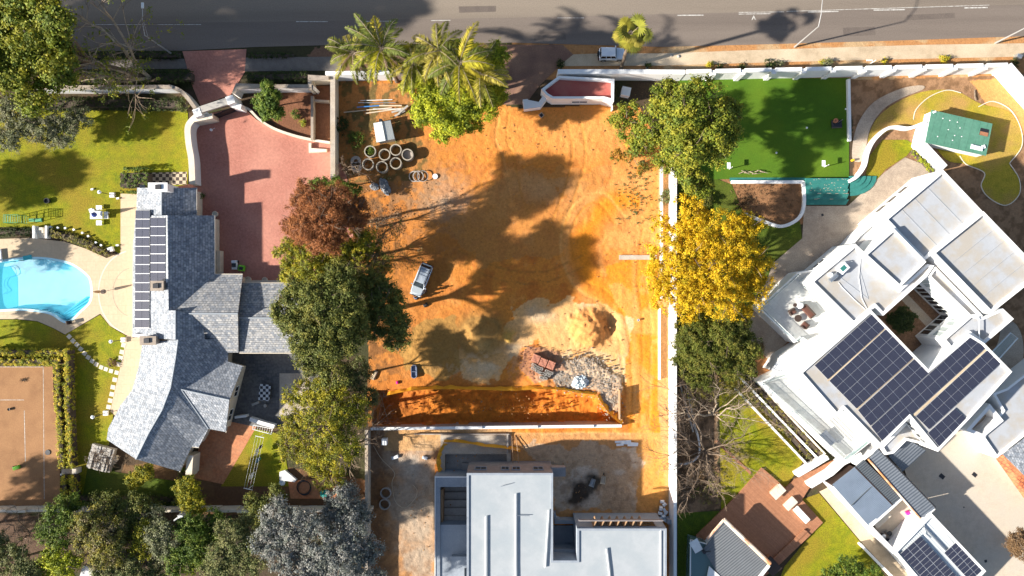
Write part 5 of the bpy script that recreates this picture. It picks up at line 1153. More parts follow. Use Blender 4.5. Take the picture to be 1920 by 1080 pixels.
def palm(label, base, top, n, L_, pal, seed, trunk=.25, droop=1.0, fan=False, name='palm_tree', group=None):
    rng = np.random.default_rng(seed); g = P(*base, 0); c = np.array(P(*top)); t = thing(name, label, 'palm', (g.x, g.y, -.05), group)
    tb = MB(); tb.tube(limb_pts((g.x, g.y, -.1), c-np.array([0, 0, .2]), rng, 8, .03), [trunk*1.3]+[trunk]*7+[trunk*1.25], 9); mesh_obj('trunk', tb, 'bark', t)
    V = []; F = []; C = []; pal = np.array(PAL[pal]); nv = 0; rb = MB()
    for i in range(n):
        a = 2.4*i+rng.uniform(-.2, .2); el = rng.uniform(.05, 1.15) if not fan else rng.uniform(-.6, 1.3); L1 = L_*rng.uniform(.8, 1.1)
        d = np.array([math.cos(a)*math.cos(el), math.sin(a)*math.cos(el), math.sin(el)]); col = pal[rng.integers(0, len(pal))]*rng.uniform(.8, 1.2)
        if fan:
            e = c+d*L1*rng.uniform(.1, .62); rb.tube([tuple(c), tuple(e)], [.03, .02], 4)
            d = d*np.array([1, 1, .3]); d /= np.linalg.norm(d)
            side = np.cross(d, [0, 0, 1.]); side /= np.linalg.norm(side); upv = np.cross(side, d); m = 15
            for j in range(m):
                th = (j/(m-1)-.5)*math.pi*1.25; q = d*math.cos(th)+side*math.sin(th); q1 = q+np.array([0, 0, -.12*abs(th)])
                w = np.cross(q, upv); w /= np.linalg.norm(w)+1e-9; w *= .10; tip = e+q1*L1*.40*rng.uniform(.85, 1.05)+np.array([0, 0, -.1]); mid = e+q*L1*.24
                V += [e, mid-w, tip, mid+w]; F.append((nv, nv+1, nv+2, nv+3)); nv += 4; C += [col*rng.uniform(.75, 1.25)]*4
        else:
            m = 26; pts = []
            p = c.copy(); dd = d.copy()
            for s in range(m): pts.append(p.copy()); p = p+dd*L1/m; dd = dd+np.array([0, 0, -.085*droop]); dd /= np.linalg.norm(dd)
            rb.tube([tuple(x) for x in pts[::5]+[pts[-1]]], .03, 4)
            for s in range(3, m):
                tdir = pts[s]-pts[s-1]; tdir /= np.linalg.norm(tdir); side = np.cross(tdir, [0, 0, 1.]); side /= np.linalg.norm(side)+1e-9
                ll = L_*.17*math.sin(math.pi*(s/m)**.7)*rng.uniform(.8, 1.1)+.15
                for sg in (-1, 1):
                    for q_ in (0, .5):
                        q = side*sg*.8+tdir*.7+np.array([0, 0, -.45+rng.normal()*.3]); q /= np.linalg.norm(q); o = pts[s]+tdir*q_*L1/m; w = tdir*.055
                        V += [o-w, o+q*ll*.5-w*1.2, o+q*ll, o+q*ll*.5+w*1.2]; F.append((nv, nv+1, nv+2, nv+3)); nv += 4; C += [col*rng.uniform(.7, 1.3)]*4
    mesh_obj('crown', (np.array(V), np.array(F)), 'leaves', t, False, np.array(C)); mesh_obj('frond_stems', rb, 'pale_bark', t); return t

# --- big trees
tree('tallest dark green pine towering over the top left corner', [(40, 55, 17, 60, .7), (105, 40, 18, 42, .7), (25, 130, 15, 52, .6), (95, 110, 16, 45, .6), (60, 175, 13, 42, .5), (118, 95, 15, 32, .6), (20, 10, 17, 45, .7), (110, 140, 13, 28, .6), (85, 5, 18, 40, .6), (0, 90, 15, 50, .6)], (285, 148), 'pine', .34, .75, 30, 1.0, .45, aspect=1.3)
bare_tree('leaning tree with two long bare trunks reaching over the road', (287, 149), [(190, 52, 12, .24), (222, 118, 8, .12), (178, 148, 8, .2), (150, 122, 12, .16), (185, -20, 18, .2)], r0=.34, seed=4, levels=4, fork_z=1.0, leaf=(6, .28, 'pine'), bark='twig', limbmat='pale_bark')
tree('grey green feathery tree below the tall pine', [(30, 215, 5, 38, .5), (75, 240, 5, 34, .5), (120, 245, 4.5, 34, .5), (15, 260, 5, 28, .5), (150, 225, 4, 24, .5), (105, 262, 4, 22, .5), (60, 190, 6, 30, .5)], (70, 225), 'greygreen', .2, .42, 30, .9, .2, twigs=6)
tree('young bright shrub like tree in the walled planting bed', [(505, 178, 3.5, 22, .8), (508, 205, 3.2, 24, .8), (492, 192, 3, 18, .7)], (512, 200), 'green', .24, .35, 26, 1.2, .12, aspect=1.6)
palm('leftmost feathery palm over the white wall', (700, 150), (662, 100, 10.5), 12, 5.0, 'palm', 31)
palm('tall feathery palm at the middle of the roadside group', (744, 152), (716, 92, 11.5), 15, 5.6, 'citron', 32)
palm('feathery palm rising behind the lime coloured tree', (872, 185), (862, 118, 12), 15, 6.0, 'citron', 33)
palm('small arching palm at the right end of the roadside group', (905, 195), (900, 140, 10.5), 11, 5.2, 'palm', 34)
palm('middle feathery palm between the tall one and the lime tree', (795, 175), (775, 118, 10.5), 13, 5.0, 'palm', 36)
palm('feathery palm crowning the lime green tree', (840, 195), (822, 95, 11.5), 14, 5.4, 'palm', 37)
tree('rounded lime green tree in front of the palms', [(820, 200, 8.5, 45, .75), (850, 225, 8.0, 35, .7), (800, 170, 8.5, 32, .7), (870, 180, 9.0, 40, .7), (905, 195, 8.0, 35, .7), (845, 100, 9.0, 30, .7), (830, 240, 7.0, 25, .6), (910, 150, 6.5, 38, .7), (870, 110, 7, 38, .7), (835, 140, 6.5, 40, .7), (925, 175, 5, 30, .6), (795, 125, 7, 30, .6), (930, 110, 7.5, 26, .6), (775, 150, 6.5, 24, .6), (880, 225, 5.4, 26, .6), (800, 210, 6.6, 30, .6)], (865, 222), 'lime', .26, .5, 34, 1.1, .3)
palm('single fan palm standing beside the white car', (1165, 128), (1182, 64, 11.0), 30, 2.9, 'palm', 35, trunk=.22, fan=True, name='fan_palm')
tree('large olive green pine straddling the white wall and the turf', [(1335, 225, 13.5, 42, .6), (1285, 215, 14, 40, .6), (1300, 275, 13, 40, .6), (1350, 265, 12, 34, .6), (1255, 190, 10.5, 45, .6), (1310, 195, 11.5, 48, .6), (1345, 235, 10.5, 42, .6), (1230, 240, 9.5, 38, .6), (1285, 260, 11.0, 50, .6), (1330, 280, 9.5, 38, .6), (1175, 225, 7.5, 34, .45), (1290, 325, 8.5, 32, .6), (1310, 350, 7.5, 28, .6), (1365, 210, 9.5, 28, .5), (1200, 265, 7.5, 26, .4), (1255, 300, 8.5, 28, .5)], (1260, 272), 'pine', .26, .6, 34, .85, .38, twigs=4, aspect=1.5)
tree('low orange and green bushy tree left of the pine', [(1185, 288, 2.6, 16, .6), (1158, 290, 2.2, 15, .5), (1205, 318, 2, 14, .5)], (1190, 292), [(.5, .22, .03), (.15, .16, .02), (.2, .18, .03)], .2, .35, 24, .7, .1)
tree('broad golden yellow autumn tree over the party wall', [(1300, 410, 7, 42, .6), (1345, 430, 7.5, 45, .6), (1395, 430, 7, 38, .6), (1260, 440, 6, 36, .55), (1240, 490, 6, 36, .55), (1300, 480, 8, 50, .6), (1360, 490, 8, 50, .6), (1410, 495, 6.5, 38, .55), (1250, 545, 6, 40, .55), (1310, 550, 7.5, 46, .6), (1365, 555, 7, 44, .6), (1405, 545, 6, 32, .5), (1290, 585, 5.5, 30, .5), (1380, 585, 5.5, 28, .5), (1425, 520, 5.5, 22, .5), (1240, 520, 5, 30, .5)], (1305, 500), 'yellow', .21, .5, 36, .72, .34, fill=.35, lump=.34, twigs=3)
tree('dense dark olive tree below the yellow tree', [(1310, 630, 5, 42, .7), (1365, 625, 5.5, 42, .7), (1400, 650, 4.6, 30, .7), (1330, 670, 4.6, 42, .6), (1385, 680, 4, 34, .6), (1290, 660, 4, 32, .6), (1310, 705, 3.4, 30, .5)], (1340, 640), [(.10, .125, .016), (.14, .15, .02), (.07, .085, .014), (.20, .18, .03)], .2, .42, 34, 1.15, .28, twigs=3)
bare_tree('wide bare winter tree forking low beside the party wall', (1318, 842), [(1290, 770, 4.5, .15), (1255, 800, 5, .10), (1235, 850, 5, .09), (1375, 860, 4, .13), (1420, 885, 5, .09), (1345, 920, 5, .12), (1290, 930, 5, .11), (1265, 880, 4, .11), (1330, 880, 3.5, .14), (1390, 820, 5, .11)], r0=.34, seed=8, levels=5, fork_z=1.0, bark='twig', limbmat='bark', nb=3)
bare_tree('bare winter tree with a level pale limb north of the wide one', (1330, 772), [(1262, 775, 4, .16), (1240, 725, 5, .09), (1350, 730, 5, .12), (1400, 755, 5, .13), (1445, 790, 5, .09), (1410, 720, 5, .09), (1370, 800, 5, .1)], r0=.28, seed=12, levels=4, fork_z=1.6, bark='twig', limbmat='pale_bark', nb=3)
tree('sparse olive shrub tangle under the bare tree', [(1345, 725, 2, 30, .5), (1390, 735, 2, 26, .4), (1300, 740, 1.5, 22, .4)], (1350, 735), 'mixed', .17, .4, 12, .7, .1, twigs=8)
shrub('tangled brown thicket under the bare tree by the party wall', 1290, 890, 34, 1.6, 'brown', leaf=.14, dens=.6, k=12)
shrub('brown leafy litter mound under the bare tree', 1330, 915, 34, 1.0, 'mixed', leaf=.14, dens=.5, k=12)
tree('rust red leafed round tree at the edge of the forecourt', [(580, 375, 12.0, 40, .7), (625, 380, 12.5, 42, .7), (600, 415, 13.0, 52, .7), (565, 420, 11.5, 34, .7), (645, 415, 12.0, 40, .7), (610, 445, 11.5, 36, .6), (670, 395, 11.0, 30, .6)], (655, 424), 'rust', .15, .42, 44, 1.1, .28, twigs=14)
tree('small dark green bush tree above the rust red tree', [(600, 345, 3.5, 20, .6), (630, 350, 3.5, 22, .6), (655, 360, 3, 22, .6)], (640, 350), 'green', .22, .38, 24, 1.1, .14)
tree('pale yellow green tree between the red tree and the slate roofs', [(545, 475, 9.0, 30, .6), (580, 490, 9.5, 38, .6), (560, 520, 8.5, 34, .6), (620, 475, 9.0, 32, .6), (660, 470, 8.5, 32, .55), (620, 515, 8.5, 34, .6), (680, 450, 8.0, 28, .5)], (630, 500), 'citron', .2, .42, 34, 1.0, .24, twigs=5)
tree('large dark green evergreen standing against the slate roof', [(550, 570, 12.5, 45, .7), (600, 560, 13.5, 45, .7), (610, 610, 14.0, 55, .7), (575, 630, 12.5, 42, .7), (640, 570, 13.5, 45, .7), (590, 665, 11.5, 38, .6), (640, 640, 12.5, 42, .6), (625, 690, 10.5, 34, .6), (655, 610, 12.5, 40, .6), (545, 600, 11.5, 30, .6), (640, 520, 12.5, 35, .6)], (650, 600), 'dark', .26, .55, 34, 1.1, .42, twigs=3)
tree('dark green tree overhanging the brown earth near the silver car', [(720, 570, 10.5, 42, .6), (748, 604, 10.0, 30, .6), (700, 540, 10.5, 36, .6), (740, 630, 9.0, 30, .5), (690, 610, 9.5, 32, .5), (742, 560, 9.0, 22, .5)], (735, 582), 'dark', .24, .5, 34, .95, .26, twigs=4)
tree('yellow green tree with grey twigs south of the evergreen', [(570, 740, 9.0, 36, .6), (620, 740, 9.5, 40, .6), (560, 800, 9.0, 38, .6), (610, 800, 10.0, 48, .6), (660, 770, 9.0, 34, .6), (640, 840, 9.0, 42, .6), (590, 860, 8.5, 36, .6), (545, 840, 8.0, 30, .6), (620, 890, 8.0, 30, .5)], (640, 780), 'citron', .2, .48, 26, .95, .34, twigs=16)
bare_tree('leafless grey tree leaning over the yard wall', (665, 830), [(700, 770, 6, .1), (725, 780, 6, .09), (680, 860, 6, .1), (712, 820, 5, .08), (650, 760, 7, .1), (660, 890, 5, .09)], r0=.2, seed=15, levels=4, fork_z=2.0, nb=3, bark='twig')
bare_tree('leafless shrub tree by the concrete rings', (650, 318), [(640, 300, 3, .05), (670, 310, 3, .05), (655, 335, 3, .05), (690, 330, 2.5, .05), (635, 320, 3, .05)], r0=.1, seed=16, levels=4, fork_z=.8, nb=3)
bare_tree('leafless tree casting branching shade near the silver car', (700, 480), [(740, 450, 5, .1), (720, 500, 5, .1), (690, 440, 6, .1), (760, 480, 5, .08), (730, 430, 5, .09)], r0=.2, seed=17, levels=4, fork_z=2, bark='twig_dark', leaf=(4, .18, 'mixed'))
bare_tree('leafless twiggy tree inside the pale yellow green crown', (640, 505), [(600, 520, 6.6, .08), (650, 530, 6, .08), (670, 500, 6, .08), (560, 530, 6.4, .07), (620, 540, 6.4, .08)], r0=.14, seed=19, levels=4, fork_z=2.5, bark='twig')
tree('olive infill tree between the rust red crown and the evergreen', [(690, 470, 7, 30, .6), (715, 500, 7, 26, .6), (665, 520, 8, 34, .6), (700, 535, 7.5, 26, .6), (640, 480, 7, 28, .6)], (695, 495), 'mixed', .2, .42, 24, .8, .2, twigs=10)
tree('dark green tree linking the evergreen and the yellow green tree', [(640, 720, 6.5, 34, .6), (670, 700, 6, 30, .6), (690, 745, 6, 26, .6), (600, 700, 7, 34, .6)], (660, 705), 'olive', .2, .44, 28, .9, .2, twigs=6)
bare_tree('dry brown twiggy tree right of the rust red crown', (712, 425), [(700, 395, 6, .08), (725, 420, 6, .08), (710, 450, 6, .08), (745, 400, 5, .07), (690, 420, 6.5, .07)], r0=.14, seed=23, levels=4, fork_z=2.2, bark='twig', leaf=(3, .16, 'brown'))
# --- south west woodland, each tree on its own
WOOD = [
 ('blue grey tree with silvery foliage at the bottom of the yard', [(560, 985, 11.0, 42, .7), (520, 1015, 11.0, 42, .7), (600, 1020, 11.5, 48, .7), (650, 1000, 11.0, 42, .7), (560, 1060, 11.0, 48, .7), (640, 1050, 11.0, 45, .7), (690, 1030, 10.0, 30, .6), (520, 960, 10.0, 30, .6), (600, 1110, 10, 50, .6), (680, 1095, 9, 42, .6)], (620, 965), 'blue'),
 ('second silvery blue grey tree against the yard wall', [(640, 950, 9.5, 34, .7), (670, 960, 9.0, 26, .6), (620, 975, 8.5, 30, .6), (655, 925, 7.5, 22, .6)], (680, 930), 'blue'),
 ('olive green rounded tree left of the silvery trees', [(440, 1010, 10.0, 38, .7), (420, 1045, 10.0, 40, .7), (470, 1040, 10.0, 36, .7), (455, 985, 9.0, 24, .6), (430, 1075, 9.0, 30, .6)], (490, 990), 'olive'),
 ('dark green leafy tree in the middle of the wood', [(360, 1000, 6, 34, .7), (380, 1030, 6, 34, .7), (340, 1045, 6, 34, .7), (400, 980, 5, 26, .6)], (400, 1000), 'green'),
 ('bright green low tree beside the wood clearing', [(330, 1045, 4.5, 20, .6), (372, 1050, 4, 20, .6), (350, 1062, 3, 20, .5)], (370, 1045), 'lime'),
 ('grey green twiggy tree beside the yellow topped tree', [(300, 1000, 6.5, 30, .7), (310, 1030, 6, 28, .6), (285, 970, 5, 26, .6)], (335, 1000), 'greygreen'),
 ('yellow topped tree near the small clearing', [(268, 1005, 6, 20, .7), (262, 1030, 6, 22, .7), (275, 985, 5.5, 16, .6)], (305, 1000), 'citron'),
 ('brown tinged tree with sparse pale leaves in the wood', [(170, 1000, 7, 38, .7), (200, 1030, 7, 38, .7), (190, 975, 6, 32, .6), (215, 995, 6.5, 30, .6)], (240, 995), 'mixed'),
 ('dark broad tree growing over the stepped garden wall', [(220, 960, 5, 32, .6), (255, 955, 5, 30, .6), (190, 945, 4.5, 24, .6), (240, 985, 5, 32, .6), (285, 950, 4, 22, .5)], (260, 965), 'dark'),
 ('green tree leaning over the wall by the tennis court', [(115, 975, 6, 32, .7), (130, 950, 5, 24, .6), (105, 1005, 6, 30, .7), (90, 990, 5, 24, .6)], (165, 960), 'green'),
 ('bright yellow green tree at the bottom edge left of the roof corner', [(105, 1045, 6, 26, .7), (125, 1060, 6, 26, .7), (80, 1070, 5, 26, .6)], (165, 1040), 'lime'),
 ('dark tree filling the bottom left corner', [(20, 1050, 6, 34, .6), (50, 1075, 6, 34, .6), (0, 1020, 5, 30, .5)], (100, 1030), 'olive'),
 ('dark green tree right of the wood clearing on the bottom edge', [(490, 970, 5, 28, .6), (480, 945, 4, 22, .5), (520, 925, 4, 20, .5)], (510, 955), 'dark'),
 ('tree at the very bottom below the yellow topped tree', [(240, 1070, 6, 30, .6), (200, 1075, 6, 28, .6), (290, 1080, 5, 26, .6)], (270, 1060), 'olive')]
for lb, lo, ba, pa in WOOD: tree(lb, lo, ba, pa, .24, .5, 30, 1.0, .26, twigs=5, group='trees of the south western wood', lump=.22)
bare_tree('leafless dark tree in the lower left shade', (70, 990), [(20, 985, 5, .1), (50, 1010, 6, .1), (90, 970, 5, .1), (30, 960, 5, .08)], r0=.18, seed=21, levels=4, bark='twig')
tree('small yellow green tree south of the slate roof', [(268, 890, 3.2, 20, .7), (255, 903, 3, 18, .7), (278, 880, 3, 12, .6)], (282, 888), 'citron', .2, .32, 30, 1.2, .1)
tree('rounder yellow green tree beside the garden wall', [(352, 915, 4, 24, .7), (362, 938, 4, 24, .7), (348, 932, 3.6, 20, .6)], (378, 920), 'citron', .2, .34, 32, 1.3, .12)
tree('green tree on the bottom edge of the bright lawn', [(1590, 1070, 3.5, 30, .5), (1560, 1085, 3.5, 28, .5), (1630, 1085, 3.5, 28, .5)], (1585, 1065), 'green', .2, .4, 26, .9, .15)
tree('dry brown bush like tree on the pale driveway', [(1908, 1008, 2.5, 20, .7), (1920, 1030, 2.5, 20, .7), (1903, 1022, 2, 15, .6)], (1895, 1015), 'brown', .16, .3, 30, 1.0, .12, twigs=12)
tree('dark courtyard shrub tree inside the white house', [(1690, 592, 2.6, 20, .7), (1684, 606, 2.3, 20, .7), (1700, 600, 2.2, 18, .7)], (1688, 600), 'shrub', .18, .3, 30, 1.2, .1)
# trees beyond the left edge whose crowns reach the frame and shade the road, lawn and court
tree('tall dark pine just beyond the left edge by the road', [(-90, 60, 17, 90, .7), (-150, 110, 17, 90, .6), (-60, 130, 15, 70, .6), (-40, 20, 16, 60, .6), (-170, 40, 17, 80, .6)], (-50, 150), 'pine', .5, .9, 22, 1.1, .5)
tree('second tall roadside pine beyond the left edge', [(-330, 60, 17, 95, .7), (-400, 110, 17, 90, .6), (-280, 120, 16, 80, .6), (-450, 40, 17, 90, .6)], (-260, 150), 'pine', .5, .9, 22, 1.1, .5)
tree('third tall roadside pine far beyond the left edge', [(-560, 60, 18, 100, .7), (-640, 100, 17, 90, .6), (-500, 110, 16, 80, .6)], (-450, 150), 'pine', .5, .9, 22, 1.1, .5)
tree('big shade tree west of the north lawn', [(-290, 372, 9, 60, .5), (-340, 400, 9, 50, .5), (-235, 358, 9, 34, .5)], (-250, 385), 'dark', .45, .8, 20, .9, .35)
tree('small shade tree west of the pool terrace', [(-130, 505, 5, 45, .5), (-80, 500, 4.5, 30, .5)], (-110, 505), 'dark', .35, .6, 20, .9, .3)
tree('shade tree west of the lower lawn', [(-170, 675, 7, 40, .5), (-210, 665, 7, 36, .5)], (-150, 665), 'dark', .45, .8, 20, .9, .3)
tree('shade tree beyond the tennis court', [(-240, 1060, 10, 80, .5), (-330, 1040, 10, 80, .5), (-160, 1080, 9, 50, .5)], (-180, 1020), 'dark', .45, .8, 20, .9, .35)
# --- hedges and shrubs
hedge('square clipped dark green hedge block beside the north chimney', [(224, 337), (276, 337)], 3.2, 1.5, 'green', .16)
H_ = 1.5
hedge('outer clipped golden hedge along the north side of the tennis court', [(-40, 661), (128, 661)], .8, H_, 'hedge'); hedge('outer clipped golden hedge along the east side of the tennis court', [(124, 668), (126, 760), (131, 878)], .7, H_, 'hedge')
hedge('inner clipped golden hedge along the north side of the tennis court', [(-40, 678), (112, 678)], .95, 1.2, 'hedge'); hedge('inner clipped golden hedge along the east side of the tennis court', [(106, 686), (108, 760), (115, 878)], .8, 1.2, 'hedge')
hedge('short outer hedge piece south of the court gate', [(135, 892), (136, 935)], .7, H_, 'hedge'); hedge('short inner hedge piece south of the court gate', [(118, 892), (120, 935)], .8, 1.2, 'hedge')
hedge('dark roadside hedge in shade between the red entrance and the palms', [(462, 144), (575, 141)], 1.1, 1.2, 'shrub'); hedge('dark roadside hedge in shade left of the red entrance', [(160, 146), (358, 142)], 1.6, 1.2, 'shrub'); 
hedge('narrow dark roadside hedge strip under the leaning lamp', [(150, 103), (335, 102)], .9, .7, 'shrub'); hedge('low dark hedge strip at the kerb west of the palms', [(465, 103), (550, 103)], .6, .4, 'shrub')
hedge('low dark shrub border under the white roadside wall', [(90, 195), (220, 192), (350, 195)], 1.6, 1.0, 'shrub')
hedge('low dark planting along the garden wall near the wood pile', [(140, 935), (340, 938)], 1.0, .6, 'shrub')
hedge('brown and green curved shrub border north of the pool', [(88, 433), (110, 440), (140, 448), (168, 460), (192, 474), (205, 472)], .9, .7, 'mixed'); hedge('dark shrub border left of the pool steps', [(-20, 435), (58, 435)], .9, .7, 'shrub')
hedge('green planting in the upper bed of the terraced strip', [(1402, 708), (1548, 862)], .9, .5, 'mixed', dens=4); hedge('green planting in the lower bed of the terraced strip', [(1393, 722), (1523, 862)], .8, .45, 'mixed', dens=4)
hedge('small bright hedge along the white wall near the shed', [(1712, 282), (1750, 322)], .5, .6, 'lime')
for x, y, r, h, p_, lb in [(1050, 121, 8, .8, 'shrub', 'dark shrub at the footpath end by the entrance'), (1213, 123, 6, .7, 'shrub', 'dark round shrub below the fan palm'), (1330, 122, 7, .6, 'hedge', 'yellowish shrub beside the wall above the pine'), (1348, 124, 6, .6, 'shrub', 'dark shrub paired with the yellowish one'),
                           (1392, 125, 6, .6, 'shrub', 'dark shrub in the verge above the turf'), (1447, 122, 8, .7, 'shrub', 'dark shrub at the turf court corner verge'), (1462, 121, 7, .6, 'greygreen', 'pale grey shrub beside the verge shrub pair'), (1440, 118, 6, .6, 'shrub', 'leafy dark tuft in the verge'),
                           (1552, 118, 9, .7, 'greygreen', 'grey green shrub in the verge with a long shadow'), (1543, 116, 5, .5, 'hedge', 'small golden shrub next to the grey green one'), (1660, 116, 6, .5, 'hedge', 'small golden shrub near the wall sign'), (1771, 112, 9, .7, 'hedge', 'bright golden shrub in the verge'),
                           (1902, 118, 8, .8, 'shrub', 'dark shrub at the slanting wall corner'), (553, 215, 9, .8, 'green', 'small green shrub in the planting bed'), (569, 230, 6, .6, 'lime', 'tiny bright shrub in the planting bed'), (375, 368, 7, .8, 'green', 'small leafy pot plant against the east face of the house'),
                           (694, 283, 8, 1.1, 'green', 'green weed growing inside a concrete ring'), (210, 680, 8, .5, 'brown', 'dry reddish tuft beside the stepping stones'), (60, 195, 20, 1.4, 'shrub', 'dark shrub at the wall below the tall pine'), (640, 235, 16, 1.2, 'shrub', 'dark scrub along the grey topped wall'),
                           (668, 262, 16, .8, 'green', 'low weeds beside the metal shed'), (1205, 310, 10, .9, 'olive', 'olive bush on the bare earth left of the pine'), (1250, 370, 14, 1.0, 'olive', 'olive scrub between the two white walls'), (1320, 375, 16, 1.2, 'dark', 'dark bush between pine and yellow tree'),
                           (340, 885, 10, .5, 'green', 'low green plants at the roof corner'), (1710, 715, 6, .5, 'brown', 'unused') if False else (1398, 380, 12, .4, 'brown', 'brown dry plants on the mulched bed'), (345, 195, 13, 1.2, 'olive', 'bronze tinged shrub beside the gate wall'), (270, 200, 9, 1.0, 'greygreen', 'white flowering shrub under the roadside wall'),
                           (640, 905, 12, .9, 'mixed', 'straggly shrub by the coiled hose'), (1425, 650, 10, .8, 'brown', 'brown dry shrub by the white house terrace')]:
    shrub(lb, x, y, r, h, p_)
# scattered weeds on the plot
rr = random.Random(3)
mbv = []
TN[0] += 1; rng = np.random.default_rng(77); cc = []
for i in range(150):
    x = rr.gauss(1195, 18); y = rr.uniform(285, 420); cc.append(tuple(P(x, y, .08)))
for i in range(90): cc.append(tuple(P(rr.uniform(640, 760), rr.uniform(215, 340), .08)))
cc = np.array(cc); V, F, C = leaf_mesh(cc, np.tile([0, 0, 1.], (len(cc), 1)), .16, 9, .15, PAL['olive'], rng)
props(mesh_obj('weeds', (V, F), 'leaves', None, False, C), 'small green weed tufts scattered on the bare earth', 'weeds', None, 'stuff')
cc = np.array([tuple(P(rr.uniform(1372, 1505), rr.uniform(345, 415), .06)) for i in range(260)]+[tuple(P(rr.uniform(1272, 1345), rr.uniform(830, 940), .06)) for i in range(260)])
V, F, C = leaf_mesh(cc, np.tile([0, 0, 1.], (len(cc), 1)), .2, 6, .13, PAL['brown'], rng); props(mesh_obj('leaf_litter', (V, F), 'leaves', None, False, C), 'dry brown leaf litter on the mulched bed and under the bare tree', 'leaf litter', None, 'stuff')

# ================================================================ OBJECTS
def xy(px, py, z=0): p = P(px, py, z); return p.x, p.y
def one(name, label, cat, mb, mat, group=None, sm=False): return props(mesh_obj(name, mb, mat, None, sm), label, cat, group)
plain('car_white', (.72, .76, .80), .25, .1, spec=.7); plain('car_silver', (.52, .58, .64), .25, .35, spec=.7); plain('head_glass', (.8, .8, .75), .1); plain('tail_red', (.4, .02, .02), .3)
def car(label, px, py, ang, L_, Wd, mat, prof, cabin, hcab, rails=False, spare=False):
    """built along +x (nose at +x), then turned; prof: (x, half width, z) of the body shoulder"""
    cx, cy = xy(px, py, 0.7); t = thing('parked_car', label, 'car', (cx, cy, 0)); c, s = math.cos(ang), math.sin(ang)
    def w(x, y, z): return (cx+x*c-y*s, cy+x*s+y*c, z)
    def place(mb): mb.v = [w(*v) for v in mb.v]; return mb
    mb = MB(); n = len(prof); ring = 8
    for x, hw, z in prof:
        for (yy, zz) in [(-hw*.94, .28), (-hw, .5), (-hw*.99, z-.08), (-hw*.86, z), (hw*.86, z), (hw*.99, z-.08), (hw, .5), (hw*.94, .28)]: mb.v.append((x, yy, zz))
    for i in range(n-1):
        for j in range(ring): q = (j+1) % ring; mb.f.append((i*ring+j, i*ring+q, (i+1)*ring+q, (i+1)*ring+j))
    mb.f.append(tuple(range(ring))[::-1]); mb.f.append(tuple((n-1)*ring+k for k in range(ring)))
    mesh_obj('body', place(mb), mat, t, False)
    x0, x1, x2, x3 = cabin; hw = Wd/2; zb = prof[n//2][2]-.01       # rear foot, rear roof, front roof, front foot
    lo = [(x0, -hw*.88), (x3, -hw*.86), (x3, hw*.86), (x0, hw*.88)]; hi = [(x1, -hw*.74), (x2, -hw*.72), (x2, hw*.72), (x1, hw*.74)]
    g = MB(); g.frustum(lo, hi, zb, hcab-.04); mesh_obj('windows', place(g), 'dark_glass', t)
    r = MB(); hi2 = [(x1-.03, -hw*.77), (x2+.04, -hw*.75), (x2+.04, hw*.75), (x1-.03, hw*.77)]; hi3 = [(a*.97+.03*(x1+x2)/2, b*.9) for a, b in hi2]
    r.frustum(hi2, hi3, hcab-.06, hcab); ro = mesh_obj('roof', place(r), mat, t)
    pl = MB()
    for f in (0, .36, .68, 1):
        for sg in (-1, 1):
            xa = x0+(x3-x0)*f; xb = x1+(x2-x1)*f; pl.tube([(xa, sg*hw*.885, zb), (xb, sg*hw*.755, hcab-.04)], .045, 4)
    mesh_obj('pillar', place(pl), mat, t)
    if rails:
        for sg in (-1, 1): mesh_obj('roof_rail', place(MB().tube([(x1, sg*hw*.66, hcab+.06), (x2, sg*hw*.64, hcab+.06)], .03, 5)), 'black_metal', ro)
        mb = MB()
        for f in (.12, .3, .5): mb.box(x1+(x2-x1)*f, 0, .04, hw*1.1, hcab, hcab+.03)
        mesh_obj('roof_groove', place(mb), 'black_metal', ro)
    for sx in (-.31, .31):
        for sg in (-1, 1):
            wh = thing_part(t, 'wheel'); mb = MB(); mb.tube([(L_*sx, sg*(hw-.18), .34), (L_*sx, sg*(hw+.02), .34)], .34, 16); mesh_obj('tyre', place(mb), 'rubber', wh)
            mb = MB(); mb.tube([(L_*sx, sg*(hw-.02), .34), (L_*sx, sg*(hw+.035), .34)], .2, 12); mesh_obj('rim', place(mb), 'steel', wh)
    for sg in (-1, 1):
        mesh_obj('headlight', place(MB().box(L_/2-.12, sg*hw*.68, .16, .34, .55, .72)), 'head_glass', t); mesh_obj('tail_light', place(MB().box(-L_/2+.05, sg*hw*.8, .1, .14, .6, .9)), 'tail_red', t)
        mesh_obj('mirror', place(MB().box(x3-.15, sg*(hw+.09), .14, .2, zb-.02, zb+.14)), mat, t)
    mesh_obj('bumper', place(MB().box(L_/2-.02, 0, .16, Wd*.92, .26, .5)), 'black_metal', t); mesh_obj('bumper', place(MB().box(-L_/2+.02, 0, .16, Wd*.92, .28, .5)), 'black_metal', t)
    if spare: mesh_obj('spare_wheel', place(MB().tube([(-L_/2-.02, 0, .8), (-L_/2-.2, 0, .8)], .33, 16)), 'rubber', t)
    return t
def thing_part(parent, name):
    o = bpy.data.objects.new(name, None); SC.collection.objects.link(o); o.parent = parent; ROOT[o.name] = origin_of(parent); return o
car('boxy white off roader parked on the footpath beside the fan palm', 1147, 101.5, R(0), 3.5, 1.62, 'car_white',
    [(-1.72, .74, .9), (-1.6, .8, 1.0), (-.6, .81, 1.02), (.5, .81, 1.02), (.75, .79, 1.0), (1.5, .76, .95), (1.68, .7, .85)], (-1.62, -1.5, .35, .62), 1.7, spare=True)
car('silver estate car with roof rails parked on the shaded earth', 790, 525, R(-112), 4.6, 1.78, 'car_silver',
    [(-2.28, .72, .8), (-2.1, .84, .95), (-1.0, .88, .98), (.5, .88, .96), (1.1, .86, .93), (1.9, .8, .85), (2.2, .66, .7)], (-2.1, -1.75, .35, 1.05), 1.55, rails=True)

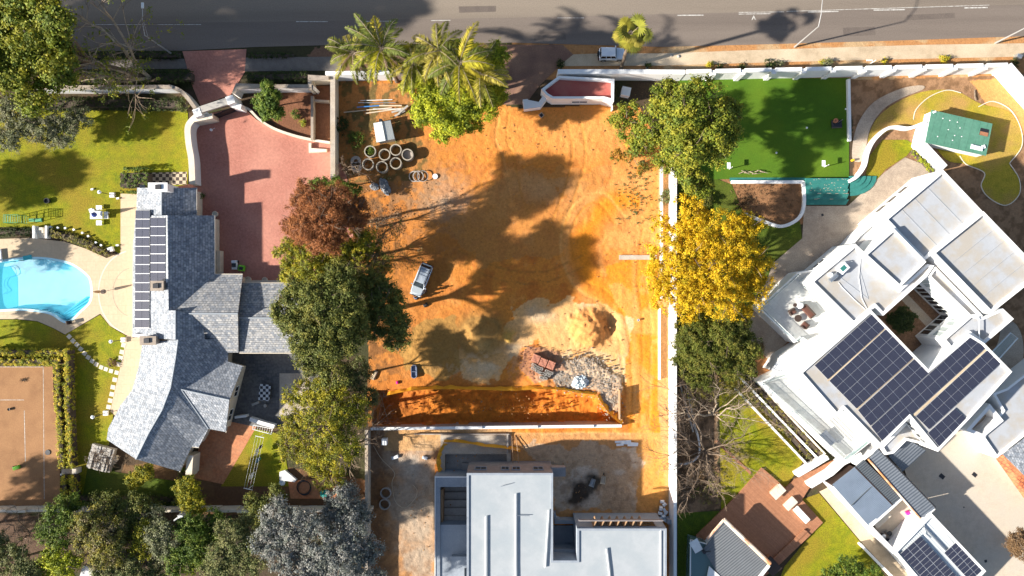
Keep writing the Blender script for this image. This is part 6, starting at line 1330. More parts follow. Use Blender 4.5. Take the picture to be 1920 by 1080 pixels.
# street lamps
def lamp(label, px, py, h, arm, n2=False):
    x, y = xy(px, py); t = thing('street_lamp', label, 'street lamp', (x, y, 0), 'street lamps along the road')
    mesh_obj('pole', MB().tube([(x, y, -.1), (x, y, 1.2), (x, y, h)], [.13, .11, .07], 8), 'galvanised', t)
    e = (x+arm[0], y+arm[1], h+arm[2]); mesh_obj('arm', MB().tube([(x, y, h-.05), (x+arm[0]*.4, y+arm[1]*.4, h+arm[2]*.7), e], [.06, .055, .04], 6), 'galvanised', t)
    if n2: mesh_obj('brace', MB().tube([(x, y, h-.9), (x+arm[0]*.6, y+arm[1]*.6, h+arm[2]*.8)], .025, 4), 'galvanised', t)
    mesh_obj('lamp_head', MB().box(e[0], e[1]+.2, .3, .7, e[2]-.1, e[2]+.08, 0, .05), 'white_plastic', t)
lamp('shaded leaning street lamp left of the red entrance', 325, 103, 7.6, (.2, 3.2, .9), True); lamp('street lamp in front of the palm shaped shadow', 1490, 88, 7.6, (.1, 3.2, .9)); lamp('street lamp at the far right end of the road', 1866, 81, 7.6, (.1, 3.2, .9))
# off frame palm that throws the big shadow on the road is the fan palm itself; gate
t = thing('entrance_gate', 'stone lintelled gateway with a dark sliding gate', 'gate', (*xy(410, 205), 0))
def wp(*l): return [P(*q) for q in l]
mesh_obj('lintel', MB().prism([P(x, y, 3.0) for x, y in [(372, 200), (427, 182), (430, 195), (378, 211)]], 2.6, 3.0), 'grey_stone', t)
for x, y in [(371, 212), (433, 188)]: mesh_obj('gate_post', MB().box(*xy(x, y, 2.8), 1.0, 1.1, -.1, 3.05, R(20)), 'white_plaster', t)
mesh_obj('side_wall', wall_mb(MB(), wp((362, 224, 2.2), (398, 217, 2.2)), -.1, 2.2, .7), 'cream_plaster', t)
mesh_obj('side_wall', wall_mb(MB(), wp((432, 196, 2.2), (452, 200, 2.2)), -.1, 2.2, .6), 'white_plaster', t)
mesh_obj('gate_leaf', wall_mb(MB(), wp((384, 222, 1.6), (446, 198, 1.6)), .05, 1.6, .12), 'black_metal', t)
mb = MB(); [mb.tube([tuple(P(390+i*8, 222-i*3.1, .1)), tuple(P(390+i*8, 222-i*3.1, 1.9))], .04, 4) for i in range(8)]; mesh_obj('gate_bar', mb, 'black_metal', t)
mb = MB(); x, y = xy(397, 244); mb.cyl(x, y, .18, .03, .3, 10); mb.tube([(x, y, .2), (x+.5, y+.25, .15)], .03, 4); one('water_tap', 'small white fitting standing on the red forecourt near the gate', 'fitting', mb, 'white_plastic')
t = thing('wooden_gate', 'small wooden gate in the white wall beside the forecourt', 'gate', (*xy(363, 334), 0))
mesh_obj('gate_leaf', MB().box(*xy(364, 334, 1.5), .15, 1.4, .1, 1.5), 'wood', t); mb = MB(); [mb.tube([(xy(364, 334, 1.5)[0], xy(364, 334, 1.5)[1]-.7+.28*i, 1.5), (xy(364, 334, 1.5)[0], xy(364, 334, 1.5)[1]-.7+.28*i, 1.9)], .03, 4) for i in range(6)]; mesh_obj('gate_bar', mb, 'black_metal', t)

# concrete rings
M('ring_grey', (.40, .35, .28), (.31, .27, .22), 3, .9, .01, 8, fine=.15)
RG = [(694, 284, 'ring with a green weed inside, top left of the group'), (721, 290, 'ring in the middle of the top row'), (742, 281, 'topmost ring on the right of the group'), (764, 290, 'ring farthest right, partly filled with rubble'),
      (690, 308, 'ring at the lower left of the group'), (716, 313, 'lowest ring in the middle, above the torn sheet'), (742, 306, 'ring right of the lowest one')]
for x, y, lb in RG:
    cx, cy = xy(x, y, .9); t = thing('concrete_ring', 'upright concrete '+lb, 'concrete ring', (cx, cy, 0), 'upright concrete rings')
    mesh_obj('ring_wall', MB().ring(cx, cy, .78, .66, -.05, .95, 28), 'ring_grey', t); mesh_obj('rim', MB().ring(cx, cy, .80, .66, .952, .99, 28), 'ring_grey', t)
    if '764' in str(x): mesh_obj('rubble_fill', MB().cyl(cx, cy, .64, .02, .5, 10), 'blockwork', t)
for x, y, lb in [(668, 303, 'flat grey ring half hidden by the leafless shrub, upper one'), (669, 314, 'flat grey ring half hidden by the leafless shrub, lower one')]: cx, cy = xy(x, y); one('concrete_ring', lb, 'concrete ring', MB().ring(cx, cy, .72, .3, -.02, .3, 24), 'blockwork', 'flat grey rings')
for i, (x, lb) in enumerate([(777, 'leftmost of the three overlapping thin hoops'), (784.5, 'middle of the three overlapping thin hoops'), (793, 'rightmost thinnest of the three overlapping hoops')]):
    cx, cy = xy(x, 331); one('concrete_hoop', lb, 'concrete hoop', MB().ring(cx, cy, .76, .64 if i < 2 else .70, .02+.13*i, .14+.13*i, 28), 'blockwork', 'thin hoops lying on the earth')
for x, y, lb in [(723, 925, 'upper ring of the pair lying in the building yard'), (721, 946, 'lower ring of the pair lying in the building yard')]: cx, cy = xy(x, y, .5); one('concrete_ring', lb, 'concrete ring', MB().ring(cx, cy, .74, .62, -.05, .55, 28), 'blockwork', 'pair of rings in the building yard')
cx, cy = xy(816, 331); one('concrete_disc', 'small white round disc lying right of the hoops', 'disc', MB().cyl(cx, cy, .36, .02, .15, 18), 'white_plastic')
# metal shed
t = thing('tool_shed', 'small pale grey ridged metal shed on the cleared plot', 'shed', (*xy(719, 247), 0))
cs = [P(x, y, 1.9) for x, y in [(701, 231), (731, 226), (739, 260), (707, 266)]]; mesh_obj('wall', MB().prism([tuple(p) for p in offset_poly(ccw([tuple(p[:2]) for p in cs]), .08)], -.05, 1.85), 'galvanised', t)
m0 = [(716, 228.5), (723, 263)]; M('shed_sheet', (.50, .52, .52), (.44, .47, .48), 1, .5, .01, 8, fine=.06)
mesh_obj('roof', roof_mb([[(700, 231, 1.85), (716, 228, 2.15), (723, 263.5, 2.15), (706, 267, 1.85)], [(716, 228, 2.15), (732, 225.5, 1.85), (740, 260.5, 1.85), (723, 263.5, 2.15)]], .05), 'shed_sheet', t)
mesh_obj('roof_ridge', MB().tube([tuple(P(716, 228, 2.18)), tuple(P(723, 263.5, 2.18))], .04, 5), 'steel', t)
mesh_obj('frame_post', MB().box(*xy(713, 226, 1.6), .35, .5, 0, 1.6), 'black_metal', t)
# pipes and boards
for (a, b, r, m_, lb, z) in [((645, 211), (735, 202), .07, 'pale_wood', 'longest cream pole lying beside the palms', .1), ((685, 213), (757, 203), .09, 'pale_wood', 'thick cream pole below the longest one', .1), ((712, 199), (754, 199), .1, 'pale_wood', 'short cream pole on top of the heap', .3), ((670, 202), (722, 198), .08, 'plastic_blue', 'bright blue pipe crossing the poles', .25),
                             ((672, 193), (742, 193), .06, 'steel', 'upper grey blue pipe of the heap', .1), ((676, 189), (736, 187), .05, 'white_paint', 'thin white pipe at the top of the heap', .1), ((700, 205), (752, 205), .05, 'white_paint', 'thin white pipe between the two poles', .2)]:
    p, q = P(*a), P(*b); one('pipe' if 'pipe' in lb else 'pole', lb, 'pipe' if 'pipe' in lb else 'pole', MB().tube([(p.x, p.y, z), (q.x, q.y, z)], r, 8), m_)
for i, (x, y, a) in enumerate([(745, 208, 15), (750, 213, 28), (757, 206, 40)]): cx, cy = xy(x, y); one('board', ['pale board under the lime tree edge', 'second pale board, tilted more, under the lime tree edge', 'short board against the lime tree'][i], 'board', MB().box(cx, cy, 1.6, .25, .05+.1*i, .12+.1*i, R(a)), 'grey_stone')
# torn sheet and rubble chunks
def crumple(label, cx, cy, w, l, h, a, mat, seed, name='plastic_sheet', n=14):
    rg = np.random.default_rng(seed); mb = MB(); c, s = math.cos(a), math.sin(a); X, Y = np.meshgrid(np.linspace(-1, 1, n), np.linspace(-1, 1, n)); rad = 1+.18*np.sin(np.arctan2(Y, X)*5+seed)
    Xd = X*rad; Yd = Y*rad; k = np.minimum(1, 1/np.maximum(np.hypot(Xd, Yd), 1e-6)*1.02); Xd, Yd = Xd*k, Yd*k
    Z = h*(1-.75*(Xd**2+Yd**2))*rg.uniform(.3, 1.1, X.shape)+.04; Z = np.maximum(Z, .03)
    mb.v = [(cx+(x*w/2)*c-(y*l/2)*s, cy+(x*w/2)*s+(y*l/2)*c, z) for x, y, z in zip(Xd.ravel(), Yd.ravel(), Z.ravel())]
    for i in range(n-1):
        for j in range(n-1): mb.f.append((i*n+j, i*n+j+1, (i+1)*n+j+1, (i+1)*n+j))
    return one(name, label, name.replace('_', ' '), mb, mat)
M('sheet_blue', (.50, .60, .66), (.66, .70, .70), 2.5, .4, 0); M('sheet_grey', (.32, .33, .34), (.14, .14, .15), 2.0, .5, 0)
crumple('crumpled pale blue plastic sheet on the broken concrete', *xy(1087, 716), 2.5, 2.0, 1.1, .2, 'sheet_blue', 3)
crumple('torn grey white sheet over rubble below the rings', *xy(722, 350), 1.3, 2.6, .3, R(25), 'sheet_grey', 5)
crumple('dark torn sheet left of the grey white one', *xy(702, 350), 1.3, 1.0, .25, R(-20), 'sheet_grey', 9); crumple('small pale blue sheet by the brick pallets', *xy(1046, 694), .7, .7, .4, 0, 'sheet_blue', 11)
# rubble as stuff
rg = random.Random(9)
def rubble(label, regions, n, smin, smax, mat, z=.1, name='rubble'):
    mb = MB()
    for i in range(n):
        cx, cy, rx, ry = rg.choice(regions); x = rg.gauss(cx, rx*.5); y = rg.gauss(cy, ry*.5); s = rg.uniform(smin, smax); p = P(x, y); a = rg.uniform(0, 3.14); zz = z+rg.uniform(-.05, .08)
        k = len(mb.v); hw = s*rg.uniform(.5, 1); 
        mb.box(p.x, p.y, s, hw, zz-.3, zz+s*rg.uniform(.15, .5), a)
        for q in range(k, len(mb.v)): v = mb.v[q]; mb.v[q] = (v[0]+rg.uniform(-.12, .12)*s, v[1]+rg.uniform(-.12, .12)*s, v[2]+rg.uniform(-.2, .2)*s)
    return props(mesh_obj(name, mb, mat), label, 'rubble', None, 'stuff')
rubble('broken grey concrete rubble spread beside the trench', [(1090, 685, 35, 20), (1130, 715, 35, 25), (1145, 750, 18, 25), (1075, 720, 25, 15), (1050, 705, 20, 12)], 2200, .05, .2, 'rubble_mix' if 'rubble_mix' in MATS else M('rubble_mix', (.46, .40, .33), (.24, .19, .15), 5, .95, 0).name, .22)
rubble('red brick rubble around the brick pallets', [(985, 675, 14, 20), (1005, 655, 25, 10), (1035, 665, 20, 8), (1000, 700, 15, 10)], 200, .05, .13, 'brick_rubble' if 'brick_rubble' in MATS else M('brick_rubble', (.34, .16, .11), (.22, .12, .1), 3, .95, 0).name, .1)
rubble('grey rubble and stones under the leafless shrub', [(705, 345, 30, 22), (740, 375, 50, 40), (840, 380, 50, 40), (760, 420, 50, 40)], 260, .05, .16, 'clod' if 'clod' in MATS else M('clod', (.5, .27, .11), (.3, .15, .06), 3, .95, 0).name, .0)
rubble('clods and stones on the cleared plot', [(1000, 260, 120, 40), (1110, 620, 60, 50), (1000, 450, 150, 150), (900, 900, 60, 60), (780, 940, 60, 90), (1100, 890, 90, 60), (950, 760, 150, 25), (1190, 450, 40, 150)], 420, .05, .16, 'clod' if 'clod' in MATS else M('clod', (.5, .27, .11), (.3, .15, .06), 3, .95, 0).name, .0, 'stones')
rubble('dark clods along the trench floor and banks', [(820, 760, 90, 20), (1000, 765, 90, 18), (900, 725, 110, 6)], 220, .05, .16, 'orange_soil' if 'orange_soil' in MATS else M('orange_soil', (.45, .15, .03), (.3, .09, .018), 3, .95, 0).name, -1.2, 'clods')
# brick pallets
for x, y, lb in [(1005, 673, 'leftmost red brick stack on the brick pallet row'), (1018.5, 680, 'middle red brick stack of the row'), (1033, 685, 'rightmost red brick stack of the row')]:
    cx, cy = xy(x, y, 1.0); t = thing('brick_stack', lb, 'brick stack', (cx, cy, 0), 'red brick stacks'); a = R(-22); zz = .5
    mesh_obj('pallet', MB().box(cx, cy, 1.0, 1.15, .05, .35, a), 'wood', t)
    mb = MB(); c, s = math.cos(a), math.sin(a)
    for i in range(4):
        for j in range(4):
            for k in range(2): dx, dy = -.37+i*.245, -.4+j*.27; mb.box(cx+dx*c-dy*s, cy+dx*s+dy*c, .23, .25, .36+k*.33, .36+k*.33+.32-(.05 if (i+j) % 3 == 0 else 0), a)
    mesh_obj('bricks', mb, 'brick_red' if 'brick_red' in MATS else M('brick_red', (.52, .23, .15), (.42, .17, .11), 3, .9, .01), t)
BK = [(1001, 684), (1007, 688), (1000, 691), (1008, 696), (1014, 691), (1013, 699), (1020, 701), (1016, 708), (1026, 696), (1028, 703), (1033, 699), (1022, 709)]
ORD = ['first', 'second', 'third', 'fourth', 'fifth', 'sixth', 'seventh', 'eighth', 'ninth', 'tenth', 'eleventh', 'twelfth', 'thirteenth', 'fourteenth', 'fifteenth']
for i, (x, y) in enumerate(BK):
    cx, cy = xy(x, y, .5); a = R(-22+8*math.sin(i*2)); mb = MB(); c, s = math.cos(a), math.sin(a)
    for dx, dy, w_, l_ in [(-.26, 0, .08, .34), (.26, 0, .08, .34), (0, 0, .06, .34), (0, .15, .6, .07), (0, -.15, .6, .07)]: mb.box(cx+dx*c-dy*s, cy+dx*s+dy*c, w_, l_, .2, .75, a)
    one('hollow_block', ORD[i]+' grey hollow block from the top of the heap below the brick stacks', 'hollow block', mb, 'grey_stone', 'grey hollow blocks')
# barrier netting
M('orange_net', (.85, .40, .03), (.80, .34, .02), 4, .6, 0)
def netting(label, pts, h=1.0, lean=.42, seed=1):
    pw_ = [P(x, y, h) for x, y in smooth(pts, 5, False)]; rg = random.Random(seed); t = thing('barrier_netting', label, 'barrier netting', (pw_[0].x, pw_[0].y, 0)); mb = MB(); n = len(pw_)
    for i, p in enumerate(pw_):
        d = (pw_[min(i+1, n-1)]-pw_[max(i-1, 0)]); nn = Vector((-d.y, d.x, 0)).normalized()*lean*rg.uniform(.5, 1.2); z = h-.12*abs(math.sin(i*.63))-rg.uniform(0, .1)
        mb.v += [(p.x+nn.x, p.y+nn.y, .0), (p.x+nn.x*.5, p.y+nn.y*.5, z*.55), (p.x, p.y, z)]
        if i: a = 3*(i-1); mb.f += [(a, a+3, a+4, a+1), (a+1, a+4, a+5, a+2)]
    mesh_obj('net', mb, 'orange_net', t)
    for i in range(0, n, 5): p = pw_[i]; mesh_obj('stake', MB().tube([(p.x, p.y, -.2), (p.x, p.y, h+.15)], .025, 5), 'wood', t)
netting('orange barrier netting along the top of the trench', [(725, 742), (770, 733), (830, 730), (900, 731), (960, 733), (1010, 730), (1050, 731), (1085, 737), (1119, 741)])
netting('orange barrier netting across the east end of the trench', [(1120, 742), (1132, 762), (1148, 782), (1166, 797)], .9, .7)
netting('orange barrier netting over the pool shell apron', [(832, 829), (870, 831), (910, 838), (952, 842), (975, 848)], .7, .35, 4); netting('orange barrier netting hanging west of the pool shell', [(832, 831), (822, 848), (818, 868), (823, 890)], .7, .6, 6)
mb = MB(); [mb.tube([tuple(P(1162+rg.uniform(-2, 2), 772+i*6, .1)), tuple(P(1168+rg.uniform(-2, 2), 768+i*6, .9))], .04, 5) for i in range(5)]; one('timber_props', 'short timber props at the east end of the trench', 'timber', mb, 'wood')
mb = MB(); p = P(1163, 760, 1.6); mb.box(p.x, p.y, .12, 4.0, -1.5, 1.4); one('hoarding_sheet', 'upright thin board fence at the east side of the rubble', 'hoarding', mb, 'wood')
mb = MB(); mb.tube([tuple(P(960, 818, .2)), tuple(P(962, 872, 1.3))], .05, 5); mb.tube([tuple(P(968, 820, .2)), tuple(P(973, 872, 1.3))], .05, 5); mb.tube([tuple(P(957, 842, .5)), tuple(P(976, 842, .5))], .05, 5); one('timber_trestle', 'leaning timber trestle beside the pool shell', 'trestle', mb, 'wood')
# wheelbarrows, tubs, bags
def barrow(label, px, py, ang, mat):
    cx, cy = xy(px, py); t = thing('wheelbarrow', label, 'wheelbarrow', (cx, cy, 0)); c, s = math.cos(ang), math.sin(ang); f = lambda x, y, z: (cx+x*c-y*s, cy+x*s+y*c, z)
    mb = MB(); lo = [(-.35, -.22), (.3, -.18), (.3, .18), (-.35, .22)]; hi = [(-.55, -.36), (.55, -.3), (.55, .3), (-.55, .36)]; L2 = [f(*p, 0) for p in lo]; H2 = [f(*p, 0) for p in hi]
    mb.v = [(p[0], p[1], .32) for p in L2]+[(p[0], p[1], .62) for p in H2]; mb.f = [(0, 1, 2, 3), (0, 1, 5, 4), (1, 2, 6, 5), (2, 3, 7, 6), (3, 0, 4, 7)]; mesh_obj('tray', mb, mat, t)
    for sg in (-1, 1): mesh_obj('handle', MB().tube([f(.7, sg*.1, .25), f(-.3, sg*.24, .35), f(-1.0, sg*.3, .6)], .025, 5), 'black_metal', t); mesh_obj('leg', MB().tube([f(-.4, sg*.24, .35), f(-.45, sg*.26, 0)], .02, 5), 'black_metal', t)
    mesh_obj('wheel', MB().tube([f(.75, -.05, .19), f(.75, .05, .19)], .19, 14), 'rubber', t)
barrow('wheelbarrow resting near the dark mortar patch', 1110, 903, R(70), 'galvanised'); barrow('second wheelbarrow with pale frame right of the dark mortar patch', 1130, 898, R(80), 'pale_wood')
cx, cy = xy(776, 697, .5); t = thing('mixing_tub', 'oblong blue grey tub with a divider on the brown earth', 'tub', (cx, cy, 0)); plain('tub_blue', (.16, .19, .27), .5)
mb = MB(); ow = [(cx+.42*math.cos(q)*1, cy+.42*math.sin(q)+(.5 if math.sin(q) > 0 else -.5)) for q in [i*math.pi/8 for i in range(16)]]; iw = [(cx+.34*math.cos(q), cy+.34*math.sin(q)+(.5 if math.sin(q) > 0 else -.5)) for q in [i*math.pi/8 for i in range(16)]]
mb.v = [(x, y, 0.02) for x, y in ow]+[(x, y, .5) for x, y in ow]+[(x, y, .5) for x, y in iw]+[(x, y, .25) for x, y in iw]
for i in range(16): j = (i+1) % 16; mb.f += [(i, j, 16+j, 16+i), (16+i, 16+j, 32+j, 32+i), (32+i, 32+j, 48+j, 48+i)]
mb.f.append(tuple(range(48, 64))); mesh_obj('tub_body', mb, 'tub_blue', t); mesh_obj('divider', MB().box(cx, cy, .7, .08, .26, .48), 'tub_blue', t)
for x, y, w_, l_, a, m_, lb in [(702, 703, .55, 1.3, -25, 'path_concrete', 'long beige sack lying at the edge of the trees'), (741, 857, 1.0, .45, 18, 'white_plastic', 'white sack left of the pool shell'), (797, 858, .7, .4, -20, 'white_plastic', 'small white sack nearer the pool shell'), (745, 717, .3, .4, 0, 'pink', 'small pinkish scrap above the trench')]:
    cx, cy = xy(x, y); one('sack', lb, 'sack', MB().box(cx, cy, w_, l_, .02, .3, R(a), .1), m_)
cx, cy = xy(702, 514, 1.0); t = thing('stone_mound', 'round domed heap of pale stones at the tree edge', 'stone heap', (cx, cy, 0)); mb = MB(); rs = np.random.default_rng(2)
for i in range(70): d = unit(rs.normal(size=(1, 3)))[0]; d[2] = abs(d[2]); mb.lathe(cx+d[0]*.6, cy+d[1]*.6, [(.001, d[2]*.6-.1), (.13, d[2]*.6), (.1, d[2]*.6+.1), (.001, d[2]*.6+.13)], 6)
mesh_obj('stones', mb, 'path_concrete', t)
one('utility_box', 'white box on legs at the corner of the building yard', 'box', MB().box(*xy(720, 829, 1.0), .7, .85, 0, 1.0, 0, .04), 'white_plastic')
cx, cy = xy(1015, 216); mb = MB(); mb.ring(cx, cy, .42, .3, 0, .1, 4); one('drain_surround', 'square concrete surround of an open manhole below the guard house', 'manhole', mb, 'raw_concrete'); one('manhole_opening', 'dark square manhole opening', 'manhole', MB().box(cx, cy, .45, .45, -.1, .03, R(45)), 'black_metal')
cx, cy = xy(1196, 600); mb = MB(); mb.lathe(cx, cy, [(.001, 0), (.13, 0), (.17, .35), (.15, .35), (.12, .05), (.001, .05)], 12); one('bucket', 'small white bucket on the bright orange lane', 'bucket', mb, 'white_plastic')
for i, (x, y, w_, a) in enumerate([(1168, 828, 2.2, 2), (1180, 831, 2.4, -3), (1186, 834, 1.4, 0), (1162, 833, 1.0, 4)]): cx, cy = xy(x, y); one('white_board', ['top long white board', 'middle long white board', 'short wide white board', 'short left white board'][i]+' lying in the shaded yard', 'board', MB().box(cx, cy, w_, .3, .02+.06*i, .07+.06*i, R(a)), 'white_plastic')
for i, (x, y) in enumerate([(1242, 941), (1246, 946), (1239, 953), (1246, 957), (1238, 963), (1244, 968), (1249, 962), (1239, 973), (1247, 975)]):
    cx, cy = xy(x, y, .3); one('rubble_bag', ORD[i]+' white rubble bag counted down from the north end of the heap', 'bag', MB().box(cx, cy, .55, .4, .05+.1*(i % 2), .4+.12*(i % 3), R(40*i), .12), 'white_plastic', 'white rubble bags by the party wall')
mb = MB(); mb.tube([tuple(P(x, y, .05)) for x, y in smooth([(700, 835), (715, 860), (735, 880), (740, 890), (735, 905), (738, 930), (745, 945), (760, 952), (778, 935), (782, 920), (775, 910)], 5, False)], .03, 4); one('hose', 'thin pale hose snaking over the building yard', 'hose', mb, 'pale_wood')
mb = MB(); mb.tube([tuple(P(1148, 173, 1)), tuple(P(1150, 200, 1))], .05, 4)
t = thing('utility_cabinet', 'tilted white cabinet standing right of the guard house', 'cabinet', (*xy(1174, 171), 0)); mesh_obj('casing', MB().box(*xy(1174, 171, 1.2), 1.15, 1.15, 0, 1.2, R(-12), .05), 'white_plastic', t); mesh_obj('lid', MB().box(*xy(1174, 171, 1.25), 1.2, 1.2, 1.205, 1.28, R(-12), .03), 'white_paint', t)

# ---------------------------------------------------------------- left garden
STN = [(130, 631), (137, 639), (144.5, 646.5), (151.5, 654.5), (158.5, 662.5), (165.5, 670), (173, 677), (181, 683), (190, 688.5), (199, 692), (208.5, 695.5), (219, 698.5)]
for i, (x, y) in enumerate(STN): cx, cy = xy(x, y); one('stepping_stone', ORD[i]+' stepping stone from the pool in the curved row', 'stepping stone', MB().box(cx, cy, .56, .56, 0, .05, R(-45+3*i), .015), 'path_concrete' if False else 'cream_plaster', 'curved row of stepping stones')
STM = [(232, 647), (229, 660), (226.5, 671), (222.5, 683), (215.5, 712), (212, 726), (210, 739), (207, 751), (204, 763)]
for i, (x, y) in enumerate(STM): cx, cy = xy(x, y); one('stepping_stone', ORD[i]+' stepping stone from the north in the row along the terrace', 'stepping stone', MB().box(cx, cy, .62, .6, 0, .05, R(-12), .015), 'cream_plaster', 'row of stepping stones beside the terrace')
def garden_lamp(label, px, py, h=3.2):
    x, y = xy(px, py); t = thing('garden_lamp', label, 'garden lamp', (x, y, 0), 'garden lamp posts'); mesh_obj('plinth', MB().box(x, y, .65, .65, 0, .35, 0, .03), 'white_plaster', t)
    mesh_obj('post', MB().tube([(x, y, .3), (x, y, h)], .045, 6), 'black_metal', t); mesh_obj('lamp_head', MB().lathe(x, y, [(.001, h-.25), (.16, h-.2), (.24, h+.1), (.001, h+.22)], 10), 'white_plastic', t)
garden_lamp('garden lamp at the lawn edge near the clipped hedge', 212, 366); garden_lamp('garden lamp beside the first terrace stepping stone', 233, 637); garden_lamp('garden lamp by the lowest corner of the curved terrace', 200, 774)
one('stone_plinth', 'lone white plinth at the south end of the terrace lawn', 'plinth', MB().box(*xy(210, 468), .7, .6, 0, .5, R(20), .03), 'white_plaster')
for x, y, lb in [(222, 372, 'small white spotlight at the top of the terrace'), (221, 460, 'small white spotlight at the bottom of the terrace'), (174, 355, 'small white square marker on the lawn')]: cx, cy = xy(x, y); mb = MB(); mb.box(cx, cy, .4, .25, .02, .2, .2, .03); mb.tube([(cx, cy, .1), (cx+.25, cy-.1, .35)], .05, 6); one('spotlight' if 'spot' in lb else 'marker', lb, 'spotlight' if 'spot' in lb else 'marker', mb, 'white_plastic')
# climbing frame
t = thing('climbing_frame', 'green metal climbing frame throwing a long ladder shadow', 'climbing frame', (*xy(42, 413), 0)); x, y = xy(42, 413)
W_, D_, Hh = 1.9, 1.05, 2.3
for sx in (-1, 1):
    for sy in (-1, 1): mesh_obj('post', MB().tube([(x+sx*W_/2, y+sy*D_/2, -.05), (x+sx*W_/2, y+sy*D_/2, Hh)], .04, 6), 'green_paint', t)
    mb = MB(); [mb.tube([(x+sx*W_/2, y-D_/2, z), (x+sx*W_/2, y+D_/2, z)], .03, 5) for z in (.5, 1.0, 1.5, 2.0)]; mesh_obj('ladder_rungs', mb, 'green_paint', t)
mb = MB(); [mb.tube([(x-W_/2+W_*i/6, y-D_/2, Hh), (x-W_/2+W_*i/6, y+D_/2, Hh)], .03, 5) for i in range(7)]; [mb.tube([(x-W_/2, y+s*D_/2, Hh), (x+W_/2, y+s*D_/2, Hh)], .035, 5) for s in (-1, 1)]; mesh_obj('top_bars', mb, 'green_paint', t)
mesh_obj('slide', MB().prism([(x+W_/2, y-.2), (x+W_/2+1.8, y-.25), (x+W_/2+1.8, y+.25), (x+W_/2, y+.2)], .0, .12), 'green_paint', t)
# picnic set
x, y = xy(189, 404); t = thing('picnic_table', 'white garden table shaded by a folded blue parasol', 'table', (x, y, 0)); mesh_obj('tabletop', MB().box(x, y, 1.25, 1.1, .68, .75, 0, .02), 'white_paint', t)
for sx in (-1, 1):
    for sy in (-1, 1): mesh_obj('leg', MB().box(x+sx*.5, y+sy*.42, .07, .07, 0, .67), 'white_paint', t)
for dx, dy, w_, l_, lb in [(.95, 0, .6, .95, 'right'), (-.95, -.05, .5, .95, 'left'), (0, 1.05, .8, .55, 'upper'), (0, -1.05, .75, .65, 'lower')]:
    bt = thing('garden_bench', f'white slatted garden bench on the {lb} side of the picnic table', 'bench', (x+dx, y+dy, 0), 'benches round the picnic table'); mb = MB(); a = w_ > l_ or abs(dx) > .5
    for s in (-1, 1): mb.box(x+dx+(s*w_*.26 if not dx else 0), y+dy+(s*l_*.26 if dx else 0), w_*.48 if not dx else w_, l_*.48 if dx else l_, .42, .46)
    mesh_obj('seat', mb, 'white_paint', bt); mb = MB(); [mb.box(x+dx+s*w_*.38, y+dy+q*l_*.38, .06, .06, 0, .42) for s in (-1, 1) for q in (-1, 1)]; mesh_obj('legs', mb, 'white_paint', bt)
t = thing('parasol', 'folded dark blue parasol leaning over the picnic table', 'parasol', (x, y, 0)); mesh_obj('pole', MB().tube([(x, y, 0), (x, y, 2.3)], .03, 6), 'steel', t); plain('navy', (.02, .05, .3), .8); mesh_obj('canopy', MB().tube([(x-.25, y, 1.1), (x, y, 1.8), (x+.1, y, 2.4)], [.36, .2, .04], 9), 'navy', t)
cx, cy = xy(176, 396); t = thing('garden_chair', 'tipped white garden chair left of the picnic table', 'chair', (cx, cy, 0)); mesh_obj('seat', MB().box(cx, cy, .5, .5, .25, .3, .3), 'white_paint', t); mesh_obj('backrest', MB().box(cx-.35, cy+.1, .5, .5, .1, .14, .3), 'white_paint', t); mesh_obj('legs', MB().tube([(cx, cy, .25), (cx+.7, cy+.2, .1)], .04, 5), 'white_paint', t)
cx, cy = xy(91, 377); one('round_planter', 'round black planter on the shaded lawn', 'planter', MB().lathe(cx, cy, [(.001, 0), (.3, 0), (.38, .45), (.3, .45), (.26, .3), (.001, .3)], 18), 'black_metal')
# pool steps up to the lawn
t = thing('garden_stairs', 'short white stone stair between lawn and pool terrace', 'stairs', (*xy(74, 434), 0)); 
for i in range(4): a = P(66, 427+i*5, 0); b = P(85, 432+i*5, 0); mesh_obj('step', MB().box((a.x+b.x)/2, (a.y+b.y)/2, b.x-a.x, a.y-b.y, 0, .62-.14*i), 'cream_plaster', t)
for x_ in (63, 86.5): mesh_obj('cheek_wall', MB().box(*xy(x_, 435, .8), .28, 1.7, 0, .85), 'white_plaster', t)
x, y = xy(193, 547); t = thing('parasol', 'closed brown parasol standing on the round terrace', 'parasol', (x, y, 0)); mesh_obj('base', MB().cyl(x, y, .3, .03, .12, 14), 'dark_bronze', t); mesh_obj('pole', MB().tube([(x, y, .1), (x, y, 2.2)], .03, 6), 'dark_bronze', t); mesh_obj('canopy', MB().tube([(x, y, .9), (x, y, 1.6), (x, y, 2.3)], [.2, .16, .03], 8), 'wood', t)
x, y = xy(135, 604); t = thing('garden_chair', 'small dark chair at the south end of the pool terrace', 'chair', (x, y, 0)); mesh_obj('seat', MB().box(x, y, .5, .5, .4, .46, .3), 'dark_bronze', t); mesh_obj('backrest', MB().box(x-.22, y-.05, .07, .5, .46, .95, .3), 'dark_bronze', t)
for sx in (-1, 1):
    for sy in (-1, 1): mesh_obj('leg', MB().box(x+sx*.2, y+sy*.2, .05, .05, 0, .4), 'dark_bronze', t)
x, y = xy(0, 480); one('pool_lounger', 'white lounger at the pool edge, left side of the terrace', 'lounger', MB().box(x+.1, y, .7, 1.8, .2, .4, .1, .05), 'white_plastic')
for i, (x, y) in enumerate([(98, 426), (111, 427.5), (125, 428), (141, 431), (157, 437), (168, 443), (182, 455), (192, 460)]): cx, cy = xy(x, y); mb = MB(); mb.cyl(cx, cy, .1, 0, .3, 8); mb.cyl(cx, cy, .16, .3, .38, 8); one('path_light', ORD[i]+' low path light from the stairs along the shrub border', 'path light', mb, 'white_plastic', 'low path lights by the pool border')
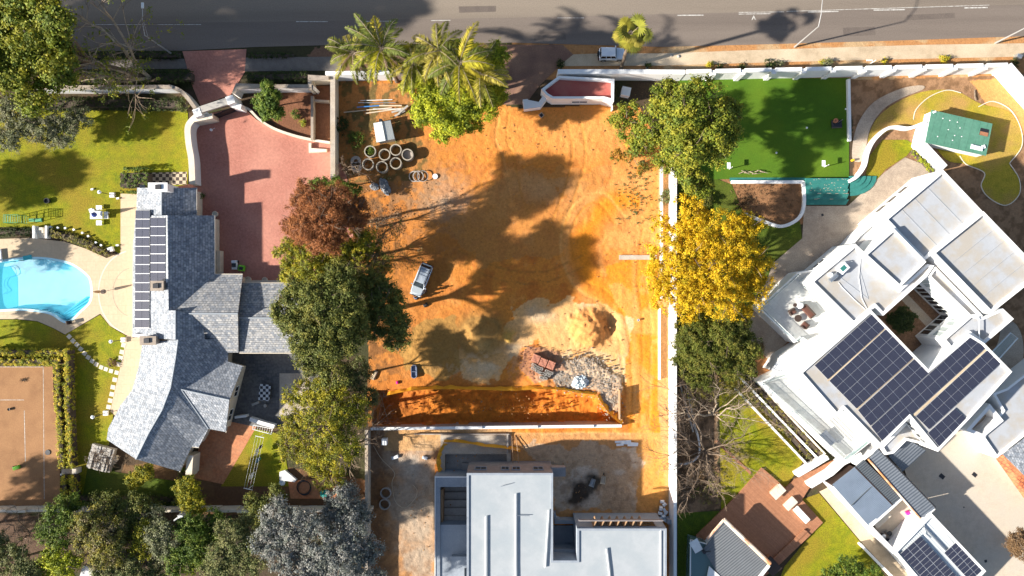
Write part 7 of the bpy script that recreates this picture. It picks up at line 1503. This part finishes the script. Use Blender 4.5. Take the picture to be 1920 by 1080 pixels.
# forecourt machines and pots
x, y = xy(442, 497); t = thing('garden_cart', 'small white ride on cart by the house corner', 'cart', (x, y, 0)); mesh_obj('body', MB().box(x, y, .75, 1.25, .2, .6, 0, .1), 'white_plastic', t); mesh_obj('seat', MB().box(x, y-.05, .5, .5, .6, .8), 'black_metal', t); mesh_obj('canopy', MB().box(x, y+.42, .6, .3, .6, .85, 0, .04), 'white_plastic', t)
for sx in (-1, 1):
    for sy in (-1, 1): mesh_obj('wheel', MB().tube([(x+sx*.34, y+sy*.45, .18), (x+sx*.46, y+sy*.45, .18)], .18, 12), 'rubber', t)
x, y = xy(455, 503); t = thing('lawn_mower', 'bright green mower beside the white cart', 'mower', (x, y, 0)); mesh_obj('deck', MB().box(x, y, .85, .8, .15, .5, R(-8), .08), 'plastic_green', t); mesh_obj('engine', MB().box(x-.02, y-.02, .45, .4, .5, .7, R(-8), .04), 'black_metal', t); mesh_obj('handle', MB().tube([(x-.3, y-.35, .4), (x-.3, y-.8, .95), (x+.3, y-.8, .95), (x+.3, y-.35, .4)], .03, 5), 'black_metal', t)
for px_, py_, lb in [(468, 524, 'left plant pot below the forecourt by the roof'), (499, 525, 'right plant pot below the forecourt by the roof'), (406, 402, 'pale pot beside the northern house corner')]: x, y = xy(px_, py_); one('plant_pot', lb, 'plant pot', MB().lathe(x, y, [(.001, 0), (.28, 0), (.4, .6), (.33, .62), (.28, .45), (.001, .45)], 14), 'cream_plaster')
# patio, washing line
x, y = xy(496, 736, .75); t = thing('chess_table', 'patio table under a black and white chequered cloth', 'table', (x, y, 0)); mesh_obj('tabletop', MB().box(x, y, 1.5, 2.2, .7, .76, R(-6)), 'chess_cloth', t); mb = MB(); [mb.box(x+sx*.6, y+sy*.9, .08, .08, 0, .7) for sx in (-1, 1) for sy in (-1, 1)]; mesh_obj('legs', mb, 'dark_bronze', t)
x, y = xy(497, 761, .5); one('round_stool', 'small round stool below the chequered table', 'stool', MB().lathe(x, y, [(.12, .03), (.12, .4), (.22, .42), (.22, .5), (.001, .5)], 12), 'grey_stone')
x, y = xy(478, 757, .5); one('stone_bench', 'pale stone bench left below the chequered table', 'bench', MB().box(x, y, 1.0, .35, .03, .45, R(22), .04), 'grey_stone')
wall('garden_wall', 'short white wall at the south edge of the slate patio', [(468, 786), (492, 794), (514, 800)], 1.0, .5, 'white_plaster')
wall('garden_wall', 'small white wall return where the patio meets the tiled area', [(440, 783), (462, 780)], 1.0, .3, 'white_plaster')
mb = MB(); fr = [P(475, 797, .9), P(474, 805, .9), P(508, 814, .9), P(511, 804, .9)]
for a, b in zip(fr, fr[1:]+fr[:1]): mb.tube([tuple(a), tuple(b)], .05, 5)
for i in range(9): a = fr[0].lerp(fr[3], i/8); b = fr[1].lerp(fr[2], i/8); mb.tube([tuple(a), tuple(b)], .02, 4)
for a in fr: mb.tube([tuple(a), (a.x, a.y, 0)], .04, 5)
one('metal_rack', 'low white metal rack beside the short patio wall', 'rack', mb, 'white_paint')
t = thing('washing_line', 'white rotary style washing line frame running down the small lawn', 'washing line', (*xy(475, 868), 0)); A_, B_ = P(487, 819, 1.8), P(465, 917, 1.8); d = (B_-A_).normalized(); nn = Vector((-d.y, d.x, 0))
for q in (A_, B_): mesh_obj('post', MB().tube([(q.x, q.y, -.1), tuple(q)], .05, 6), 'white_paint', t); mesh_obj('cross_bar', MB().tube([tuple(q-nn*.6), tuple(q+nn*.6)], .05, 5), 'white_paint', t)
mb = MB(); [mb.tube([tuple(A_+nn*o), tuple(B_+nn*o)], .011, 4) for o in (-.55, -.2, .2, .55)]; mesh_obj('line', mb, 'white_paint', t)
plain('dark_cloth', (.06, .05, .05), .9); plain('blue_cloth', (.12, .25, .4), .9); plain('white_cloth', (.7, .7, .7), .9); plain('brown_cloth', (.2, .07, .04), .9)
for f, w_, m_, lb in [(.2, .5, 'dark_cloth', 'dark shirt at the top of the washing line'), (.3, .9, 'white_cloth', 'white sheet below the dark shirt on the washing line'), (.46, .7, 'blue_cloth', 'blue cloth in the middle of the washing line'), (.62, .5, 'dark_cloth', 'dark cloth below the blue one on the washing line'), (.76, .8, 'white_cloth', 'white towel near the lower post'), (.9, .6, 'brown_cloth', 'brown cloth nearest the lower post')]:
    c_ = A_.lerp(B_, f)+nn*(.2 if 'dark' in m_ or 'blue' in m_ else -.1); mb = MB(); k = 7
    for i in range(k):
        s_ = -w_/2+w_*i/(k-1); q = c_+d*s_; o = nn*(.06*math.sin(i*2.1)); mb.v += [(q.x+o.x, q.y+o.y, 1.8), (q.x+o.x*2+nn.x*.1, q.y+o.y*2+nn.y*.1, .8)]
        if i: a = 2*(i-1); mb.f.append((a, a+1, a+3, a+2))
    mb.v += [(v[0]+nn.x*.03, v[1]+nn.y*.03, v[2]) for v in mb.v]; mb.f += [tuple(i+2*k for i in f_[::-1]) for f_ in mb.f]; one('laundry', lb, 'laundry', mb, m_)
x, y = xy(488, 859); one('bucket', 'dark green bucket on the lawn by the washing line', 'bucket', MB().lathe(x, y, [(.001, 0), (.16, 0), (.2, .35), (.17, .35), (.001, .1)], 10), 'green_paint')
mb = MB()
for i in range(5): mb.tube([(xy(569, 913)[0]+(.92+.06*math.sin(i*3))*math.cos(q)+.05*i, xy(569, 913)[1]+.95*math.sin(q)-.04*i, .05+.03*i) for q in [j*math.pi/12 for j in range(25)]], .03, 4, False)
one('coiled_hose', 'coiled dark hose on the orange tiles', 'hose', mb, 'black_metal')
crumple('crumpled teal cover on the ground by the coiled hose', *xy(610, 925), 1.5, 1.1, .7, .1, 'teal_cloth', 8, 'teal_cover'); x, y = xy(530, 904); one('round_basin', 'pale blue round basin at the lawn corner', 'basin', MB().lathe(x, y, [(.001, .02), (.35, .02), (.42, .25), (.36, .25), (.001, .1)], 18), 'sheet_blue')
mb = MB(); mb.prism([P(x, y, .5) for x, y in [(524, 885), (534, 882), (556, 900), (552, 904), (524, 900)]], 0, .5); one('white_low_wall', 'white low block under the tree by the small lawn', 'wall', mb, 'white_plaster')
# wood pile
t = thing('wood_pile', 'square pile of pale boards and dead brush at the roof corner', 'wood pile', (*xy(190, 860), 0)); mb = MB(); cx, cy = xy(188, 860, .8); c, s = math.cos(R(-14)), math.sin(R(-14)); rg2 = random.Random(4)
for i in range(9):
    for j in range(3): dx = -1.5+i*.36; dy = -1.1+j*1.1; mb.box(cx+dx*c-dy*s, cy+dx*s+dy*c, .32, 1.05, 0, .55+rg2.uniform(0, .35), R(-14)+rg2.uniform(-.05, .05))
mesh_obj('boards', mb, 'grey_stone', t); mb = MB()
for i in range(170):
    a = rg2.uniform(0, 6.28); r_ = rg2.uniform(.2, 2.0); p = (cx+r_*math.cos(a), cy+r_*.8*math.sin(a), rg2.uniform(.6, 1.0)); b = rg2.uniform(0, 6.28); l_ = rg2.uniform(.4, 1.1)
    mb.tube([p, (p[0]+l_*.5*math.cos(b), p[1]+l_*.5*math.sin(b), p[2]+rg2.uniform(-.1, .2)), (p[0]+l_*math.cos(b+.4), p[1]+l_*math.sin(b+.4), p[2]-.1)], [.03, .022, .01], 4)
mesh_obj('brush', mb, 'twig', t)
mb = MB()
for i in range(14): x, y = xy(214+rg2.uniform(-6, 8), 858+rg2.uniform(-18, 14)); mb.box(x, y, .45, .3, 0, .35, rg2.uniform(0, 3), .08)
mesh_obj('stones', mb, 'cream_plaster', t)
# tennis court things
x, y = xy(33, 876); t = thing('line_marker', 'small bright green court roller on the clay', 'roller', (x, y, 0)); mesh_obj('body', MB().box(x, y, .9, .45, .1, .4, R(22), .05), 'plastic_green', t); mesh_obj('drum', MB().tube([(x-.5, y-.1, .16), (x-.42, y+.12, .16)], .15, 10), 'black_metal', t)
x, y = xy(90, 848); one('black_disc', 'black oval mat on the clay court', 'mat', MB().cyl(x, y, .36, .03, .1, 20), 'black_metal'); 
t = thing('court_gate', 'small pale gate threshold through the tennis hedge', 'gate', (*xy(128, 884), 0)); mesh_obj('threshold', MB().box(*xy(128, 884), 1.7, .75, 0, .12), 'raw_concrete', t); mesh_obj('gate_post', MB().box(*xy(139, 884, 1.2), .6, .7, 0, 1.2, 0, .03), 'cream_plaster', t); mesh_obj('gate_post', MB().box(*xy(114, 890, .7), .2, .2, 0, .7, 0, .03), 'white_paint', t)
mb = MB(); x, y = xy(45, 713); rg3 = random.Random(8)
for i in range(40): a = rg3.uniform(0, 6.28); mb.tube([(x, y, .1), (x+.45*math.cos(a), y+.35*math.sin(a), rg3.uniform(.05, .35))], [.02, .01], 4)
one('twig_ball', 'small heap of twigs on the clay court', 'twigs', mb, 'twig_dark'); x, y = xy(19, 767); one('ball_basket', 'small dark basket on the clay court', 'basket', MB().lathe(x, y, [(.001, .03), (.15, .03), (.2, .3), (.001, .2)], 10), 'black_metal')
mb = MB(); mb.box(*xy(170, 1076, 3), 2.6, 1.5, 0, 3.0, R(-18)); one('wood_store', 'pale roofed hut corner among the trees on the bottom edge', 'hut', mb, 'galvanised')
mb = MB(); a, b = P(326, 976, 1), P(341, 966, 1); mb.tube([tuple(a), tuple(b)], .12, 6); mb.box(b.x-.2, b.y-.1, .7, .5, .3, 1.1, .4, .05); one('white_pump', 'white pump with a pipe just south of the garden wall', 'pump', mb, 'white_plastic')
# ---------------------------------------------------------------- turf court
for x_, y_, lb in [(1367, 310, 'white backboard post at the left of the turf'), (1545, 306, 'white backboard post at the right of the turf')]:
    x, y = xy(x_, y_+7); t = thing('backboard', lb, 'backboard', (x, y, 0), 'backboards on the turf'); mesh_obj('post', MB().tube([(x, y, 0), (x, y+.05, 1.5)], .05, 6), 'white_paint', t); mesh_obj('board', MB().box(*xy(x_, y_, 1.5), .45, .8, 1.4, 1.5, 0, .03), 'white_plastic', t)
x, y = xy(1568, 233); t = thing('portable_stand', 'dark rounded base carrying a small brown pot and post on the turf', 'stand', (x, y, 0)); mesh_obj('base', MB().box(x, y, 1.4, 1.1, .03, .3, .05, .12), 'black_metal', t); mesh_obj('pot', MB().lathe(x-.35, y+.35, [(.001, .3), (.25, .3), (.33, .7), (.2, .7), (.001, .5)], 12), 'terracotta', t); mesh_obj('post', MB().tube([(x+.15, y+.2, .3), (x+.2, y+.3, 1.5)], .04, 6), 'steel', t)
for i, (x_, y_) in enumerate([(1455, 287), (1585, 205), (1512, 240)]): x, y = xy(x_, y_); one('ball', ['yellow ball near the middle of the turf', 'white ball at the right edge of the turf', 'small white ball in the shaded turf'][i], 'ball', MB().lathe(x, y, [(.001, .03), (.1, .06), (.14, .17), (.1, .28), (.001, .31)], 10), 'white_plastic')
mb = MB(); rg4 = random.Random(2)
for i in range(9): a = P(1385+i*5, 322+rg4.uniform(-3, 4), .2); b = P(1396+i*5+rg4.uniform(-3, 6), 324+rg4.uniform(-5, 6), .3); mb.tube([tuple(a), tuple((a+b)/2+Vector((0, 0, .15))), tuple(b)], [.06, .05, .02], 5)
one('fallen_branch', 'pale dry branch lying along the lower edge of the turf', 'branch', mb, 'pale_bark')
# verge things
x, y = xy(1631, 117); t = thing('sign_post', 'white T shaped post in the verge by the boundary wall', 'post', (x, y, 0)); mesh_obj('post', MB().tube([(x, y-.2, 0), (x, y-.2, 1.6)], .06, 6), 'white_paint', t); mesh_obj('cross_bar', MB().box(*xy(1631, 113, 1.6), .8, .15, 1.45, 1.6), 'white_paint', t)
x, y = xy(1905, 108); one('meter_box', 'grey box on the footpath at the slanting wall corner', 'box', MB().box(x, y, .7, .5, 0, .8, R(-20), .04), 'steel')
for x_, y_, lb in [(1213, 128, 'round dark stone below the fan palm'), (1258, 104, 'left white stone of the pair on the footpath'), (1272, 106, 'right white stone of the pair on the footpath')]: x, y = xy(x_, y_); one('stone', lb, 'stone', MB().lathe(x, y, [(.001, 0), (.2, .02), (.22, .12), (.001, .22)], 8), 'grey_stone')
x, y = xy(1597, 301); one('hydrant', 'small yellow fitting at the foot of the curved path', 'fitting', MB().cyl(x, y, .16, 0, .5, 10), plain('yellow_paint', (.7, .45, .02), .5))
x, y = xy(1827, 176); mb = MB(); mb.tube([(x, y+.5, .05), (x, y-.4, .1), (x+.2, y-.9, .05)], .12, 6); one('log', 'dark log on the orange soil near the wall', 'log', mb, 'bark')
# terrace furniture on the upper deck (deck surface 3.02)
ZD = 3.03
def fxy(px, py, z=ZD+.5): return xy(px, py, z)
x, y = fxy(1497, 597); t = thing('round_table', 'round dark table on the white house terrace', 'table', (x, y, ZD)); mesh_obj('tabletop', MB().cyl(x, y, .48, ZD+.38, ZD+.44, 22), 'dark_bronze', t); mesh_obj('pedestal', MB().cyl(x, y, .12, ZD, ZD+.38, 10), 'dark_bronze', t)
def chair(label, px, py, ang, w=.75):
    x, y = fxy(px, py); t = thing('armchair', label, 'armchair', (x, y, ZD), 'terrace armchairs'); c, s = math.cos(ang), math.sin(ang); g = lambda dx, dy: (x+dx*c-dy*s, y+dx*s+dy*c)
    mesh_obj('seat', MB().box(*g(0, 0), w*.9, w*.85, ZD+.05, ZD+.4, ang, .05), 'cushion_brown', t); mesh_obj('backrest', MB().box(*g(0, w*.45), w, .15, ZD+.05, ZD+.75, ang, .03), 'dark_bronze', t)
    for q in (-1, 1): mesh_obj('armrest', MB().box(*g(q*w*.5, 0), .1, w*.9, ZD+.05, ZD+.55, ang, .02), 'dark_bronze', t)
chair('brown armchair left of the round terrace table', 1487, 585, R(30)); chair('brown armchair right of the round terrace table', 1510, 610, R(230))
x, y = fxy(1516, 584); t = thing('sofa', 'brown two seat sofa on the white house terrace', 'sofa', (x, y, ZD)); a = R(-47)
mesh_obj('seat', MB().box(x, y, 1.75, .75, ZD+.05, ZD+.42, a, .06), 'cushion_brown', t); mesh_obj('backrest', MB().box(x+.33*math.cos(a+R(90)), y+.33*math.sin(a+R(90)), 1.8, .2, ZD+.42, ZD+.8, a, .04), 'dark_bronze', t)
for q in (-1, 1): mesh_obj('armrest', MB().box(x+q*.88*math.cos(a), y+q*.88*math.sin(a), .14, .8, ZD+.05, ZD+.6, a, .03), 'dark_bronze', t)
x, y = fxy(1501, 573); one('globe_planter', 'white globe planter above the terrace sofa', 'planter', MB().lathe(x, y, [(.001, ZD), (.3, ZD+.08), (.45, ZD+.4), (.3, ZD+.72), (.001, ZD+.8)], 18), 'white_plastic')
x, y = fxy(1491, 572); one('side_table', 'small dark side table at the top of the terrace group', 'table', MB().lathe(x, y, [(.1, ZD), (.1, ZD+.4), (.26, ZD+.42), (.26, ZD+.47), (.001, ZD+.47)], 14), 'dark_bronze')
x, y = xy(1552, 822, ZD+.7); t = thing('dining_table', 'grey slatted dining table on the lower balcony', 'table', (x, y, ZD)); a = R(-48); mb = MB()
for i in range(6): o = -.5+.2*i; mb.box(x+o*math.cos(a+R(90)), y+o*math.sin(a+R(90)), 2.0, .17, ZD+.68, ZD+.73, a)
mesh_obj('tabletop', mb, 'steel', t); mb = MB(); [mb.box(x+(sx*.85)*math.cos(a)-(sy*.4)*math.sin(a), y+(sx*.85)*math.sin(a)+(sy*.4)*math.cos(a), .08, .08, ZD, ZD+.68, a) for sx in (-1, 1) for sy in (-1, 1)]; mesh_obj('legs', mb, 'steel', t)
# deck furniture
x, y = xy(1457, 921, .7); a = R(43); t = thing('deck_table', 'square cream slatted table on the timber deck', 'table', (x, y, .3)); c, s = math.cos(a), math.sin(a)
mb = MB(); [mb.box(x+o*c, y+o*s, .46, 1.3, .95, 1.0, a) for o in (-.72, -.24, .24, .72)]; mesh_obj('tabletop', mb, 'cream_plaster', t); mesh_obj('base', MB().box(x, y, 1.6, 1.0, .3, .95, a), 'path_concrete', t)
t = thing('corner_bench', 'white L shaped bench with a marbled top on the timber deck', 'bench', (*xy(1495, 955), .3)); x, y = xy(1483, 945, .8); mesh_obj('end_block', MB().box(x, y, 1.75, .95, .3, .85, a, .02), 'cream_plaster', t); x, y = xy(1504, 966, .8); mesh_obj('long_seat', MB().box(x, y, .85, 2.35, .3, .9, a, .02), 'white_plaster', t)
# driveway drains
for x_, y_, w_, l_, a, lb in [(1766, 893, .75, .55, -40, 'dark drain grate in the shaded part of the yard'), (1827, 890, .65, .5, -40, 'dark drain grate in the sunlit part of the yard'), (1848, 1052, .35, .35, 10, 'small dark cap near the garage corner'), (1807, 951, .15, .15, 0, 'tiny dark bolt cap on the yard'), (1542, 403, .3, .3, 20, 'small dark drain on the grey brown paving')]:
    x, y = xy(x_, y_); mb = MB(); mb.box(x, y, w_, l_, .01, .05, R(a)); one('drain_grate', lb, 'drain', mb, 'black_metal')
# pool shell details and terrace rails
mb = MB(); mb.tube([tuple(P(x, y, .9)) for x, y in [(1275, 720), (1300, 810)]], .12, 6); mb.tube([tuple(P(x, y, .9)) for x, y in [(1286, 722), (1306, 812)]], .12, 6); one('timber_beam', 'two grey beams leaning under the bare tree', 'timber', mb, 'grey_stone')
mb = MB(); mb.tube([tuple(P(x, y, .25)) for x, y in smooth([(1272, 870), (1290, 869), (1305, 860), (1312, 845), (1308, 815), (1300, 795)], 5, False)], .13, 6); one('garden_edging_pipe', 'curved white pipe beneath the bare tree', 'pipe', mb, 'white_plaster')

mb = MB(); mb.box(*xy(355, 872, 2.2), .85, 2.6, 0, 2.2, R(-4)); mb.box(*xy(355, 888, 1.4), 1.0, .5, 0, 1.4, R(-4)); one('buttress_wall', 'cream wall block standing out at the south corner of the slate house', 'wall', mb, 'cream_plaster')

# ---------------------------------------------------------------- the two people beside the silver car
plain('skin', (.20, .11, .07), .6); plain('hair_black', (.012, .01, .01), .8); plain('dark_navy_cloth', (.015, .018, .03), .9); plain('pale_blue_cloth', (.14, .18, .28), .9); plain('dark_trousers', (.03, .028, .03), .9)
def person(label, px, py, face, shirt, lean=0.0, reach=0.25):
    x, y = xy(px, py); c, s_ = math.cos(face), math.sin(face); t = thing('person', label, 'person', (x, y, 0))
    def skinned(name, pts, edges, rad, mat, lv=1):
        me = bpy.data.meshes.new(name); me.from_pydata([(a*c-b*s_, a*s_+b*c, z) for a, b, z in pts], edges, []); me.materials.append(MATS[mat])
        o = bpy.data.objects.new(name, me); SC.collection.objects.link(o); o.parent = t; ROOT[o.name] = origin_of(t)
        m = o.modifiers.new('skin', 'SKIN'); m.use_smooth_shade = True; m.branch_smoothing = .3
        for i, r in enumerate(rad): me.skin_vertices[0].data[i].radius = (r, r)
        me.skin_vertices[0].data[0].use_root = True; sb = o.modifiers.new('sub', 'SUBSURF'); sb.levels = lv; sb.render_levels = lv
        return o
    L = lean; P0 = [(0, 0, .95), (L*.3, 0, 1.15), (L*.7, 0, 1.38), (L, 0, 1.5), (L*1.05+.01, 0, 1.58), (L*1.1+.02, 0, 1.68), (L*1.1+.01, 0, 1.76)]; R0 = [.14, .125, .15, .07, .062, .098, .07]; E = [(0, 1), (1, 2), (2, 3), (3, 4), (4, 5), (5, 6)]
    P0.append((L*1.1+.115, 0, 1.66)); R0.append(.014); E.append((5, 7))
    for g in (-1, 1):
        k = len(P0); P0 += [(L*.8, g*.19, 1.42), (L*.8+reach*.3, g*.25, 1.15), (L*.8+reach, g*.22, .93), (L*.8+reach+.05, g*.215, .86)]; R0 += [.058, .045, .032, .03]; E += [(2, k), (k, k+1), (k+1, k+2), (k+2, k+3)]
        for f_ in range(4):
            q = len(P0); bx_ = L*.8+reach+.055+.014*f_; P0 += [(bx_, g*.215, .80-.004*f_), (bx_+.012, g*.21, .755+.008*abs(f_-1.4))]; R0 += [.0095, .008]; E += [(k+3, q), (q, q+1)]
        q = len(P0); P0 += [(L*.8+reach+.09, g*.18, .84), (L*.8+reach+.11, g*.17, .80)]; R0 += [.011, .009]; E += [(k+3, q), (q, q+1)]
        k = len(P0); P0 += [(0, g*.1, .86), (.02, g*.12, .5), (-.02+.05*g, g*.12, .1), (.12+.05*g, g*.13, .05)]; R0 += [.095, .065, .045, .042]; E += [(0, k), (k, k+1), (k+1, k+2), (k+2, k+3)]
    skinned('body', P0, E, R0, 'skin')
    sp = [(L*.2, 0, 1.0), (L*.35, 0, 1.16), (L*.7, 0, 1.38), (L*.95, 0, 1.48)]; sr = [.158, .145, .17, .09]; se = [(0, 1), (1, 2), (2, 3)]
    for g in (-1, 1): k = len(sp); sp += [(L*.8, g*.2, 1.42), (L*.8+reach*.3, g*.25, 1.15), (L*.8+reach*.9, g*.225, .96)]; sr += [.075, .06, .05]; se += [(2, k), (k, k+1), (k+1, k+2)]
    skinned('shirt', sp, se, sr, shirt)
    tp = [(0, 0, .98)]; tr = [.15]; te = []
    for g in (-1, 1): k = len(tp); tp += [(0, g*.1, .86), (.02, g*.12, .5), (-.02+.05*g, g*.12, .12)]; tr += [.11, .082, .065]; te += [(0, k), (k, k+1), (k+1, k+2)]
    skinned('trousers', tp, te, tr, 'dark_trousers')
    mb = MB(); hx = L*1.1; mb.lathe(x+hx*c-.01*c, y+hx*s_-.01*s_, [(.108, 1.69), (.106, 1.74), (.085, 1.79), (.04, 1.82), (.001, 1.825)], 14); mesh_obj('hair', mb, 'hair_black', t, True)
    for g in (-1, 1): mesh_obj('shoe', MB().box(x+(.06+.05*g)*c-g*.125*s_, y+(.06+.05*g)*s_+g*.125*c, .27, .1, 0, .09, face, .02), 'rubber', t)
    return t
person('person in dark clothes standing at the front wing of the silver car', 799, 547, R(150), 'dark_navy_cloth')
person('person in a faded blue shirt bending in front of the silver car bonnet', 781, 560, R(80), 'pale_blue_cloth', .18, .3)
x, y = xy(798, 572); t = thing('bag', 'black bag lying on the earth south of the silver car', 'bag', (x, y, 0)); mesh_obj('bag_body', MB().box(x, y, .6, .45, 0, .32, R(30), .12), 'rubber', t); mesh_obj('strap', MB().tube([(x-.2, y, .25), (x-.1, y+.1, .42), (x+.1, y+.1, .42), (x+.2, y, .25)], .02, 5), 'dark_bronze', t)
